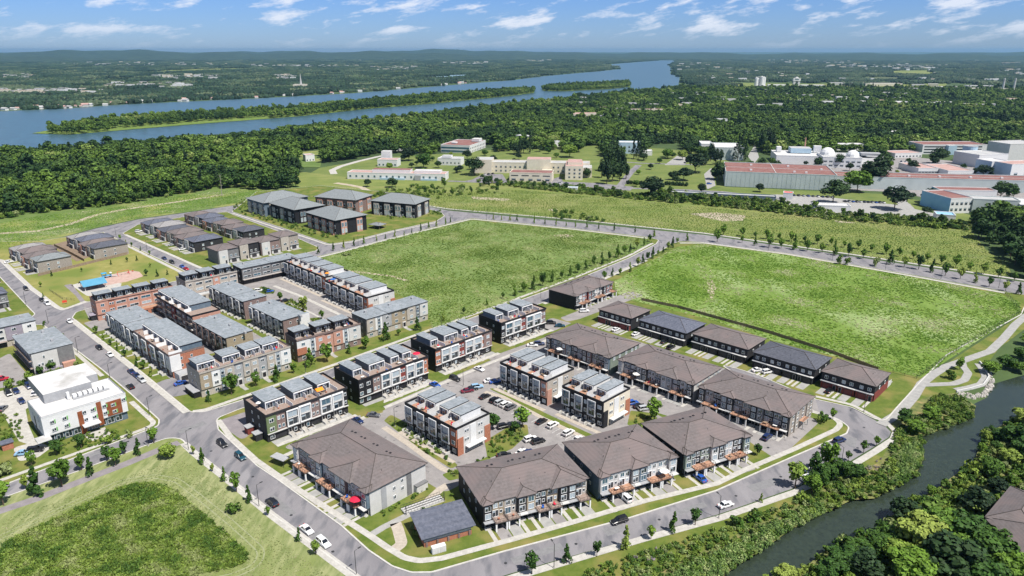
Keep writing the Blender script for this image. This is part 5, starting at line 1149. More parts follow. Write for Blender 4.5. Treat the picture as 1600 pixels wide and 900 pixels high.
hut = B('garden_shed', 'little orange wooden shed with a slate roof at the left edge below the parking lot', (5, 706), 0, 44, 3, 2.6, None, 'shed'); hut.bx('wall', 0, 3, 0, 2.6, 0, 2.2, 'brick'); hut.bx('roof', -.3, 3.3, -.3, 2.9, 2.21, 2.45, 'shingle_slate')
# big roof at the right edge
RB = B('house', 'large house with a brown-grey roof cut by the right edge of the photo', (1600, 872), 6.5, -2, 24, 15, None, 'house')
RB.bx('wall', 0, 24, 0, 15, 0, 6.5, 'beige'); mb, rid = hip_mesh(24, 15, 3.6, .5, 'shingle_brown'); r_ = RB.mesh('roof', mb, (0, 0, 6.5)); RB.mesh('ridge_cap', rid, (0, 0, 0), 0, r_)
mb, rid = hip_mesh(20, 11, 2.8, .5, 'shingle_brown'); r_ = RB.mesh('roof', mb, (7.6, 7, 6.9), rad(43.5)); RB.mesh('ridge_cap', rid, (0, 0, 0), 0, r_); RB.mesh('wing', MB().box(0, 20, 0, 11, 0, 6.88, 'beige'), (7.6, 7, 0), rad(43.5))
for i in range(5): RB.win('F', 2 + i * 4.8, 3.4, 1.4, 1.4, 2, 0 if not 0 < i < 3 else 0)

# ------------------------------------------------------------------ research campus beyond the meadow
def hall(name, label, px, ang, L, D, h, wall, roof, wins=(), winsR=(), winsL=(), z0=0, wallR=None, wallL=None, cat='building', at=None):
    b = B(name, label, px, 0, ang, L, D, None, cat, at=at)
    b.bx('wall', 0, L, 0, D, 0, h, wall, roof)
    for q in ((-.1, L + .1, -.1, .35), (-.1, L + .1, D - .35, D + .1), (-.1, .35, .35, D - .35), (L - .35, L + .1, .35, D - .35)): b.bx('parapet', *q, h + .004, h + .6, wall)
    if wallL: b.bx('end_wall', -.2, -.003, .05, D - .05, 0, h - .01, wallL)
    if wallR: b.bx('end_wall', L + .003, L + .2, .05, D - .05, 0, h - .01, wallR)
    for side, ws, ln in (('F', wins, L), ('R', winsR, D), ('L', winsL, D)):
        for (z, w, hh, n, gl) in ws:
            for i in range(n): b.win(side, ln * (i + .5) / n, z, w, hh, 1, .22 if side != 'F' else 0, gl, 'off' if gl != 'glass' else 'grey')
    return b
g_ = 'glass'
N1 = hall('low_building', 'long low white building with blue base strips at the edge of the meadow', (543, 279.5), -7, 98, 16, 6.0, 'white', 'roof_pink', [(1.8, 2.0, 2.2, 16, 'glass_blue')])
N1.bx('upper_storey', 24, 62, 5, 15, 6.02, 9, 'white', 'roof_red'); N1.bx('upper_storey', 66, 92, 6, 15, 6.02, 8.5, 'white', 'roof_white'); N1.bx('base_course', 33, 58, -1.2, -.01, 0, 1.8, 'tank'); N1.bx('base_course', 74, 90, -1, -.01, 0, 1.5, 'tank'); N1.bx('dock', 68, 74, -1.5, -.01, 0, 5, 'midgrey')
N2 = hall('office_building', 'white two-storey office with red roof and glazed blue front on the wooded hill', (689, 238), -17, 38, 60, 9, 'white', 'roof_red', [], [(1, 1.5, 1.8, 10, g_), (5, 1.5, 1.8, 10, g_)])
for z in (1.0, 5.0): N2.bx('window_band', .6, 37.4, -.12, -.003, z, z + 2.2, 'glass_blue')
N2.bx('stair_tower', 26, 36, 40, 52, 9.61, 13, 'white', 'roof_white'); N2.bx('rooftop_unit', 8, 14, 15, 22, 9.61, 11, 'white')
N3 = hall('small_building', 'small white building with a square tower on the mown hill', (590, 260), -8, 22, 14, 7, 'white', 'roof_pink', [(1, 2, 2, 5, 'glass_blue')]); N3.bx('tower', -1, 9, 18, 26, 0, 14, 'white', 'roof_white')
N4 = hall('small_building', 'white building with a stepped roof behind the dark round tree', (684, 258), -10, 26, 16, 7, 'white', 'roof_pale', [(2, 1.6, 1.6, 6, g_)]); N4.bx('upper_storey', 4, 14, 4, 12, 7.61, 10, 'white', 'roof_pale')
N5 = hall('office_building', 'long cream institutional building with rows of small square windows', (757, 270), -5.5, 108, 18, 10.5, 'cream', 'roof_pale', [(1.6, 1.7, 1.8, 22, g_), (5.6, 1.7, 1.8, 22, g_)])
N5.bx('upper_storey', 44, 68, -3, 14, 0, 15, 'cream', 'roof_pink')
N5.bx('wing', 84, 101, -36, -.01, 0, 13.5, 'cream', 'roof_pink'); N5.bx('wing', 101.1, 110, -20, -.01, 0, 9.5, 'cream', 'roof_pale'); N5.bx('upper_storey', 86, 100, -28, -6, 13.52, 16, 'cream', 'roof_pink')
for yy in (-30, -24, -18, -12, -6):
    for z in (2, 5.6, 9.2):
        me = cached(('w', 2.6, 1.7, 2, 'grey', 'glass'), lambda: win_mesh(2.6, 1.7, 2, 'grey', 'glass')); link('window', me, N5.t, (101.0 + .02, yy, z), rad(90))
for xx in (88, 93, 98):
    for z in (2, 5.6, 9.2): link('window', cached(('w', 1.7, 1.8, 1, 'grey', 'glass'), lambda: win_mesh(1.7, 1.8, 1, 'grey', 'glass')), N5.t, (xx, -36.02, z))
N5.bx('annex', -10, 8, -4, 16, 0, 14, 'cream', 'roof_pale'); N5.bx('canopy', 60, 70, -14, -3.2, 4.5, 5, 'cream')
N5b = hall('low_building', 'low cream wing with a red flat roof in front of the long institutional building', (796, 283), -9, 41, 19, 8, 'cream', 'roof_red', [(.8, 4, 2, 5, g_), (5.2, 7, .9, 4, g_)])
N6 = hall('house', 'pale blue-grey modern house among dark pines behind the parking lots', (966, 240), -6, 26, 18, 13, 'tank', 'roof_white', [(2, 2, 3, 5, g_), (7, 2, 2.5, 5, g_)])
N6b = hall('small_building', 'small white hut beside the pines', (1003, 243), -6, 12, 14, 5, 'white', 'roof_white')
N7 = hall('hall_building', 'pale grey hall with a white roof between two groups of pines', (1115, 250), -8, 33, 46, 14, 'wall_pale', 'roof_white', [], [], ); N7b = hall('small_building', 'lower white annex left of the pale grey hall', (1095, 238), -8, 14, 30, 10, 'white', 'roof_white', [(3, 2, 2, 3, g_)])
N8 = hall('hangar', 'huge pale windowless hall with a red roof, facing the shrub belt', (1132, 291), -14, 96, 62, 13.4, 'wall_pale', 'roof_red')
for f in (.5,): N8.bx('roof_seam', .5, 95.5, 31, 31.5, 13.41, 13.65, 'off')
for xx in (44,): N8.bx('roof_seam', xx, xx + .5, .5, 61, 13.41, 13.7, 'off')
for x, y in ((22, 12), (24, 45), (60, 10), (58, 44), (70, 8), (86, 30)): N8.bx('roof_vent', x, x + 2, y, y + 2, 13.41, 14.7, 'white')
for k in range(24): N8.bx('wall_rib', 2 + k * 4, 2.15 + k * 4, -.12, -.003, .2, 13.3, 'wall_pale')
x8, y8 = N8.w(96.4, 14)
N8b = hall('hangar', 'long lower pale hall with a red roof running on from the huge hall', None, -9, 190, 30, 10.6, 'wall_pale', 'roof_red', at=(x8, y8))
for k in range(7): N8b.bx('roof_vent', 14 + k * 26, 16 + k * 26, 10, 12, 10.61, 11.9, 'white')
N8b.bx('roof_seam', 1, 189, 15, 15.5, 10.61, 10.9, 'off')
def box_at(name, label, px, px2, h, D, wall, roof, wins=(), cat='building', **k):
    a, b = G(*px), G(*px2); L = math.hypot(b[0] - a[0], b[1] - a[1])
    return hall(name, label, px, math.degrees(math.atan2(b[1] - a[1], b[0] - a[0])), L, D, h, wall, roof, wins, cat=cat, **k)
def dome(b, x, y, r, z, m='white'):
    mb = MB(); n, k = 12, 4; v = []
    for j in range(k): 
        a = math.pi / 2 * j / k; v += [(r * math.cos(a) * math.cos(6.283 * i / n), r * math.cos(a) * math.sin(6.283 * i / n), r * math.sin(a)) for i in range(n)]
    v.append((0, 0, r)); f = [(j * n + i, j * n + (i + 1) % n, (j + 1) * n + (i + 1) % n, (j + 1) * n + i) for j in range(k - 1) for i in range(n)] + [((k - 1) * n + i, (k - 1) * n + (i + 1) % n, k * n) for i in range(n)]
    b.mesh('dome', mb.add(v, f, m), (x, y, z))
N9 = box_at('laboratory_building', 'white laboratory with a pale roof full of pipes behind the huge red-roofed hall', (1212, 256), (1283, 258), 9, 46, 'white', 'roof_white'); N9.bx('rooftop_plant', 18, 40, 22, 40, 9.61, 15, 'tank', 'roof_pale'); N9.bx('rooftop_plant', 44, 52, 30, 36, 9.61, 17, 'white'); N9.bx('rooftop_plant', 4, 9, 30, 38, 9.61, 15, 'white')
N9.mesh('chimney', MB().tube((36, 42, 0), (36, 42, 25), 1.6, 'brick_pink', 8, .5))
N9b = box_at('laboratory_building', 'white laboratory with two white domes on its roof', (1284, 262), (1345, 264), 11, 40, 'white', 'roof_pale', [(2, 3.4, 1.6, 7, g_), (6.2, 3.4, 1.6, 7, g_)]); dome(N9b, 8, 24, 8, 11); dome(N9b, 32, 14, 7, 11); N9b.bx('rooftop_plant', 42, 62, 20, 32, 11.6, 14, 'midgrey')
N9c = box_at('laboratory_building', 'white flat building with a grey plant roof right of the domes', (1345, 262), (1384, 259), 9, 36, 'white', 'roof_pale', [(1.5, 2, 2, 9, g_)]); N9c.bx('rooftop_plant', 6, 24, 14, 28, 9.6, 12, 'tank')
N9d = box_at('low_building', 'long white low building behind the domes', (1307, 235), (1350, 235), 7, 14, 'white', 'roof_white', [(2, 3, 1.6, 8, g_)])
N10 = box_at('office_building', 'white three-storey office with red roof and dark window bands at the wood edge', (1440, 241), (1540, 241), 11, 34, 'white', 'roof_red')
for z in (1.5, 5, 8.2): N10.bx('window_band', 2, 72, -.1, -.003, z, z + 1.4, 'glass')
N10.bx('stair_tower', 28, 38, -6, -.01, 0, 11, 'tank', 'roof_pale')
tk = B('storage_tank', 'tall pale blue cylindrical tank in front of the red-roofed office', (1512, 252), 0, 0, 1, 1, None, 'tank'); tk.mesh('tank_body', MB().tube((0, 0, 0), (0, 0, 17), 7.5, 'tank', 20)); tk.mesh('tank_rim', MB().tube((0, 0, 17.01), (0, 0, 17.5), 7.7, 'midgrey', 20))
N11 = box_at('hall_building', 'pale grey windowless hall right of the blue tank', (1527, 262), (1572, 260), 13, 34, 'white', 'roof_pale'); N11b = box_at('tower_block', 'tall plain grey block at the right edge of the campus', (1573, 254), (1625, 252), 20, 30, 'off', 'roof_pale'); N11c = box_at('laboratory_building', 'white laboratory with tall dark windows in front of the grey halls', (1546, 275), (1573, 274), 14, 20, 'white', 'roof_white', [(3, 2, 7, 4, g_)], wallL='tank'); N11d = box_at('laboratory_building', 'white laboratory with a pink roof at the right edge of the campus', (1577, 280), (1625, 278), 14, 22, 'white', 'roof_pink', [(3, 4, 3, 3, g_)], wallL='tank')
N14 = box_at('low_building', 'low white pavilion with a pink flat roof, left of a pair', (1434, 272), (1465, 272), 5.5, 40, 'white', 'roof_pink', [(1.2, 3, 1.6, 6, g_)]); N14b = box_at('low_building', 'low white pavilion with a pink flat roof, right of a pair', (1480, 276), (1520, 276), 5.5, 46, 'white', 'roof_pink', [(1.2, 3, 1.6, 7, g_)])
N15 = box_at('low_building', 'low pink-roofed office left of the red-roofed office', (1398, 247), (1440, 246), 5, 24, 'white', 'roof_pink', [(1, 2, 1.6, 8, g_)])
N12 = box_at('office_building', 'blue-sided white office with square windows beside the dark wood', (1482, 334), (1517, 333), 11.5, 34, 'white', 'roof_red', [(2, 2, 2.2, 5, g_), (6.6, 2, 2.2, 5, g_)], wallL='wall_blue')
N12b = box_at('hall_building', 'long grey hall wall with a row of tiny windows beside the blue-sided office', (1517, 333.5), (1590, 337), 11, 14, 'wall_pale', 'roof_pale', [(2, 1.1, 1.1, 9, g_)]); N12c = box_at('office_building', 'white office wing with tall narrow windows behind the grey hall wall', (1466, 314), (1555, 316), 9, 16, 'white', 'roof_red', [(2, 1.2, 3, 18, g_)], wallL='wall_blue'); N12d = box_at('hall_building', 'pale blue-grey shed roof building at the right edge beyond the dark wood', (1590, 339), (1640, 343), 9, 30, 'white', 'roof_white', [(2, 2, 2, 5, g_)])
N13 = box_at('shed', 'low shed with a bright blue roof in front of the blue-sided office', (1462, 344), (1492, 346), 4, 12, 'white', 'wall_blue'); N16 = box_at('trailer', 'long white trailer beside the parking lot', (1271, 330), (1328, 332), 4.5, 10, 'white', 'roof_white', cat='trailer')
N17 = box_at('shed', 'long low dark-roofed shed behind the shrub belt', (1048, 306), (1212, 314), 3, 8, 'slateblue', 'roof_pale'); N18 = box_at('shed', 'small orange-roofed kiosk by the parking lot', (1223, 311), (1238, 312), 5, 8, 'white', 'play_red')
N19 = box_at('shed', 'two small blue and white sheds in the meadow shrubs', (887, 299), (902, 299.5), 3, 6, 'white', 'tank')
N20 = box_at('small_building', 'little white house in a clearing of the left wood', (478, 253), (492, 252), 7, 12, 'white', 'roof_pink', [(1, 1.4, 1.6, 3, g_)])
for i, (a, b, h, lb) in enumerate([((806, 221), (838, 224), 8, 'white house roofs between trees left of the low white hut'), ((853, 230), (877, 229), 6, 'low white hut by the lawn at the wood edge'), ((612, 236), (628, 236), 6, 'white barn half hidden at the edge of the wood'), ((654, 234), (672, 233), 7, 'white hall half hidden behind the round tree'), ((1119, 196), (1136, 196), 10, 'white two-storey house among the trees'), ((985, 187), (1000, 186), 6, 'tan roofed house deep in the wood'),
                                  ((1223, 203), (1240, 203), 7, 'pink-brown roofed house deep in the wood'), ((1161, 213), (1170, 213), 6, 'white roofed shed among the trees'), ((1180, 218), (1190, 218), 6, 'orange roofed shed among the dark pines'), ((1359, 221), (1368, 220), 6, 'small red roofed house among the trees'), ((1392, 213), (1416, 212), 6, 'white roofed bungalow by a small bright lawn'), ((1486, 203), (1493, 203), 5, 'tiny white roof in the dark trees at right')]):
    box_at('house', lb, a, b, h, 12, 'white' if i != 5 else 'tan', ['roof_white', 'roof_pale', 'roof_white', 'roof_pale', 'roof_pale', 'shingle_brown', 'roof_pink', 'roof_white', 'roof_red', 'roof_red', 'roof_white', 'roof_white'][i], cat='house')
# campus ground: lawns, lanes, car parks
def cs(px, m, z=.08, n='lawn', r=4): sheet(n, px, z, m, r)
cs([(474, 296), (468, 280), (500, 262), (600, 246), (700, 240), (800, 232), (960, 226), (1100, 238), (1140, 250), (1132, 292), (1030, 304), (1000, 304), (700, 284), (560, 284)], 'campus_lawn', .055)
cs([(1130, 292), (1400, 304), (1530, 340), (1505, 352), (1300, 332), (1120, 314), (1090, 300)], 'campus_lawn', .056)
cs([(1140, 256), (1290, 252), (1420, 245), (1600, 262), (1700, 262), (1700, 345), (1590, 338), (1400, 300), (1300, 296), (1140, 290)], 'asphalt_mid', .057, 'parking_lot')
cs([(737, 281), (757, 271), (785, 272), (793, 284), (845, 286), (875, 276), (880, 284), (932, 286), (990, 292), (985, 298), (860, 290), (720, 284)], 'asphalt', .09, 'parking_lot', 1)
ribbon('road', [(700, 283), (860, 289), (960, 293.5), (1070, 297), (1130, 300), (1230, 312)], 6, .11, 'asphalt'); ribbon('road', [(968, 292), (985, 270), (998, 258)], 7, .115, 'asphalt'); ribbon('road', [(960, 252), (1000, 255), (1100, 258)], 5, .1, 'asphalt')
cs([(1038, 258), (1060, 242), (1076, 247), (1070, 258)], 'concrete_grey', .09, 'parking_lot', 1); cs([(1105, 296), (1100, 272), (1112, 262), (1118, 290)], 'concrete_grey', .09, 'parking_lot', 1)
ribbon('road', [(522, 272), (519, 266), (532, 260), (560, 252), (590, 245), (610, 241)], 7, .1, 'concrete'); ribbon('dirt_track', [(524, 286), (545, 289), (565, 293), (576, 299), (574, 304)], 6, .1, 'dirt')
cs([(1120, 305), (1215, 304), (1300, 309), (1400, 320), (1470, 336), (1480, 344), (1330, 335), (1240, 332), (1230, 316), (1115, 310)], 'concrete_grey', .09, 'parking_lot', 2); ribbon('road', [(1420, 338), (1412, 320), (1400, 304), (1396, 296)], 9, .11, 'concrete_grey'); ribbon('road', [(1470, 344), (1430, 334), (1415, 318)], 6, .12, 'concrete_grey')
cs([(1168, 244), (1180, 226), (1186, 246), (1178, 256)], 'concrete_grey', .08, 'parking_lot', 1)
for q in ([(1075, 334), (1120, 332), (1166, 337), (1160, 345), (1130, 346)], [(1300, 344), (1345, 349), (1310, 348)], [(855, 328), (870, 325), (872, 331)], [(735, 307), (800, 311), (790, 314), (740, 311)]): cs(q, 'dirt', .085, 'dirt_patch', 2)

# ------------------------------------------------------------------ far landmarks
si = B('silo_cluster', 'cluster of tall white silos on the plain beyond the woods', (1178, 137.5), 0, 0, 1, 1, None, 'silo')
for x, y, r, h in ((6, 0, 6, 32), (15, 8, 6, 30), (24, 0, 6.5, 36), (33, 6, 6, 34), (28, 14, 5, 30)): si.mesh('silo', MB().tube((x, y, 0), (x, y, h), r, 'white', 12).tube((x, y, h), (x, y, h + 3), r, 'roof_pale', 12, .6))
si.bx('silo_base', 0, 40, -6, 10, 0, 8, 'off')
tw = B('water_tower', 'square white tower with a peaked head on the plain, right of the silos', (1239, 137), 0, 0, 1, 1, None, 'tower')
tw.bx('tower_leg', 0, 7, 0, 8, 0, 22, 'off'); tw.bx('tower_leg', 15, 22, 0, 8, 0, 22, 'off'); tw.bx('tower_back', 7, 15, 5, 8, 0, 22, 'midgrey'); tw.bx('tower_head', -1, 23, -1, 9, 22.01, 30, 'white'); tw.mesh('tower_roof', MB().tube((11, 4, 30.01), (11, 4, 36), 10, 'roof_pale', 4, 1))
for i, x in enumerate((1565.5, 1582.5)):
    ch = B('chimney', 'slim white chimney on the far plain at the right edge, %s of the two' % ('left' if i == 0 else 'right'), (x, 145), 0, 0, 1, 1, 'pair of far chimneys', 'chimney'); ch.mesh('stack', MB().tube((0, 0, 0), (0, 0, 42), 3.2, 'off', 10, 2.6)); ch.mesh('band', MB().tube((0, 0, 36), (0, 0, 38), 2.9, 'midgrey', 10, 2.85))
FB = [(1200, 1228, 137, 9), (1140, 1150, 141, 6), (1118, 1132, 142, 6), (1253, 1290, 136, 6), (1298, 1332, 133.5, 9), (1352, 1410, 134.5, 9), (1407, 1450, 143, 7), (1425, 1446, 136, 8), (1450, 1466, 135, 8), (1466, 1505, 140.5, 9), (1512, 1556, 138, 8), (1515, 1575, 143, 9), (1398, 1422, 167, 10), (1450, 1470, 168, 9), (1530, 1550, 165, 7), (1160, 1196, 151, 6), (1306, 1318, 151, 6), (1490, 1503, 163, 7), (1583, 1598, 168, 7)]
for i, (a, b, y, h) in enumerate(FB):
    fb = box_at('far_building', 'low pale industrial building among trees on the plain in the right distance', (a, y), (b, y + .3), h, 40, ['white', 'off', 'cream'][i % 3], ['roof_white', 'roof_pale', 'roof_white'][i % 3])
    fb.t['group'] = 'far industrial buildings'
church = box_at('church', 'tan church with a thin spire on the far shore beyond the river', (458, 138), (477, 138), 12, 30, 'cream', 'roof_white', cat='church'); church.mesh('spire', MB().tube((26, 6, 12), (26, 6, 46), 4, 'off', 4, .5))
def cottage(): return MB().box(-7, 7, -5, 5, 0, 5.5, 'off').add([(-7.6, -5.6, 5.5), (7.6, -5.6, 5.5), (7.6, 5.6, 5.5), (-7.6, 5.6, 5.5), (-7, 0, 9), (7, 0, 9)], [(0, 1, 5, 4), (2, 3, 4, 5), (1, 2, 5), (3, 0, 4)], 'roof_pink').mesh('shore_house')
CT = [cottage()]
m2 = MB().box(-9, 9, -5, 5, 0, 5, 'white').add([(-9.6, -5.6, 5), (9.6, -5.6, 5), (9.6, 5.6, 5), (-9.6, 5.6, 5), (-9, 0, 8), (9, 0, 8)], [(0, 1, 5, 4), (2, 3, 4, 5), (1, 2, 5), (3, 0, 4)], 'roof_pale').mesh('shore_house'); CT.append(m2)
shore = [(0, 174), (100, 170), (182, 164), (265, 160), (400, 154), (550, 146), (675, 135.5), (800, 125.5)]
for i in range(72):
    t = RN.uniform(0, len(shore) - 1.001); k = int(t); f = t - k
    x = shore[k][0] * (1 - f) + shore[k + 1][0] * f; y = shore[k][1] * (1 - f) + shore[k + 1][1] * f - RN.uniform(.5, 2.2)
    p = G(x, y); s = RN.uniform(.45, .95)
    o = link('shore_house', CT[i % 2], None, (p[0], p[1], 0), RN.uniform(-.6, .6), (s, s, s)); tag(o, 'small pale house in the line along the far shore of the river', 'house', 'houses on the far shore')
# loose pale buildings of the far towns, too small to tell one from another
tb = MB()
TW = [((240, 345), (119, 125), 40), ((430, 460), (119, 125), 30), ((170, 300), (132, 139), 34), ((150, 420), (100, 103), 24), ((560, 640), (90, 96), 14), ((400, 560), (103, 106), 46), ((580, 650), (105, 112), 40), ((690, 760), (97, 101), 26), ((600, 640), (91, 94), 12), ((0, 60), (118, 124), 26), ((0, 160), (143, 150), 40), ((100, 300), (98, 103), 18), ((820, 860), (92, 97), 14), ((1200, 1330), (92, 100), 50), ((1290, 1480), (103, 110), 60), ((1330, 1460), (100, 108), 30), ((1500, 1545), (92, 96), 14), ((1560, 1600), (98, 120), 20), ((1060, 1150), (100, 112), 20), ((1100, 1600), (112, 128), 46), ((1060, 1600), (143, 172), 70), ((900, 1100), (150, 190), 30)]
for (a0, a1), (b0, b1), n in TW:
    for i in range(n):
        x, y = G(RN.uniform(a0, a1), RN.uniform(b0, b1)); s = RN.uniform(.4, 1.0) * (1 + max(0, y - 3500) / 9000); w = RN.uniform(7, 20) * s; d = RN.uniform(7, 16) * s; h = RN.uniform(4, 7) * s + 6.5
        tb.box(x - w, x + w, y, y + d, 0, h, ['white', 'off', 'cream', 'midgrey'][i % 4], ['roof_white', 'roof_pale', 'roof_pink', 'roof_white'][i % 4])
struct('far_town', tb, 'stuff', 'scattered pale houses of the far towns')
CAMPUS = GP([(470, 300), (462, 282), (474, 262), (520, 254), (560, 247), (600, 240), (640, 240), (676, 243), (686, 236), (770, 226), (776, 238), (800, 236), (832, 232), (858, 236), (876, 232), (884, 240), (905, 238), (912, 228), (936, 228), (942, 246), (985, 242), (1008, 238), (1020, 226), (1060, 224), (1075, 240), (1098, 246), (1110, 238), (1160, 246), (1166, 228), (1186, 230), (1190, 240), (1212, 244), (1262, 240), (1300, 238), (1352, 238), (1362, 246), (1395, 246), (1440, 238), (1440, 234), (1545, 236), (1560, 244), (1700, 240), (1700, 345), (1530, 346), (1520, 352), (1500, 344), (1200, 330), (1000, 306), (700, 285)])
FEET = [[b.w(-5, -7), b.w(b.L + 5, -7), b.w(b.L + 5, b.D + 4), b.w(-5, b.D + 4)] for b in BLD if b.x * b.x + b.y * b.y > 550 ** 2]
HOLE = [GP([(465, 252), (470, 236), (522, 232), (505, 244), (500, 264), (462, 264)])]
def forest_region():
    left = GP([(-420, 400), (-200, 378), (0, 342), (40, 334), (100, 328), (160, 322), (235, 310), (262, 305), (300, 299), (345, 294), (390, 296), (440, 297), (474, 293), (486, 284), (470, 270), (500, 262), (575, 256), (686, 256), (800, 252), (880, 252), (1000, 256), (1160, 256), (1330, 252), (1430, 250), (1545, 246), (1700, 246), (1950, 250),
               (1900, 139), (1600, 141), (1300, 139.5), (1100, 139), (1062, 137), (1037, 142), (980, 145.5), (907, 154), (875, 159), (800, 166), (725, 174.5), (630, 188), (530, 198), (450, 207), (387, 218), (287, 222), (210, 231), (100, 238), (0, 245), (-300, 272), (-420, 290)])
    xs, ys = rand_in(left, 7.0)
    k = ~pip(xs, ys, CAMPUS)
    for h in HOLE + FEET: k &= ~pip(xs, ys, h)
    # clearings (houses and yards) in the right-hand wood
    d = np.hypot(xs, ys)
    nz = np.sin(xs * .011 + 1.3) * np.sin(ys * .009) + np.sin(xs * .027 + ys * .018) * .5
    k &= ~((nz > 1.05) & (ys > 900) & (xs > -100) & (ys < 1900))
    far = ys > 1500; k &= ~(far & (NR.uniform(size=len(xs)) < .25))
    return xs[k], ys[k]
fx, fy = forest_region()
# wood at the right edge beyond the top road
RW = GP([(1518, 352), (1524, 344), (1600, 340), (1750, 345), (1800, 480), (1640, 447), (1600, 432), (1585, 420), (1560, 398), (1535, 380), (1520, 366)])
rx, ry = rand_in(RW, 8.0)
fx = np.concatenate([fx, rx]); fy = np.concatenate([fy, ry])
fd = np.hypot(fx, fy); order = np.argsort(fd); fx, fy, fd = fx[order], fy[order], fd[order]
fs_ = NR.uniform(2.8, 6.2, len(fx)) * (1 + .35 * (NR.uniform(size=len(fx)) > .85)); zsc = NR.uniform(.62, 1.05, len(fx))
fs_ *= np.where(fd > 1500, 1.1, np.where(fd < 1200, 1.2, 1.0)); zsc *= np.where(fd < 1200, .9, 1.0); zsc *= np.where(fd > 900, .82, 1.0)
px, py = P3(fx, fy, 6)
infr = (px > -15) & (px < 1615) & (py < 915)
idx = np.nonzero(infr)[0][:300]; used = np.zeros(len(fx), bool); used[idx] = True
fl = 'broad leafy tree crowded in the dark wood beyond the bright green meadow'
for i in idx:
    right = fx[i] > 0
    con = (i * 7) % 23 == 0
    me = CONIF[i % 2] if con else FOREST[int(i * 5) % 6]
    o = link('conifer_tree' if con else 'forest_tree', me, None, (float(fx[i]), float(fy[i]), 0), float(i * 1.7), (float(fs_[i]) * (.75 if con else 1), float(fs_[i]) * (.75 if con else 1), float(fs_[i] * zsc[i])))
    if right: tag(o, 'dark bushy tree in the wood at the right edge beyond the top road', 'tree', 'trees of the wood at the right edge')
    else: tag(o, 'dark pointed conifer poking out of the wood beyond the left meadow' if con else fl, 'tree', 'conifers in the left wood' if con else 'trees of the wood beyond the left meadow')
r_ = ~used
pts = np.stack([fx[r_], fy[r_], np.zeros(r_.sum())], 1)
scatter('forest', pts, fs_[r_], FOREST + FOREST + CONIF[:1], 'dense green wood of mixed trees stretching back to the river', zs=zsc[r_])
# island trees
for isl, top in ((ISL1, 0), (ISL2, 0)):
    w = GP(isl); xs, ys = rand_in(w, 9.0)
    if isl is ISL1:
        gx, gy = P3(xs, ys); low = np.interp(gx, [50, 110, 185, 300, 400, 475, 575, 675, 800], [210, 211, 204.5, 195, 187.5, 181.5, 170.5, 162.5, 150]); keep = ~((gx > 170) & (gx < 420) & (gy > low - 3.2)) & (gx > 76); keep &= (NR.uniform(size=len(xs)) < np.where(gx < 210, .8, .95))
        xs, ys = xs[keep], ys[keep]
    scatter('island_trees', np.stack([xs, ys, np.full(len(xs), .8)], 1), NR.uniform(3.8, 6.2, len(xs)), FOREST, 'line of green trees covering the %s in the river' % ('long narrow island' if isl is ISL1 else 'short dark island'), zs=NR.uniform(.7, 1.0, len(xs)))
# far woods: low clumps of many crowns
def clump_mesh(seed, dens):
    r = np.random.RandomState(seed); mb = MB()
    ph = (1 + 5 ** .5) / 2
    for k in range(dens):
        x, y = r.uniform(-38, 38, 2); s = r.uniform(3.8, 7.5); z = r.uniform(2, 5)
        n = 7; v = []; f = []
        for ring, (rr, zz) in enumerate(((.95, -.3), (.75, .45))):
            for i in range(n): a = 6.283 * i / n + r.uniform(-.25, .25); q = r.uniform(.8, 1.15); v.append((x + math.cos(a) * s * rr * q, y + math.sin(a) * s * rr * q, z + zz * s))
        v.append((x, y, z + s * .95)); v += [(x + math.cos(6.283 * i / n) * s * .6, y + math.sin(6.283 * i / n) * s * .6, 0) for i in range(n)]
        for i in range(n):
            j = (i + 1) % n; f += [(i, j, n + j, n + i), (n + i, n + j, 2 * n), (2 * n + 1 + i, 2 * n + 1 + j, j, i)]
        mb.add(v, f, 'far_leaf')
    return mb.mesh('far_wood')
CLUMP = [clump_mesh(i, d) for i, d in enumerate((85, 70, 55, 36, 22))]
def far_woods():
    xs, ys = [], []
    for (r0, r1, sp) in ((2100, 5200, 66), (5200, 10600, 84)):
        X, Y = np.meshgrid(np.arange(-r1 * .78, r1 * .78, sp), np.arange(r0 * .75, r1, sp)); x, y = X.ravel(), Y.ravel()
        x = x + NR.uniform(-.35, .35, len(x)) * sp; y = y + NR.uniform(-.35, .35, len(x)) * sp
        d = np.hypot(x, y); k = (np.abs(x) < y * .80 + 60) & (d > r0 if r0 > 3000 else True) & (d < r1)
        xs.append(x[k]); ys.append(y[k])
    x = np.concatenate(xs); y = np.concatenate(ys); gx, gy = P3(x, y)
    k = ~pip(x, y, offset(RIVW if area(RIVW) > 0 else RIVW[::-1], -34)) & (gy < 262)
    k &= ~((gy > 140) & (x > -150)) & ~((gy > 139) & (gx > 900))
    # keep off the near bank (already wooded)
    near = GP([(-300, 190), (0, 225), (450, 190), (800, 152), (1060, 130), (1100, 139), (1100, 300), (-300, 320)]); k &= ~pip(x, y, near)
    nz = np.sin(x * .0021 + 2) * np.sin(y * .0013 + .7) + .6 * np.sin(x * .0057 + y * .0031) + .4 * np.sin(x * .013 - y * .006)
    keepp = np.clip(1.05 - np.maximum(0, nz - .55) * .9, .25, 1)
    k &= NR.uniform(size=len(x)) < keepp
    for fpx in ([(740, 119), (770, 108.5), (780, 112), (748, 121)], [(200, 113.5), (330, 107), (400, 106), (380, 109.5), (230, 114.5)], [(640, 122), (745, 115.5), (740, 120), (690, 123)], [(1380, 115), (1400, 110), (1455, 109.5), (1472, 118.5), (1420, 118)], [(1140, 139), (1160, 129), (1300, 130), (1335, 134), (1480, 130), (1560, 134), (1600, 140), (1300, 141)]):
        k &= ~pip(x, y, GP(fpx))
    return x[k], y[k]
wx, wy = far_woods()
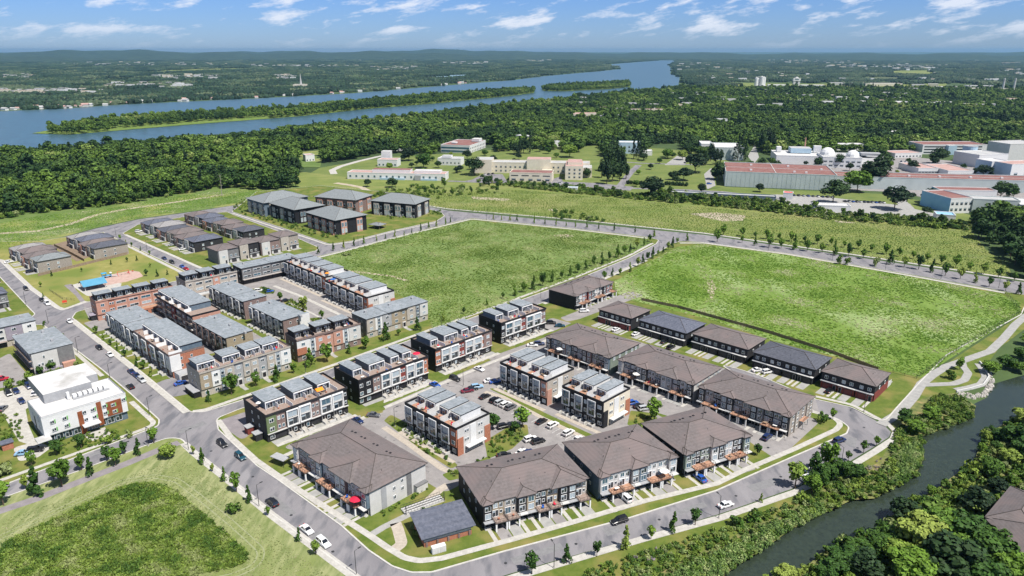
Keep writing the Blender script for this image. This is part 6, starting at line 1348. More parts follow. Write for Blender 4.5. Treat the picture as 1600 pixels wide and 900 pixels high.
scatter('far_woods', np.stack([wx, wy, np.zeros(len(wx))], 1), NR.uniform(.85, 1.2, len(wx)), CLUMP, 'far woods and tree-filled suburbs reaching to the hills')
print('forest', len(fx), 'far', len(wx))

# ------------------------------------------------------------------ cars
CARC = {'black': (.012, .012, .014), 'white': (.75, .75, .75), 'silver': (.42, .44, .46), 'dark blue': (.015, .03, .10), 'blue': (.02, .09, .38), 'teal': (.01, .06, .09), 'red': (.42, .015, .03), 'maroon': (.16, .012, .03), 'grey': (.12, .125, .135), 'pale blue': (.25, .42, .6)}
for k, c in CARC.items(): M('paint_' + k.replace(' ', '_'), c, .28, spec=.7)
M('tyre', (.015, .015, .015), .9); M('rim', (.4, .4, .42), .35, metal=.7); M('lamp_red', (.45, .01, .01), .3); M('lamp_clear', (.7, .7, .68), .2); M('car_glass', (.01, .012, .016), .06, spec=1.0)
def car_body(kind, m):
    if kind == 'suv': pr = [(-2.3, .4), (-2.35, .95), (-2.25, 1.05), (-.0, 1.08), (1.05, 1.06), (2.1, .92), (2.3, .7), (2.3, .4)]
    elif kind == 'van': pr = [(-2.5, .4), (-2.5, 1.2), (-2.4, 1.3), (0, 1.3), (1.5, 1.2), (2.35, .95), (2.5, .7), (2.5, .4)]
    else: pr = [(-2.25, .35), (-2.3, .78), (-2.1, .92), (-1.3, .95), (0.9, .93), (2.0, .76), (2.25, .6), (2.25, .35)]
    mb = MB(); n = len(pr); W_ = .9
    def ring(y, k): return [(x, y, .35 + (z - .35) * k) for x, z in pr]
    v = ring(-W_, .86) + ring(-W_ + .12, 1) + ring(W_ - .12, 1) + ring(W_, .86); f = []
    for j in range(3):
        for i in range(n - 1): f.append((j * n + i, (j + 1) * n + i, (j + 1) * n + i + 1, j * n + i + 1))
    f.append(tuple(range(n))); f.append(tuple(range(4 * n - 1, 3 * n - 1, -1))); f.append((0, n - 1, 4 * n - 1, 3 * n))
    return mb.add(v, f, m).mesh('body')
def cabin(kind, what, m):
    x0, x1, t0, t1, zb, zt = {'car': (-1.55, .95, -.95, .25, .92, 1.42), 'suv': (-2.2, 1.05, -1.95, .35, 1.04, 1.68), 'van': (-2.4, 1.5, -2.3, .7, 1.24, 2.0)}[kind]
    if what == 'g':
        v = [(x0, -.82, zb), (x1, -.82, zb), (x1, .82, zb), (x0, .82, zb), (t0, -.64, zt), (t1, -.64, zt), (t1, .64, zt), (t0, .64, zt)]
        return MB().add(v, [(0, 1, 5, 4), (1, 2, 6, 5), (2, 3, 7, 6), (3, 0, 4, 7), (4, 5, 6, 7)], 'car_glass').mesh('windows')
    mb = MB().box(t0 - .04, t1 + .04, -.67, .67, zt, zt + .06, m)
    for x, t in ((x0, t0), (x1, t1), ((x0 + x1) / 2, (t0 + t1) / 2)):
        for s in (-1, 1): mb.tube((x, .83 * s, zb), (t, .66 * s, zt), .05, m, 4)
    return mb.mesh('car_roof')
def wheel(): return MB().tube((0, -.11, 0), (0, .11, 0), .34, 'tyre', 10).tube((0, -.125, 0), (0, .125, 0), .2, 'rim', 8).mesh('wheel')
E1A, E2A, BTA = -44, 46, 25
def car(px, hd, col, kind, label, z=.035, s=1.03):
    x, y = G(*px); t = thing('parked_car' if 'driving' not in label else 'car', label, 'van' if kind == 'van' else 'car', (x, y, z), rad(hd)); t.scale = (s, s, s); m = 'paint_' + col.replace(' ', '_')
    link('body', cached(('cb', kind, col), lambda: car_body(kind, m)), t); link('windows', cached(('cg', kind), lambda: cabin(kind, 'g', m)), t); link('car_roof', cached(('cr', kind, col), lambda: cabin(kind, 'r', m)), t)
    L_ = 2.3 if kind != 'van' else 2.5
    for a in (-1.4, 1.4):
        for b in (-.8, .8): link('wheel', cached('wheel', wheel), t, (a, b, .34))
    for b in (-.62, .62):
        link('headlight', cached('hl', lambda: MB().box(-.05, .05, -.2, .2, -.08, .08, 'lamp_clear').mesh('headlight')), t, (L_ - .02, b, .66)); link('tail_light', cached('tl', lambda: MB().box(-.05, .05, -.18, .18, -.09, .09, 'lamp_red').mesh('tail_light')), t, (-L_ - .02, b, .82))
CARS = [
 ((41, 453), E1A, 'black', 'suv', 'dark car parked at the kerb of the left street, below the four park-side houses'), ((66, 470), E1A, 'black', 'car', 'dark car parked right behind the white van at the park corner'), ((74, 476), E1A, 'white', 'van', 'white van parked at the park corner of the left street'),
 ((257, 405), E1A, 'dark blue', 'car', 'dark blue car parked on the park side of the upper street'), ((269, 411), E1A, 'black', 'suv', 'black car in the upper street just behind the red and blue pair'), ((285, 418), E1A, 'blue', 'car', 'blue car parked nose to tail with a red car in the upper street'), ((291, 421.5), E1A, 'red', 'car', 'red car at the end of the upper street by the park'),
 ((48, 426), E2A, 'black', 'suv', 'black car on the driveway beside the nearest park-side house'), ((14, 411), E2A, 'white', 'car', 'white car on a driveway at the left edge of the photo'), ((217, 363), E2A, 'white', 'suv', 'white car on the driveway of the farthest house past the park'), ((247, 371), E2A, 'black', 'car', 'black car on the second driveway past the park'), ((269, 384), E2A, 'silver', 'car', 'silver car on a middle driveway past the park'), ((285, 391), E2A, 'white', 'car', 'white car on the driveway of the brown-roofed house past the park'),
 ((109, 504), E1A, 'white', 'car', 'white car parked by the lawn of the red brick block'), ((155.5, 545), E1A, 'black', 'car', 'black car parked in front of the grey flat-roofed row'), ((172, 556), E1A, 'white', 'car', 'white car parked just below a black one in the left street'), ((206, 583), E1A, 'dark blue', 'car', 'dark blue car, uppermost of three parked nose to tail in the left street'), ((214, 589), E1A, 'dark blue', 'car', 'dark blue car, middle of three parked nose to tail in the left street'), ((222, 596), E1A, 'silver', 'suv', 'silver-blue car, lowest of three parked nose to tail in the left street'), ((204, 606), 136, 'black', 'car', 'black car driving up the left street opposite the parked three'), ((282.5, 601), E2A, 'blue', 'car', 'bright blue car on the driveway behind the beige corner block'),
 ((3, 595), 20, 'red', 'suv', 'red car in the lot at the left edge of the photo'), ((13.5, 617), E1A, 'black', 'suv', 'black car, left of a pair in the white building lot'), ((25.5, 613.5), E1A, 'dark blue', 'car', 'dark blue car, right of a pair in the white building lot'), ((45.5, 606), E1A, 'dark blue', 'suv', 'dark blue car next to a maroon one behind the white building'), ((58, 603), E1A, 'maroon', 'car', 'maroon car behind the white building'), ((61, 618), 20, 'white', 'suv', 'white car close against the left wall of the white building'), ((34, 629), E1A, 'dark blue', 'car', 'dark car alone in the middle of the pale lot'), ((4.5, 641), 100, 'grey', 'car', 'grey car at the far left of the pale lot'), ((37, 711), 15, 'pale blue', 'car', 'pale blue car on the little pad beside the white building canopy'), ((56, 706), 15, 'black', 'suv', 'black car tucked under the canopy of the white building'),
 ((347.5, 696), E1A, 'black', 'suv', 'black car parked just past the four-way crossing'), ((376, 716), E1A, 'teal', 'suv', 'dark teal car parked beside the grass verge of the left street'), ((425.5, 788), 136, 'black', 'suv', 'black car driving up the wide street past the brown-roofed row'), ((479.5, 830.5), E1A, 'white', 'car', 'white sedan at the meadow kerb, upper of two white cars'), ((505.5, 851), E1A, 'white', 'suv', 'white car at the meadow kerb, lower of two white cars'),
 ((711, 594), -40, 'black', 'suv', 'black car parked alone in the long lane of the lot'), ((749, 579), -40, 'white', 'car', 'white car at the upper end of the long lane'), ((680, 604), -40, 'blue', 'car', 'blue car peeping out behind the four rooftop rooms'), ((757.5, 622), E2A, 'black', 'car', 'black car at the upper left end of the parked row in the lot'), ((773.5, 628), E2A, 'black', 'suv', 'black car, second from the upper end of the parked row'), ((781.5, 631.5), E2A, 'silver', 'suv', 'silver-blue car between a black and a white one in the parked row'), ((790, 635), E2A, 'white', 'suv', 'white car in the middle of the parked row'), ((798, 639), E2A, 'grey', 'suv', 'grey car right of the white one in the parked row'), ((814, 646), E2A, 'dark blue', 'car', 'dark blue car standing apart at the lower end of the parked row'),
 ((787.5, 669), 25, 'black', 'suv', 'black car parked by the hedge at the orange brick corner'), ((846, 661), E2A, 'black', 'car', 'black car first in the lower parked row'), ((863.5, 667), E2A, 'white', 'suv', 'white car second in the lower parked row'), ((888, 679), E2A, 'white', 'suv', 'white car third in the lower parked row, after a gap'), ((903, 689), E2A, 'white', 'car', 'white car half hidden behind the big brown roof'), ((829, 689), 30, 'white', 'suv', 'white car next to a black one behind the shrubs'), ((841, 692.5), 30, 'black', 'suv', 'black car next to a white one behind the shrubs'), ((815, 709.5), E2A, 'white', 'car', 'white car just behind the brown roof ridge'), ((825, 710), E2A, 'dark blue', 'car', 'dark blue car just behind the brown roof ridge'), ((788, 714), 10, 'black', 'car', 'black car at the end of the shrub bed'),
 ((765, 597.5), 20, 'white', 'car', 'white car in the far corner pair of the lot'), ((774, 598.5), 20, 'blue', 'car', 'blue car in the far corner pair of the lot'), ((745.5, 607), 20, 'pale blue', 'suv', 'pale blue car among dark ones in the middle of the lot'), ((737.5, 610), 20, 'black', 'car', 'black car left of the pale blue one'), ((730.5, 613), 20, 'maroon', 'car', 'maroon car left of the black one in mid lot'),
 ((559, 660), -35, 'dark blue', 'car', 'dark blue car beside the brown roof at the lane mouth'), ((584, 651), -10, 'grey', 'car', 'grey car on the lane next to the grass island'), ((861, 506.5), 0, 'black', 'suv', 'black car left of a dark green one at the lane mouth by the maroon block'), ((875, 511), 0, 'teal', 'car', 'dark green car at the lane mouth by the maroon block'), ((832, 541.5), 0, 'white', 'car', 'white car under the decks of the sage-ended row'), ((842.5, 539.5), 5, 'dark blue', 'suv', 'dark blue car under the decks of the sage-ended row'),
 ((913, 488), 10, 'white', 'suv', 'white car under the white decks of the maroon block'), ((962, 517), E2A, 'white', 'car', 'white car on the first driveway of the maroon garage row'), ((993, 524), E2A, 'white', 'car', 'pale car on the second driveway of the slate-roofed row'), ((1038, 536), E2A, 'black', 'car', 'black car on the driveway below the slate roof'), ((1048, 545), E2A, 'black', 'suv', 'black car in the lane behind the middle brown roof'), ((1183, 580.5), 20, 'white', 'car', 'white car, left of two on the near-black roofed row driveway'), ((1199, 583.5), 20, 'white', 'suv', 'white car, right of two on the near-black roofed row driveway'), ((1295, 613), E2A, 'black', 'car', 'black car on the driveway of the red brick end row'), ((1198, 686), E2A, 'dark blue', 'suv', 'dark blue car parked beside the stone-ended row'),
 ((1311, 691), 30, 'dark blue', 'suv', 'dark blue car parked on the curved road in front of a silver one'), ((1291.5, 700.5), 28, 'silver', 'car', 'silver car parked on the curved road behind a dark blue one'), ((1133.5, 791.5), 25, 'white', 'car', 'white car at the creek-side kerb of the bottom road'), ((1267, 738.5), 25, 'white', 'car', 'white car half hidden behind kerb trees, upper of two'), ((1262.5, 750), 25, 'white', 'suv', 'white car half hidden behind kerb trees, lower of two'), ((967.5, 816.5), 205, 'black', 'suv', 'black car driving along the bottom road'),
 ((977.5, 781), 115, 'white', 'suv', 'white car on the driveway of the blue-grey row'), ((1094, 750), 115, 'blue', 'car', 'blue car on the driveway beside the black side wall'), ((988, 632.5), 20, 'blue', 'suv', 'blue car behind the three-room block'), ((999, 637), 20, 'black', 'car', 'black car between a blue and a silver one'), ((1007, 641), 20, 'silver', 'suv', 'silver car behind the three-room block'), ((421, 457), 20, 'blue', 'car', 'blue car in the court between the flat-roofed rows'), ((405, 456), 20, 'white', 'suv', 'white car in the court between the flat-roofed rows'), ((447, 471.5), 20, 'black', 'car', 'black car alone in the court behind the flat roofs')]
for c in CARS:
    onblock = c[0][0] > 380 or c[0][1] < 300
    zz = .036
    if any(w in c[4] for w in ('driveway', 'lot', 'row', 'lane', 'court', 'pad', 'canopy', 'shrub', 'hedge', 'roof', 'decks', 'maroon', 'pair', 'silver one', 'block', 'pale blue', 'building')) and 'street' not in c[4]: zz = Z3 + .004
    car(*c, z=zz)
k = 0
for a, b, y0, y1, n, d in ((1320, 1380, 315.5, 317.5, 11, 95), (1240, 1300, 306, 309, 9, 95), (757, 770, 274, 272, 3, 70), (866, 885, 288, 287, 3, 0), (1125, 1160, 308, 310, 5, 95), (1100, 1108, 290, 288, 2, 0), (1070, 1088, 255, 254, 3, 90), (1408, 1420, 253, 256, 3, 60)):
    for i in range(n):
        t = i / max(1, n - 1); col = ['black', 'dark blue', 'white', 'grey', 'blue', 'silver'][(i * 5 + k) % 6]
        x, y = G(a + (b - a) * t, y0 + (y1 - y0) * t); kd = 'suv' if i % 2 else 'car'
        t_ = thing('parked_car', '%s car standing in the research campus car parks beyond the meadow' % col, 'car', (x, y, .12), rad(d), 'cars in the campus car parks'); m = 'paint_' + col.replace(' ', '_')
        link('body', cached(('cb', kd, col), lambda: car_body(kd, m)), t_); link('windows', cached(('cg', kd), lambda: cabin(kd, 'g', m)), t_)
        for a_ in (-1.4, 1.4):
            for b_ in (-.8, .8): link('wheel', cached('wheel', wheel), t_, (a_, b_, .34))
    k += 1

# ------------------------------------------------------------------ street lamps
def lamp(px, d, label, h=7.0):
    x, y = G(*px); t = thing('street_lamp', label, 'street lamp', (x, y, .1), rad(d), 'street lamps')
    link('pole', cached('lpole', lambda: MB().tube((0, 0, 0), (0, 0, 7), .10, 'pole', 6, .07).mesh('pole')), t); link('lamp_base', cached('lbase', lambda: MB().box(-.22, .22, -.22, .22, 0, .3, 'concrete').mesh('lamp_base')), t)
    link('lamp_head', cached('lhead', lambda: MB().tube((0, 0, 6.9), (1.3, 0, 7.1), .05, 'pole', 5).box(1.0, 1.8, -.16, .16, 7.05, 7.2, 'pole').mesh('lamp_head')), t)
for px, d, lb in [((405, 792), 46, 'by the kerb beside the driving black car'), ((557, 899), 46, 'at the bottom edge left of the road corner'), ((865.5, 888), 115, 'on the creek side below the slate-grey road bend'), ((1123, 810), 115, 'beside the white car on the bottom road'), ((1313.5, 731), 120, 'on the creek side of the curved road'), ((1349.5, 644), -120, 'at the start of the creek path'), ((76, 507), 46, 'at the side street corner by the flat roofs'), ((122, 552), 46, 'above the flat-roofed block by the left street'), ((172.5, 595), 46, 'next to the white building by the left street'), ((234, 650), 46, 'at the white building corner of the crossing'), ((232, 697.5), -44, 'on the bike path side of the crossing'), ((295, 704), 46, 'on the meadow corner of the crossing'), ((182, 372), 46, 'at the top of the upper street'), ((230, 392), 46, 'halfway down the upper street by the park'), ((41, 477), 46, 'beside the left street opposite the park'), ((1, 442), 46, 'at the left edge of the photo'), ((845, 466), -44, 'on the middle road beside the maroon block'), ((948, 432), -44, 'on the middle road behind the maroon block'), ((690, 516), 130, 'on the field side of the middle road'), ((478, 584), 130, 'on the middle road between the brick blocks'), ((1029, 396), -44, 'near the top junction of the middle road'), ((659, 691), 40, 'in the lot left of the orange brick corner'), ((724, 604), 40, 'between the cars in mid lot'), ((617, 667), 40, 'at the corner of the shaded lane')]:
    lamp(px, d, 'dark street lamp ' + lb)
for i, x in enumerate((560, 760, 852, 936, 1020, 1200, 1300, 1383, 1470, 1560)):
    y = np.interp(x, [560, 610, 700, 737, 900, 1100, 1340, 1600], [384, 371, 349, 342, 358, 378, 415, 457]); x_, y_ = G(x, y); t = thing('street_lamp', 'thin street lamp in the row along the far top road', 'street lamp', (x_, y_, .1), 1.2, 'street lamps along the top road'); link('pole', cached('lpole', None), t); link('lamp_head', cached('lhead', None), t)

# ------------------------------------------------------------------ planted trees, one by one
ORD = ['first', 'second', 'third', 'fourth', 'fifth', 'sixth', 'seventh', 'eighth', 'ninth', 'tenth', 'eleventh', 'twelfth', 'thirteenth', 'fourteenth', 'fifteenth', 'sixteenth', 'seventeenth', 'eighteenth', 'nineteenth', 'twentieth', 'twenty-first', 'twenty-second', 'twenty-third', 'twenty-fourth', 'twenty-fifth', 'twenty-sixth', 'twenty-seventh', 'twenty-eighth', 'twenty-ninth', 'thirtieth']
def tree_row(pts, h, cr, fmt, group, kinds=('street',), var=.28, z=.12):
    for i, p in enumerate(pts):
        q = p[2] if len(p) > 2 else 1; x, y = G(p[0], p[1]); s = q * RN.uniform(1 - var, 1 + var)
        tree(x, y, h * s, cr * s, fmt % ORD[i], group, kinds[i % len(kinds)], z)
tree_row([(6, 790, 1.2), (59, 774, 1.2), (97.5, 761, 1.2), (143, 744, 1.1), (181, 728), (217.5, 711, 1.1)], 6.2, 2.1, 'street tree, %s from the left along the outer edge of the bike path', 'trees on the bike path', ('street', 'spire'))
tree_row([(41, 764), (84.5, 751), (128, 735), (168, 721), (195, 710, .8), (241, 693)], 5.4, 1.6, 'small street tree, %s from the left on the verge between road and bike path', 'verge trees by the bike path', ('street',))
x, y = G(262, 716); tree(x, y, 5.2, 3.4, 'wide dark bushy shrub tree at the meadow corner of the crossing', None, 'big')
tree_row([(302.5, 711, .8), (317, 725, .8), (332.5, 737, .8), (351, 752, 1.1), (370, 769, 1.1), (389, 785, 1.2), (419, 806, .7), (467.5, 846, .7), (494, 868, .9)], 5.4, 1.5, 'young kerb tree, %s from the crossing along the mown meadow', 'kerb trees along the meadow', ('street', 'spire'))
x, y = G(367, 801); tree(x, y, 4.0, 2.3, 'round dark bush standing alone on the mown grass', None, 'shrub')
tree_row([(831, 897), (885, 881), (932.5, 870), (977, 857), (1017, 843), (1052, 832, .9), (1086, 821, .9), (1189, 785, .5)], 6.0, 1.75, 'kerb tree, %s from the left along the creek side of the bottom road', 'kerb trees of the bottom road', ('street', 'spire'))
tree_row([(1242, 762, 1.3), (1271, 746, 1.2), (1292, 738, 1.3), (1325, 720, .7), (1349, 708, .7), (1369, 697, .7)], 6.2, 2.0, 'kerb tree, %s going up the curved road along the creek bank', 'kerb trees of the curved road', ('street',))
for px, h, c, lb in (((1301, 656), 4.5, 1.3, 'small tree on the verge inside the road curve'), ((1286, 660), 4.6, 2.2, 'round bush on the dry lawn at the stone end wall'), ((1183, 712), 4.5, 1.5, 'small tree at the lane mouth below the stone-ended row'), ((64, 588), 4.5, 1.8, 'small dark tree at the corner of the pink porch'), ((81, 581), 5, 2.2, 'dark tree below the flat-roofed block by the white building'), ((47, 600), 5.2, 1.9, 'slim tree by the hedge of the white building lot'), ((15, 608), 5, 2.4, 'bright bushy tree at the end of the hedge'), ((118, 574), 3.2, 1.4, 'round clipped bush by the path above the white building'),
                     ((169, 693), 3.6, 2.0, 'dark bush on the lawn by the rust panel'), ((202, 684), 3.4, 1.6, 'small bush by the white building corner'), ((89, 712), 5.5, 1.9, 'young tree on the lawn below the white canopy'), ((128, 701), 6, 2.0, 'young tree on the lawn in front of the rust-red panel'), ((50, 728), 5, 1.8, 'young tree beside the pale blue car'), ((8, 742), 5, 3.0, 'broad dark bush at the left edge by the path')):
    x, y = G(*px); tree(x, y, h, c, lb, None, 'shrub' if 'bush' in lb else 'street')
tree_row([(362, 617, 1.2), (327, 628, .8), (400, 604, 1.2), (433, 596), (459, 584, .9), (485, 573), (511.5, 566, 1.3), (546, 553, .8), (572, 546, 1.3), (603, 532), (623, 525, .6), (652, 517, 1.1)], 6.0, 2.1, 'leafy tree, %s from the crossing in front of the beige and brick blocks', 'trees in front of the beige blocks', ('street', 'spire'))
tree_row([(692, 503, .9), (725, 491, .6), (760.5, 478, .6), (786, 467, .6), (803.7, 463), (819, 457.5), (834, 452.5), (848, 447.5), (863, 441.5), (878, 436.5), (891, 431.5), (903, 427), (915, 422), (928, 417), (940, 413), (952, 408), (965, 403), (976, 398), (985, 394), (995, 389.5), (1006, 384), (1015, 378), (1022, 370)], 6.2, 1.8, 'dark young tree, %s from the left on the field side of the middle road', 'field side trees of the middle road', ('spire', 'street'))
tree_row([(944, 437), (957, 432), (969, 430), (984, 425), (997, 417), (1004, 412), (1012, 407), (1020, 404), (1028, 400), (1036, 396), (1044, 391), (1051, 387), (1058, 381), (1073, 377)], 5.2, 1.5, 'small tree, %s from the maroon block along the near side of the middle road', 'near side trees of the middle road', ('street', 'spire'))
UP = list(zip([95, 190, 255, 312, 375, 437, 502, 567, 635, 700, 770, 837, 910, 975, 1045, 1115, 1187, 1257, 1327, 1397, 1470, 1550], [90, 95, 103, 108, 113, 120, 125, 135, 140, 150, 158, 172, 185, 195, 207, 222, 237, 252, 268, 284, 302, 320]))
LO = list(zip([65, 190, 255, 325, 385, 450, 515, 590, 650, 722, 795, 930, 1000, 1072, 1140, 1205, 1280, 1352, 1425, 1507, 1570], [123, 126, 140, 150, 155, 160, 168, 178, 188, 196, 207, 235, 248, 260, 275, 292, 308, 326, 346, 368, 385]))
tree_row([(1100 + a / 3.2, 340 + b / 3.2, 1.0) for a, b in UP], 7.0, 2.4, 'dark round tree, %s from the left in the far row of the top road', 'far row of the top road', ('street',))
tree_row([(1100 + a / 3.2, 340 + b / 3.2, 1.0) for a, b in LO], 7.0, 2.2, 'dark round tree, %s from the left in the near row of the top road', 'near row of the top road', ('street', 'street', 'spire'))
tree_row([(1369, 416, 1.1), (1311, 413, .8), (1323, 414, .7)], 7, 2.8, 'dark bush at the near field edge of the top road, %s from the right', 'bushes at the near field edge', ('shrub',))
tree_row([(700 + a / 4, 180 + b / 4) for a, b in zip([285, 335, 388, 432, 540, 605, 677, 738, 795, 867, 942, 1040, 1168], [653, 657, 661, 664, 676, 682, 688, 694, 700, 706, 712, 722, 735])], 4.4, 1.0, 'thin sapling, %s from the left along the top road above the green field', 'saplings of the top road', ('spire',))
tree_row([(360 + a / 4, 280 + b / 4) for a, b in zip([480, 550, 645, 710, 775, 835, 913, 970, 1030, 1087, 1135, 1190, 1240, 1290, 1345, 1375], [488, 468, 447, 432, 418, 405, 388, 374, 364, 352, 340, 325, 308, 297, 284, 272])], 4.2, 1.0, 'thin sapling, %s going up the curved road past the hip-roofed blocks', 'saplings of the curved upper road', ('spire',))
CX = GP([(560, 262), (640, 244), (770, 232), (930, 238), (1100, 246), (1128, 262), (1128, 292), (1030, 300), (930, 290), (700, 280), (560, 280)])
xs, ys = rand_in(CX, 34); nfeet = [p for p in FEET]
for x, y in zip(xs.tolist(), ys.tolist()):
    if any(pip(np.array([x]), np.array([y]), p)[0] for p in nfeet) or RN.random() < .35: continue
    s = RN.uniform(.6, 1.3); tree(x, y, 8 * s, 4.6 * s, 'round tree dotted over the lawns of the research campus', 'trees dotted over the campus lawns', RN.choice(['dark', 'big', 'dark']), 0)
CX = GP([(1200, 250), (1420, 246), (1600, 262), (1600, 330), (1440, 326), (1330, 300), (1200, 296)])
xs, ys = rand_in(CX, 30)
for x, y in zip(xs.tolist(), ys.tolist()):
    if any(pip(np.array([x]), np.array([y]), p)[0] for p in nfeet) or RN.random() < .3: continue
    s = RN.uniform(.6, 1.2); tree(x, y, 8 * s, 4.2 * s, 'dark tree between the white laboratories of the campus', 'trees between the laboratories', RN.choice(['dark', 'big', 'dark']), 0)
x, y = G(542, 399); tree(x, y, 2.2, 3.2, 'low dark bush at the near corner of the green field', None, 'shrub')
tree_row([(415, 462, .9), (438, 471, .9), (475, 489, 1.2), (503, 499, 1.1)], 6, 1.9, 'tree, %s from the left in the court between flat roofs', 'court trees', ('street',))
tree_row([(150, 522, .8), (162, 532, .8), (173, 540, .8), (184, 548, .8), (195, 558, .8), (215, 573, .9), (224, 578, .9), (237, 588, .9)], 4.2, 1.3, 'small garden tree, %s from the top along the front lawns of the left row', 'front lawn trees', ('street', 'spire'))
tree_row([(188, 375, .8), (197, 381, .8), (206, 386, .8), (220, 392, .8), (234, 399, .8), (81, 432, .7), (128, 425, .7), (174, 414, .7), (199, 410, .7), (214, 408, .7), (229, 432, .9), (246, 433, .9), (235, 418, .9), (262, 430, .8), (64, 449, .7), (68, 465, .7)], 4.5, 1.2, 'small park tree, %s counted around the park lawn', 'park trees', ('street', 'spire'))
tree_row([(70, 509, .8), (86, 519, .8), (98, 531, .8)], 4, 1.3, 'small verge bush, %s from the side street by the left street', 'verge bushes', ('shrub',))
tree_row([(770, 672, 1.1), (805, 676, 1.0), (816, 668, 1.4), (1022, 658, 1.3), (733, 690, .8)], 5.2, 2.1, 'leafy tree, %s from the left among the shrub beds of the lot', 'lot trees', ('street',))
# big old trees of the campus
for px, h, c, kd, lb in [((741, 274), 17, 9.5, 'dark', 'big round dark tree left of the long cream building'), ((730, 250), 11, 5.5, 'dark', 'round dark tree beside the white red-roofed office'), ((639, 251), 14, 8.5, 'dark', 'wide dark tree on the mown hill'), ((662, 263), 16, 9, 'big', 'bright leafy tree behind the long low white building'), ((890, 246), 16, 9.5, 'big', 'pale green broad tree on the lawn behind the cream building'), ((803, 241), 12, 6.5, 'dark', 'dark tree left of a pair behind the cream building'), ((818, 240), 17, 6, 'dark', 'dark pointed tree behind the cream building'), ((1018, 308), 17, 10, 'dark', 'big dark tree below the lawn with the hedges'), ((1086, 270), 19, 11, 'dark', 'huge round dark tree right of the mown lawn'), ((1068, 282), 12, 8, 'dark', 'round dark tree next to the hedge'), ((1052, 281), 8, 5, 'dark', 'small dark tree at the hedge end'), ((1017, 265), 6, 3.2, 'dark', 'small ball-shaped tree on the mown lawn'), ((1122, 281), 16, 8, 'dark', 'dark tree at the left corner of the huge hall'), ((1096, 302), 8, 4, 'dark', 'small dark tree at the campus lane'), ((1301, 318), 19, 11, 'dark', 'big dark tree at the right end of the huge hall'), ((1339, 300), 20, 13, 'big', 'huge spreading tree in front of the long red-roofed hall'), ((1365, 292), 24, 13, 'dark', 'huge dark tree behind the spreading one'), ((1397, 328), 18, 10, 'dark', 'dark tree over the parking lot lane'), ((1380, 264), 16, 8, 'dark', 'dark tree between the white laboratories'), ((1455, 318), 11, 8.5, 'dark', 'wide dark bushy tree at the corner of the blue-sided office'), ((1562, 312), 15, 7, 'dark', 'dark tree behind the long grey hall wall'), ((1576, 311), 14, 6, 'big', 'green tree behind the long grey hall wall'), ((1543, 311), 8, 4.5, 'big', 'small green tree behind the grey wall'), ((1310, 262), 14, 6, 'dark', 'dark tree in front of the domes'), ((1278, 263), 11, 4.5, 'dark', 'dark pointed tree left of the domes'), ((1536, 276), 11, 8, 'dark', 'dark wine-green trees by the pavilions'), ((1580, 277), 12, 5, 'dark', 'dark cone tree at the right laboratory'), ((1465, 256), 17, 10, 'dark', 'broad dark trees in front of the red-roofed office'), ((1427, 268), 11, 6, 'dark', 'dark tree left of the pavilions'), ((1448, 336), 6, 4, 'dark', 'small dark bush by the blue-roofed shed'), ((1043, 248), 12, 7, 'big', 'pale green tree behind the car park'), ((1066, 250), 12, 6, 'big', 'loose green tree by the far car park'), ((574, 292), 7, 3.5, 'dark', 'small dark tree in the meadow behind the hip roofs'), ((613, 293), 8, 5.5, 'dark', 'dark bushy tree in the meadow behind the hip roofs'), ((1172, 264), 9, 5, 'big', 'small green tree behind the red roof'), ((1189, 266), 12, 5, 'dark', 'dark tree behind the red roof'), ((1213, 266), 10, 4, 'dark', 'small pointed tree behind the red roof'), ((1187, 300), 7, 4, 'dark', 'round tree in front of the huge hall'), ((718, 269), 7, 4, 'dark', 'small dark tree on the campus lawn'), ((760, 288), 7, 4, 'dark', 'bush at the lower car park corner')]:
    x, y = G(*px); tree(x, y, h * 1.12, c * 1.22, lb, None, kd, 0)
PINES = [((948, 288, 1), (957, 284, 1.05), (968, 283, .9), (951, 268, 1.25), (961, 262, 1.3), (970, 272, 1.1), (940, 278, .8), (978, 280, .7), (956, 250, 1.0)), ((990, 248, .8), (997, 249, .9), (1006, 250, .8), (1000, 243, .9)), ((1110, 252, .9), (1118, 258, .8), (1125, 256, .7), (1103, 258, .7)), ((1152, 252, 1.1), (1158, 250, 1.2), (1164, 251, .8)), ((1190, 238, 1.2), (1197, 236, 1.3), (1204, 238, 1.1)), ((828, 240, 1), (812, 243, .8))]
for gi, (gp, wh) in enumerate(zip(PINES, ('in the big dark group right of the cream building', 'beside the pale modern house', 'left of the grey hall', 'at the right wall of the grey hall', 'left of the pipe-roofed laboratory', 'behind the cream building'))):
    for (a, b, s) in gp:
        x, y = G(a, b); t = thing('pine_tree', 'tall dark conifer ' + wh, 'tree', (x, y, 0), RN.uniform(0, 6), 'conifers ' + wh); link('trunk', TRK[1], t, (0, 0, 0), None, (4, 4, 4)); link('crown', CONIF[0] if gi % 2 else BIGF[0], t, (0, 0, 1.5), None, (6.2 * s, 6.2 * s, 8.4 * s))
for (a, b, c_, d_, lb) in ((980, 287.5, 1010, 289, 'left'), (1040, 289, 1080, 291.5, 'right')):
    p, q = G(a, b), G(c_, d_); x, y = p; t = thing('hedge', 'long clipped dark hedge at the foot of the mown lawn, %s of two' % lb, 'hedge', (x, y, 0), math.atan2(q[1] - p[1], q[0] - p[0]))
    L_ = math.hypot(q[0] - p[0], q[1] - p[1])
    for i in range(int(L_ / 3)): link('foliage', BIGF[i % 2], t, (i * 3 + 1, 0, -1), i * 1.3, (2.6, 2.4, 2.0))

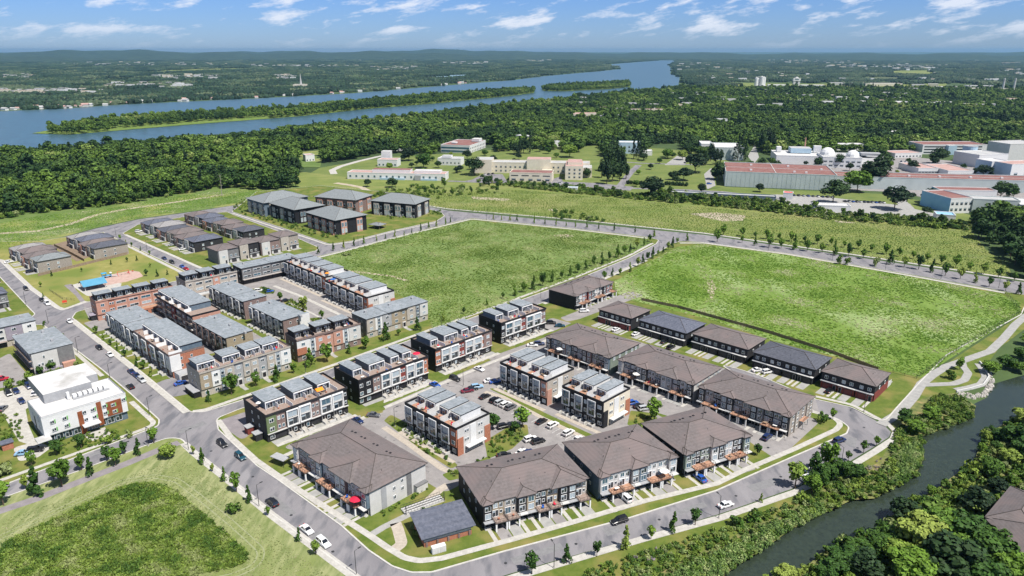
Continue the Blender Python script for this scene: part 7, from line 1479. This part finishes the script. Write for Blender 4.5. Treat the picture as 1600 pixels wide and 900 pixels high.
# ------------------------------------------------------------------ creek vegetation
BANKS = [(1080, 925), (1125, 870), (1180, 838), (1240, 800), (1290, 778), (1330, 756), (1365, 748), (1410, 715), (1400, 690), (1410, 660), (1450, 640)]
near = [((1286, 762), 8, 4.6, 'big', 'tall bushy tree where the creek narrows by the curved road'), ((1306, 752), 8, 4.4, 'big', 'dense bright tree above the yellow creek edge'), ((1268, 770), 6.5, 3.4, 'big', 'leaning bushy tree at the kerb above the creek'), ((1335, 745), 5, 4.0, 'big', 'low dark thicket on the creek bank bend'), ((1414, 665), 6.5, 3.8, 'big', 'dark bushy tree at the start of the creek path'), ((1428, 676), 5.5, 4, 'big', 'bushy tree overhanging the creek below the path'), ((1455, 655), 5, 3.6, 'big', 'broad green thicket between path and creek'), ((1252, 782), 4, 2.4, 'shrub', 'small dark bush above the reeds'), ((1178, 815), 4, 2.6, 'shrub', 'dark bush on the bank by the white car'), ((1150, 822), 3.6, 2.6, 'shrub', 'low bush on the bank below the bottom road'), ((1484, 592), 4.5, 2.6, 'shrub', 'dark bush inside the path loop'), ((1499, 578), 5.5, 2.2, 'street', 'pointed tree inside the path loop'),
        ((1545, 583), 5.5, 4.2, 'big', 'dark tree right of the lookout'), ((1572, 575), 6, 4.5, 'big', 'broad tree at the right edge above the creek'), ((1595, 562), 6, 4.5, 'big', 'tree cut by the right edge beside the path'), ((1590, 580), 5, 4, 'big', 'low tree leaning over the upper creek'), ((1607, 540), 6, 4, 'big', 'tree beyond the path at the right edge')]
far_bank = [((1590, 700), 9, 6, 'big'), ((1575, 725), 6, 4, 'big'), ((1560, 692), 5, 3.4, 'big'), ((1545, 745), 7, 4.5, 'big'), ((1520, 742), 6, 4, 'shrub'), ((1520, 800), 8, 5.0, 'dark'), ((1515, 800), 6, 4.5, 'shrub'), ((1495, 790), 5, 3.6, 'shrub'), ((1410, 812), 6.5, 4.5, 'dark'), ((1440, 860), 10, 7.5, 'big'), ((1475, 850), 11, 8, 'big'), ((1510, 865), 11, 8, 'big'), ((1540, 880), 10, 7.5, 'big'), ((1400, 880), 7, 5, 'big'), ((1420, 905), 9, 7, 'big'), ((1370, 862), 6, 4.5, 'big'), ((1340, 868), 5.5, 4.5, 'big'), ((1320, 890), 6, 5, 'big'), ((1350, 900), 7, 5, 'dark'), ((1300, 905), 5.5, 4.5, 'big'), ((1380, 845), 5, 3.5, 'shrub'), ((1395, 850), 5, 3.5, 'big'), ((1228, 908), 4, 3.5, 'big'), ((1460, 800), 5, 4, 'shrub'), ((1480, 900), 11, 8, 'dark'), ((1575, 905), 9, 6, 'big'), ((1530, 915), 9, 7, 'big'), ((1560, 775), 6, 3.5, 'dark'), ((1600, 720), 8, 5, 'big'), ((1600, 665), 7, 5, 'big')]
for px, h, c, kd, lb in near:
    x, y = G(*px); tree(x, y, h, c, lb, None, kd, -.1)
for px, h, c, kd in far_bank:
    x, y = G(*px); tree(x, y, h, c, ('dark' if kd == 'dark' else 'low spreading' if kd == 'shrub' else 'bright leafy' if h < 8 else 'tall leafy') + ' %s of the thicket on the far bank of the creek' % ('shrub' if kd == 'shrub' else 'tree'), 'thicket on the far bank', kd, -.1)
def mass(name, px, sp, sc, protos, label, z=0., keep=1., zs=None, away=0):
    xs, ys = rand_in(GP(px), sp); k = NR.uniform(size=len(xs)) < keep
    if away: k &= ~pip(xs, ys, offset(CREEK if area(CREEK) > 0 else CREEK[::-1], -away))
    xs, ys = xs[k], ys[k]
    return scatter(name, np.stack([xs, ys, np.full(len(xs), z)], 1), NR.uniform(sc[0], sc[1], len(xs)), protos, label, zs=zs(len(xs)) if zs else None)
FARB = [(1205, 905), (1262, 884), (1280, 866), (1315, 843), (1368, 831), (1385, 812), (1422, 785), (1460, 766), (1522, 720), (1537, 681), (1573, 660), (1600, 645), (1700, 600), (1760, 760), (1700, 960), (1150, 960)]
mass('thicket', FARB, 2.1, (1.0, 2.3), SHRUB + SHRUB + [BIG[0]], 'mixed bright and dark shrubs of the far creek bank', -.3, .85, away=.6)
sheet('bank', [(1205, 905), (1262, 884), (1280, 866), (1315, 843), (1368, 831), (1385, 812), (1422, 785), (1460, 766), (1522, 720), (1537, 681), (1573, 660), (1600, 645), (1700, 600), (1800, 760), (1700, 1000), (1150, 1000)], .03, 'bank')
NB = [(1020, 930), (1110, 868), (1180, 832), (1240, 800), (1275, 776), (1330, 750), (1375, 735), (1395, 715), (1392, 695), (1402, 672), (1425, 660), (1462, 620), (1500, 622), (1520, 634), (1520, 652), (1478, 668), (1440, 682), (1444, 716), (1430, 744), (1366, 779), (1332, 781), (1283, 804), (1238, 826), (1200, 853), (1150, 884), (1100, 925)]
mass('bank_shrubs', NB, 1.35, (.7, 1.6), SHRUB, 'bushy green growth on the near creek bank', -.2, .9, away=.2)
REEDP = [(1000, 940), (1060, 895), (1120, 865), (1190, 828), (1245, 805), (1285, 790), (1290, 800), (1240, 826), (1200, 853), (1150, 884), (1105, 925)]
mass('reeds', REEDP, 1.0, (.8, 1.35), REED, 'tall blue-green reeds along the water', -.3, 1, lambda n: NR.uniform(1.0, 1.6, n))
mass('reeds', [(1408, 700), (1432, 695), (1440, 712), (1428, 738), (1395, 757), (1402, 730)], 1.0, (.8, 1.3), REED, 'tall pale reeds at the inner bend of the creek', -.3, 1, lambda n: NR.uniform(1.0, 1.6, n))
mass('mauve_flowers', [(1345, 735), (1380, 715), (1398, 722), (1370, 742)], 1.6, (.5, .9), [crown_mesh('flower', 7, 6, 160, 'leaf_mauve', hz=.6, size=.1, base=0)], 'greyish mauve flowering weeds on the bank', 0, .7)
mass('mauve_flowers', [(985, 866), (1040, 852), (1050, 866), (1000, 885)], 1.6, (.5, .9), [bpy.data.meshes['flower']], 'greyish mauve flowering weeds below the bottom road', 0, .6)
mass('mauve_flowers', [(1310, 875), (1345, 858), (1352, 885), (1320, 895)], 2, (.6, 1.1), [bpy.data.meshes['flower']], 'greyish mauve flowering weeds on the far bank', .6, .6)
sheet('bank', [(1000, 985), (1000, 900), (1050, 880), (1120, 845), (1240, 788), (1316, 747), (1365, 720), (1396, 690), (1394, 676), (1386, 664), (1400, 650), (1452, 610), (1490, 612), (1525, 634), (1520, 652), (1478, 668), (1440, 682), (1444, 716), (1430, 744), (1366, 779), (1332, 781), (1283, 804), (1238, 826), (1200, 853), (1150, 884), (1060, 960)], .035, 'bank')
sheet('verge', [(640, 990), (700, 934), (800, 902), (1000, 843), (1120, 811), (1237, 771), (1316, 735), (1362, 708), (1392, 690), (1375, 722), (1316, 749), (1240, 792), (1120, 850), (1050, 885), (940, 915), (900, 990)], .042, 'lawn')
mass('rough_growth', [(820, 945), (920, 892), (1050, 851), (1130, 826), (1180, 806), (1240, 785), (1320, 748), (1325, 756), (1240, 800), (1180, 832), (1110, 868), (1020, 935)], 1.2, (.4, 1.15), SHRUB + [REED[0]], 'rough weeds and small bushes beside the bottom road verge', 0, .85)
# rock edge of the lookout and yellow fringe at the water
rk = MB()
for i in range(150):
    t = RN.random(); P_ = [(1494, 612), (1515, 617), (1533, 612), (1546, 596), (1541, 580)]; k = min(3, int(t * 4)); f = t * 4 - k; x, y = G(P_[k][0] * (1 - f) + P_[k + 1][0] * f + RN.uniform(0, 8), P_[k][1] * (1 - f) + P_[k + 1][1] * f + RN.uniform(0, 6)); s = RN.uniform(.3, .7); rk.tube((x, y, -.4), (x + .1, y, RN.uniform(.1, .45)), s, 'rock', 6, s * .55)
struct('boulders', rk, 'stuff', 'pale boulders edging the lookout over the creek')
gw = MB(); pts_ = fillet(GP([(1494, 613.5), (1516, 609), (1536, 603), (1545, 590), (1538, 575), (1530, 567)]), 4, False)
a_, b_ = offset(pts_, .2, False), offset(pts_, -.2, False); n_ = len(pts_)
v_ = [(x, y, 0) for x, y in a_] + [(x, y, .9) for x, y in a_] + [(x, y, .9) for x, y in b_] + [(x, y, 0) for x, y in b_]
gw.add(v_, [(j * n_ + i, j * n_ + i + 1, (j + 1) * n_ + i + 1, (j + 1) * n_ + i) for j in range(3) for i in range(n_ - 1)], 'off'); tag(link('lookout_wall', gw.mesh('lookout_wall')), 'low curved pale wall of the lookout above the creek', 'wall')

# ------------------------------------------------------------------ fences
def fence(name, label, px, h, sp, mats, panels=False, z=.1, cat='fence', mesh_=False):
    p = GP(px); t = thing(name, label, cat, (p[0][0], p[0][1], z)); ox, oy = p[0]
    for i in range(len(p) - 1):
        a, b = Vector(p[i]), Vector(p[i + 1]); L_ = (b - a).length; n = max(1, int(L_ / sp)); d = (b - a) / n; an = math.atan2(d.y, d.x); l = d.length
        for k in range(n):
            q = a + d * k; link('post', cached(('fp', h, mats[0]), lambda: MB().box(-.05, .05, -.05, .05, 0, h, mats[0]).mesh('post')), t, (q.x - ox, q.y - oy, 0), an)
            if panels: link('panel', cached(('fpn', h, mats[1], round(l, 1)), lambda: MB().box(.06, l - .06, -.03, .03, .05, h - .05, mats[1]).mesh('panel')), t, (q.x - ox, q.y - oy, 0), an)
            else: link('rail', cached(('frl', h, round(l, 1), mats[1]), lambda: MB().box(.06, l - .06, -.02, .02, h - .1, h - .04, mats[1]).box(.06, l - .06, -.02, .02, .1, .16, mats[1]).box(.06, l - .06, -.02, .02, h * .5, h * .5 + .05, mats[1]).mesh('rail')), t, (q.x - ox, q.y - oy, 0), an)
fence('yard_fence', 'long dark board fence between the house yards and the bright green field', [(1002, 470), (1060, 482), (1110, 496), (1200, 521), (1300, 553), (1372, 580)], 1.6, 2.6, ('fence_grey', 'wood'), True)
fence('wire_fence', 'dark wire fence between the bright green field and the creek path', [(1395, 583), (1432, 592), (1506, 541), (1595, 489), (1569, 457)], 1.8, 3.0, ('rail', 'rail'))
fence('yard_fence', 'brown board fence along the park behind the attached houses', [(60, 432), (110, 420), (150, 410), (200, 398)], 1.7, 2.5, ('wood', 'wood'), True); fence('yard_fence', 'brown board fence between the bare yards of the attached houses', [(85, 385), (108, 396), (132, 409)], 1.7, 2.5, ('wood', 'wood'), True)
fence('wire_fence', 'thin dark fence around the small lawn near the park plaza', [(78, 455), (98, 468), (118, 470)], 1.2, 2.2, ('rail', 'rail'))
hd = [(100, 579), (75, 586), (50, 595), (30, 603)]
mass('hedge_bushes', [(28, 600), (60, 588), (100, 576), (102, 582), (60, 597), (32, 608)], 1.5, (.7, 1.3), SHRUB, 'green and yellow hedge between the two lots on the left', .1, 1)
for q in ([(393, 452), (412, 448), (430, 454), (428, 459), (405, 460)], [(440, 470), (455, 468), (480, 482), (478, 489), (455, 484)], [(482, 498), (498, 496), (506, 504), (498, 509)], [(620, 655), (645, 668), (690, 705), (705, 728), (660, 705), (610, 662)], [(590, 800), (640, 776), (672, 760), (676, 766), (640, 787), (592, 812)], [(762, 690), (790, 672), (812, 668), (822, 680), (800, 700), (760, 712)], [(700, 738), (735, 728), (760, 714), (764, 720), (735, 738), (708, 746)], [(990, 648), (1024, 650), (1028, 660), (1000, 668), (985, 662)], [(0, 650), (30, 650), (36, 690), (10, 700), (-40, 690)], [(640, 830), (650, 806), (700, 775), (706, 770), (712, 785), (650, 845)], [(75, 690), (180, 672), (190, 690), (90, 712)], [(420, 480), (470, 500), (480, 512), (440, 495)]):
    mass('bed_shrubs', q, 1.5, (.4, 1.0), SHRUB, 'green and yellow shrubs of a planted bed', .12, .7)
VB = [[(380, 307), (362, 331), (440, 354), (492, 370), (515, 377), (545, 372), (540, 360), (500, 362), (450, 345), (395, 325)], [(590, 345), (690, 335), (690, 330), (660, 330), (600, 340)]]
for q in VB: mass('garden_shrubs', q, 3.2, (.7, 1.6), SHRUB, 'bushes of the gardens round the hip-roofed blocks', .12, .5)
mass('shrub_belt', [(740, 284), (900, 293), (1000, 305), (1040, 300), (1100, 308), (1210, 316), (1300, 334), (1420, 340), (1520, 350), (1520, 362), (1400, 352), (1280, 342), (1200, 332), (1100, 322), (990, 312), (900, 303), (830, 296)], 2.9, (1.3, 3.0), SHRUB + SHRUB + [FOREST[0]], 'belt of bright and dark shrubs between meadow and campus', 0, .8)
mass('meadow_shrubs', [(620, 293), (700, 292), (780, 290), (790, 305), (700, 306), (640, 306), (590, 302)], 5, (1.2, 3.2), SHRUB + [FOREST[1]], 'scattered bushes in the meadow behind the hip roofs', 0, .42)
mass('meadow_shrubs', [(862, 330), (885, 330), (925, 340), (950, 345), (940, 348), (862, 340)], 4, (1.4, 2.6), SHRUB, 'bushes in the meadow beside the top road', 0, .6)
mass('meadow_shrubs', [(585, 303), (660, 304), (690, 312), (640, 312), (580, 308)], 4, (1.3, 2.6), SHRUB, 'bushes between the hip-roofed blocks and the meadow', 0, .7)
mass('wood_edge', [(-40, 352), (40, 336), (110, 330), (190, 320), (250, 310), (330, 297), (330, 290), (240, 300), (100, 322), (-40, 340)], 5, (2.0, 4.2), SHRUB + FOREST[:2], 'low leafy edge of the left wood', 0, .7)
for px, h in (((347, 306), 19), ((297, 292), 13)):
    x, y = G(*px); t = thing('dead_tree', 'bare grey dead trunk standing at the wood edge, %s of two' % ('taller' if h > 15 else 'shorter'), 'tree', (x, y, 0)); t_ = MB().tube((0, 0, 0), (.5, 0, h), .35, 'dead', 6, .1)
    for k in range(6): a = k * 2.1; z = h * (.45 + .09 * k); t_.tube((.3, 0, z), (.3 + math.cos(a) * 2.2, math.sin(a) * 2.2, z + 1.6), .12, 'dead', 4, .04)
    link('trunk', t_.mesh('trunk'), t)

# ------------------------------------------------------------------ tall grass of the fields: small tufts
def tuft_mesh(seed, mat, n=26):
    r = np.random.RandomState(seed); v = []; f = []
    for i in range(n):
        a = r.uniform(0, 6.28); q = r.uniform(0, .75); x, y = math.cos(a) * q, math.sin(a) * q; b = r.uniform(0, 3.14); w = r.uniform(.12, .24); h = r.uniform(.2, .55); lx, ly = r.uniform(-.7, .7, 2)
        o = len(v); v += [(x - math.cos(b) * w, y - math.sin(b) * w, 0), (x + math.cos(b) * w, y + math.sin(b) * w, 0), (x + math.cos(b) * w * .6 + lx, y + math.sin(b) * w * .6 + ly, h), (x - math.cos(b) * w * .6 + lx, y - math.sin(b) * w * .6 + ly, h)]; f.append((o, o + 1, o + 2, o + 3))
    return MB().add(v, f, mat).mesh('tuft')
TA = [tuft_mesh(i, 'grass_tuft') for i in range(4)]; TM = [tuft_mesh(20 + i, 'grass_meadow') for i in range(4)]; TB = [tuft_mesh(9 + i, 'grass_tuft_b') for i in range(4)]
def field_grass(name, pts, sp, sc, protos, label, z=Z1, keep=1.):
    xs, ys = rand_in(pts, sp)
    if keep < 1: n = np.sin(xs * .09 + ys * .05) + np.sin(xs * .05 - ys * .11) + .8 * np.sin(xs * .23 + 1) * np.sin(ys * .19); k = NR.uniform(size=len(xs)) < np.clip(keep + n * .2, .08, 1); xs, ys = xs[k], ys[k]
    return scatter(name, np.stack([xs, ys, np.full(len(xs), z)], 1), NR.uniform(sc[0], sc[1], len(xs)), protos, label)
MLW = fillet(GP(ML), 4)
p_ = MLW if area(MLW) > 0 else MLW[::-1]
struct('meadow_ground', MB().poly(p_, 0, Z2, 'meadow', sides=False))
field_grass('tall_grass', MLW, .62, (.55, 1.15), TM, 'tall unmown grass with seed heads inside the mown margin', Z2)
field_grass('mown_grass', GP([(0, 815), (130, 770), (262, 722), (290, 720), (350, 765), (410, 825), (520, 905), (560, 985), (-160, 985), (-160, 860)]), .8, (.14, .3), [tuft_mesh(40 + i, 'grass_short', 18) for i in range(3)], 'short mown grass of the meadow margin', ZB)
field_grass('field_grass', GP(FLD_A), 1.0, (.3, .8), TA, 'rough tussocky grass of the left open field', Z1, .62)
field_grass('field_grass', GP(FLD_B), 1.0, (.3, .8), TB, 'bright rough grass of the right open field', Z1, .66)
mw = MB()
for i, (off_, w_) in enumerate(((2.2, .35), (3.9, .35))):
    o1 = offset(p_, -off_); o2 = offset(p_, -off_ - w_); n = len(o1); mw.add([(x, y, Z1 + .002 * i) for x, y in o2] + [(x, y, Z1 + .002 * i) for x, y in o1], [(k, (k + 1) % n, n + (k + 1) % n, n + k) for k in range(n)], 'mown_track')
struct('mown_track', mw)
field_grass('meadow_grass', GP([(668, 322), (700, 327), (900, 344), (1100, 364), (1340, 399), (1582, 434), (1575, 415), (1540, 390), (1515, 362), (1400, 352), (1280, 342), (1100, 324), (1000, 314), (900, 305), (820, 297), (700, 300), (600, 300)]), 1.5, (.3, .7), TA, 'dry rough grass of the long meadow beyond the top road', .06)
field_grass('meadow_grass', GP([(-20, 394), (-20, 352), (60, 338), (180, 324), (260, 308), (350, 298), (470, 296), (385, 315), (300, 328), (215, 341), (150, 355)]), 1.5, (.3, .7), TB, 'bright rough grass between the wood and the houses', .05)
# parking marks
pm = MB()
for (a, b, n) in (((762, 617), (820, 652), 9), ((838, 656), (905, 690), 10)):
    p, q = Vector(G(*a)), Vector(G(*b)); d = (q - p) / n; u_ = Vector((math.cos(rad(46)), math.sin(rad(46)))); w_ = d.normalized() * .07
    for i in range(n + 1):
        s0 = p + d * i - u_ * 2.6; s1 = s0 + u_ * 5.2; z = Z2 + .002; pm.add([(s0.x - w_.x, s0.y - w_.y, z), (s0.x + w_.x, s0.y + w_.y, z), (s1.x + w_.x, s1.y + w_.y, z), (s1.x - w_.x, s1.y - w_.y, z)], [(0, 1, 2, 3)], 'line')
struct('road_markings', pm)
# terrace furniture and umbrellas: things of their own
def chair_m(m): return MB().box(-.3, .3, -.3, .3, .3, .42, m).box(-.3, .3, .22, .3, .42, .95, m).box(-.28, -.22, -.28, -.22, 0, .3, 'rail').box(.22, .28, -.28, -.22, 0, .3, 'rail').box(-.28, -.22, .2, .28, 0, .3, 'rail').box(.22, .28, .2, .28, 0, .3, 'rail').mesh('patio_chair')
def table_m(m): return MB().box(-.7, .7, -.4, .4, .68, .74, m).box(-.62, -.54, -.34, -.26, 0, .68, 'rail').box(.54, .62, -.34, -.26, 0, .68, 'rail').box(-.62, -.54, .26, .34, 0, .68, 'rail').box(.54, .62, .26, .34, 0, .68, 'rail').mesh('patio_table')
def plant_m(): return MB().tube((0, 0, 0), (0, 0, .5), .22, 'brick', 8, .3).mesh('planter')
short = {}
for i, (x, y, z, an, kd, b) in enumerate(FURN):
    lb = b.t['label'].split(' row')[0].split(' block')[0]; lb = ' '.join(b.t['label'].split()[:9])
    if kd == 'chair': c_ = ('white_fabric', 'wood', 'blue_fabric', 'red_fabric')[i % 4]; o = link('patio_chair', cached(('ch', c_), lambda: chair_m(c_)), None, (x, y, z + .03), an + RN.uniform(-1, 1)); tag(o, 'patio chair on the ' + lb, 'chair', 'patio chairs of the ' + lb)
    elif kd == 'table': c_ = ('white_fabric', 'wood')[i % 2]; o = link('patio_table', cached(('tb', c_), lambda: table_m(c_)), None, (x, y, z + .03), an + RN.uniform(-.3, .3)); tag(o, 'patio table on the ' + lb, 'table', 'patio tables of the ' + lb)
    else: o = link('planter', cached('pl', plant_m), None, (x, y, z + .03)); tag(o, 'flower pot on the ' + lb, 'planter', 'flower pots of the ' + lb)
def umbrella(b, lx, ly, z, m, label, r=1.5):
    x, y = b.w(lx, ly); t = thing('patio_umbrella', label, 'umbrella', (x, y, z + .12)); link('pole', MB().tube((0, 0, 0), (0, 0, 2.4), .035, 'rail', 5).mesh('pole'), t); link('canopy', MB().tube((0, 0, 1.95), (0, 0, 2.5), r, m, 8, .06).mesh('canopy'), t)
umbrella(A1, 33.5, -2.0, 2.75, 'red_fabric', 'crimson patio umbrella at the near corner of the white-ended row', 1.7); umbrella(C2, 27.4, 2.0, 9.2, 'red_fabric', 'pink-red umbrella on the right roof terrace beside the middle road'); umbrella(C1, 1.2, 7, 9.2, 'white_fabric', 'closed-looking white umbrella on the roof terrace at the crossing', .9); umbrella(A3, 21, -1.8, 2.75, 'white_fabric', 'white umbrella on a deck of the blue-grey row'); umbrella(F9, 41, 2, 9.0, 'orange_fabric', 'orange umbrella on the terrace beside the green field', 1.2); umbrella(F10, 4, 1.5, 9, 'blue_fabric', 'bright blue umbrella on the terrace beside the green field'); umbrella(A6, 9, -1.6, 2.75, 'white_fabric', 'cream umbrella on a deck of the middle brown-roofed row'); umbrella(A5, 8, -1.6, 2.75, 'white_fabric', 'cream umbrella on a deck of the sage-ended row')
x, y = C1.w(20.2, 1.9); cn = thing('canopy_tent', 'bright orange canopy tent on the roof terrace at the crossing block', 'tent', (x, y, 9.45), rad(43.6))
for a in (-1.1, 1.1):
    for b_ in (-1.1, 1.1): bx('pole', cn, a - .04, a + .04, b_ - .04, b_ + .04, 0, 2.0, 'metal')
link('canopy', MB().add([(-1.3, -1.3, 2.0), (1.3, -1.3, 2.0), (1.3, 1.3, 2.0), (-1.3, 1.3, 2.0), (-1.3, 0, 2.7), (1.3, 0, 2.7)], [(0, 1, 5, 4), (2, 3, 4, 5), (1, 2, 5), (3, 0, 4), (0, 3, 2, 1)], 'orange_fabric').mesh('canopy'), cn)

# ------------------------------------------------------------------ summer haze
hz = MB().box(-13500, 13500, -400, 27500, -4, 190, 'haze_air') if False else None
hm = bpy.data.materials.new('haze_air'); hm.use_nodes = True; MATS['haze_air'] = hm
hm.node_tree.nodes.clear(); o_ = hm.node_tree.nodes.new('ShaderNodeOutputMaterial'); pv = hm.node_tree.nodes.new('ShaderNodeVolumePrincipled')
pv.inputs['Color'].default_value = (.30, .60, .90, 1); pv.inputs['Density'].default_value = 0.000036; pv.inputs['Anisotropy'].default_value = 0.2
hm.node_tree.links.new(pv.outputs[0], o_.inputs['Volume'])
if HAZE:
    struct('haze', MB().box(-24000, 24000, -3200, 29000, -4, 175, 'haze_air'), 'stuff', 'thin blue summer haze over the valley')
for m_ in MATS.values(): pass
print('objects', len(bpy.data.objects))
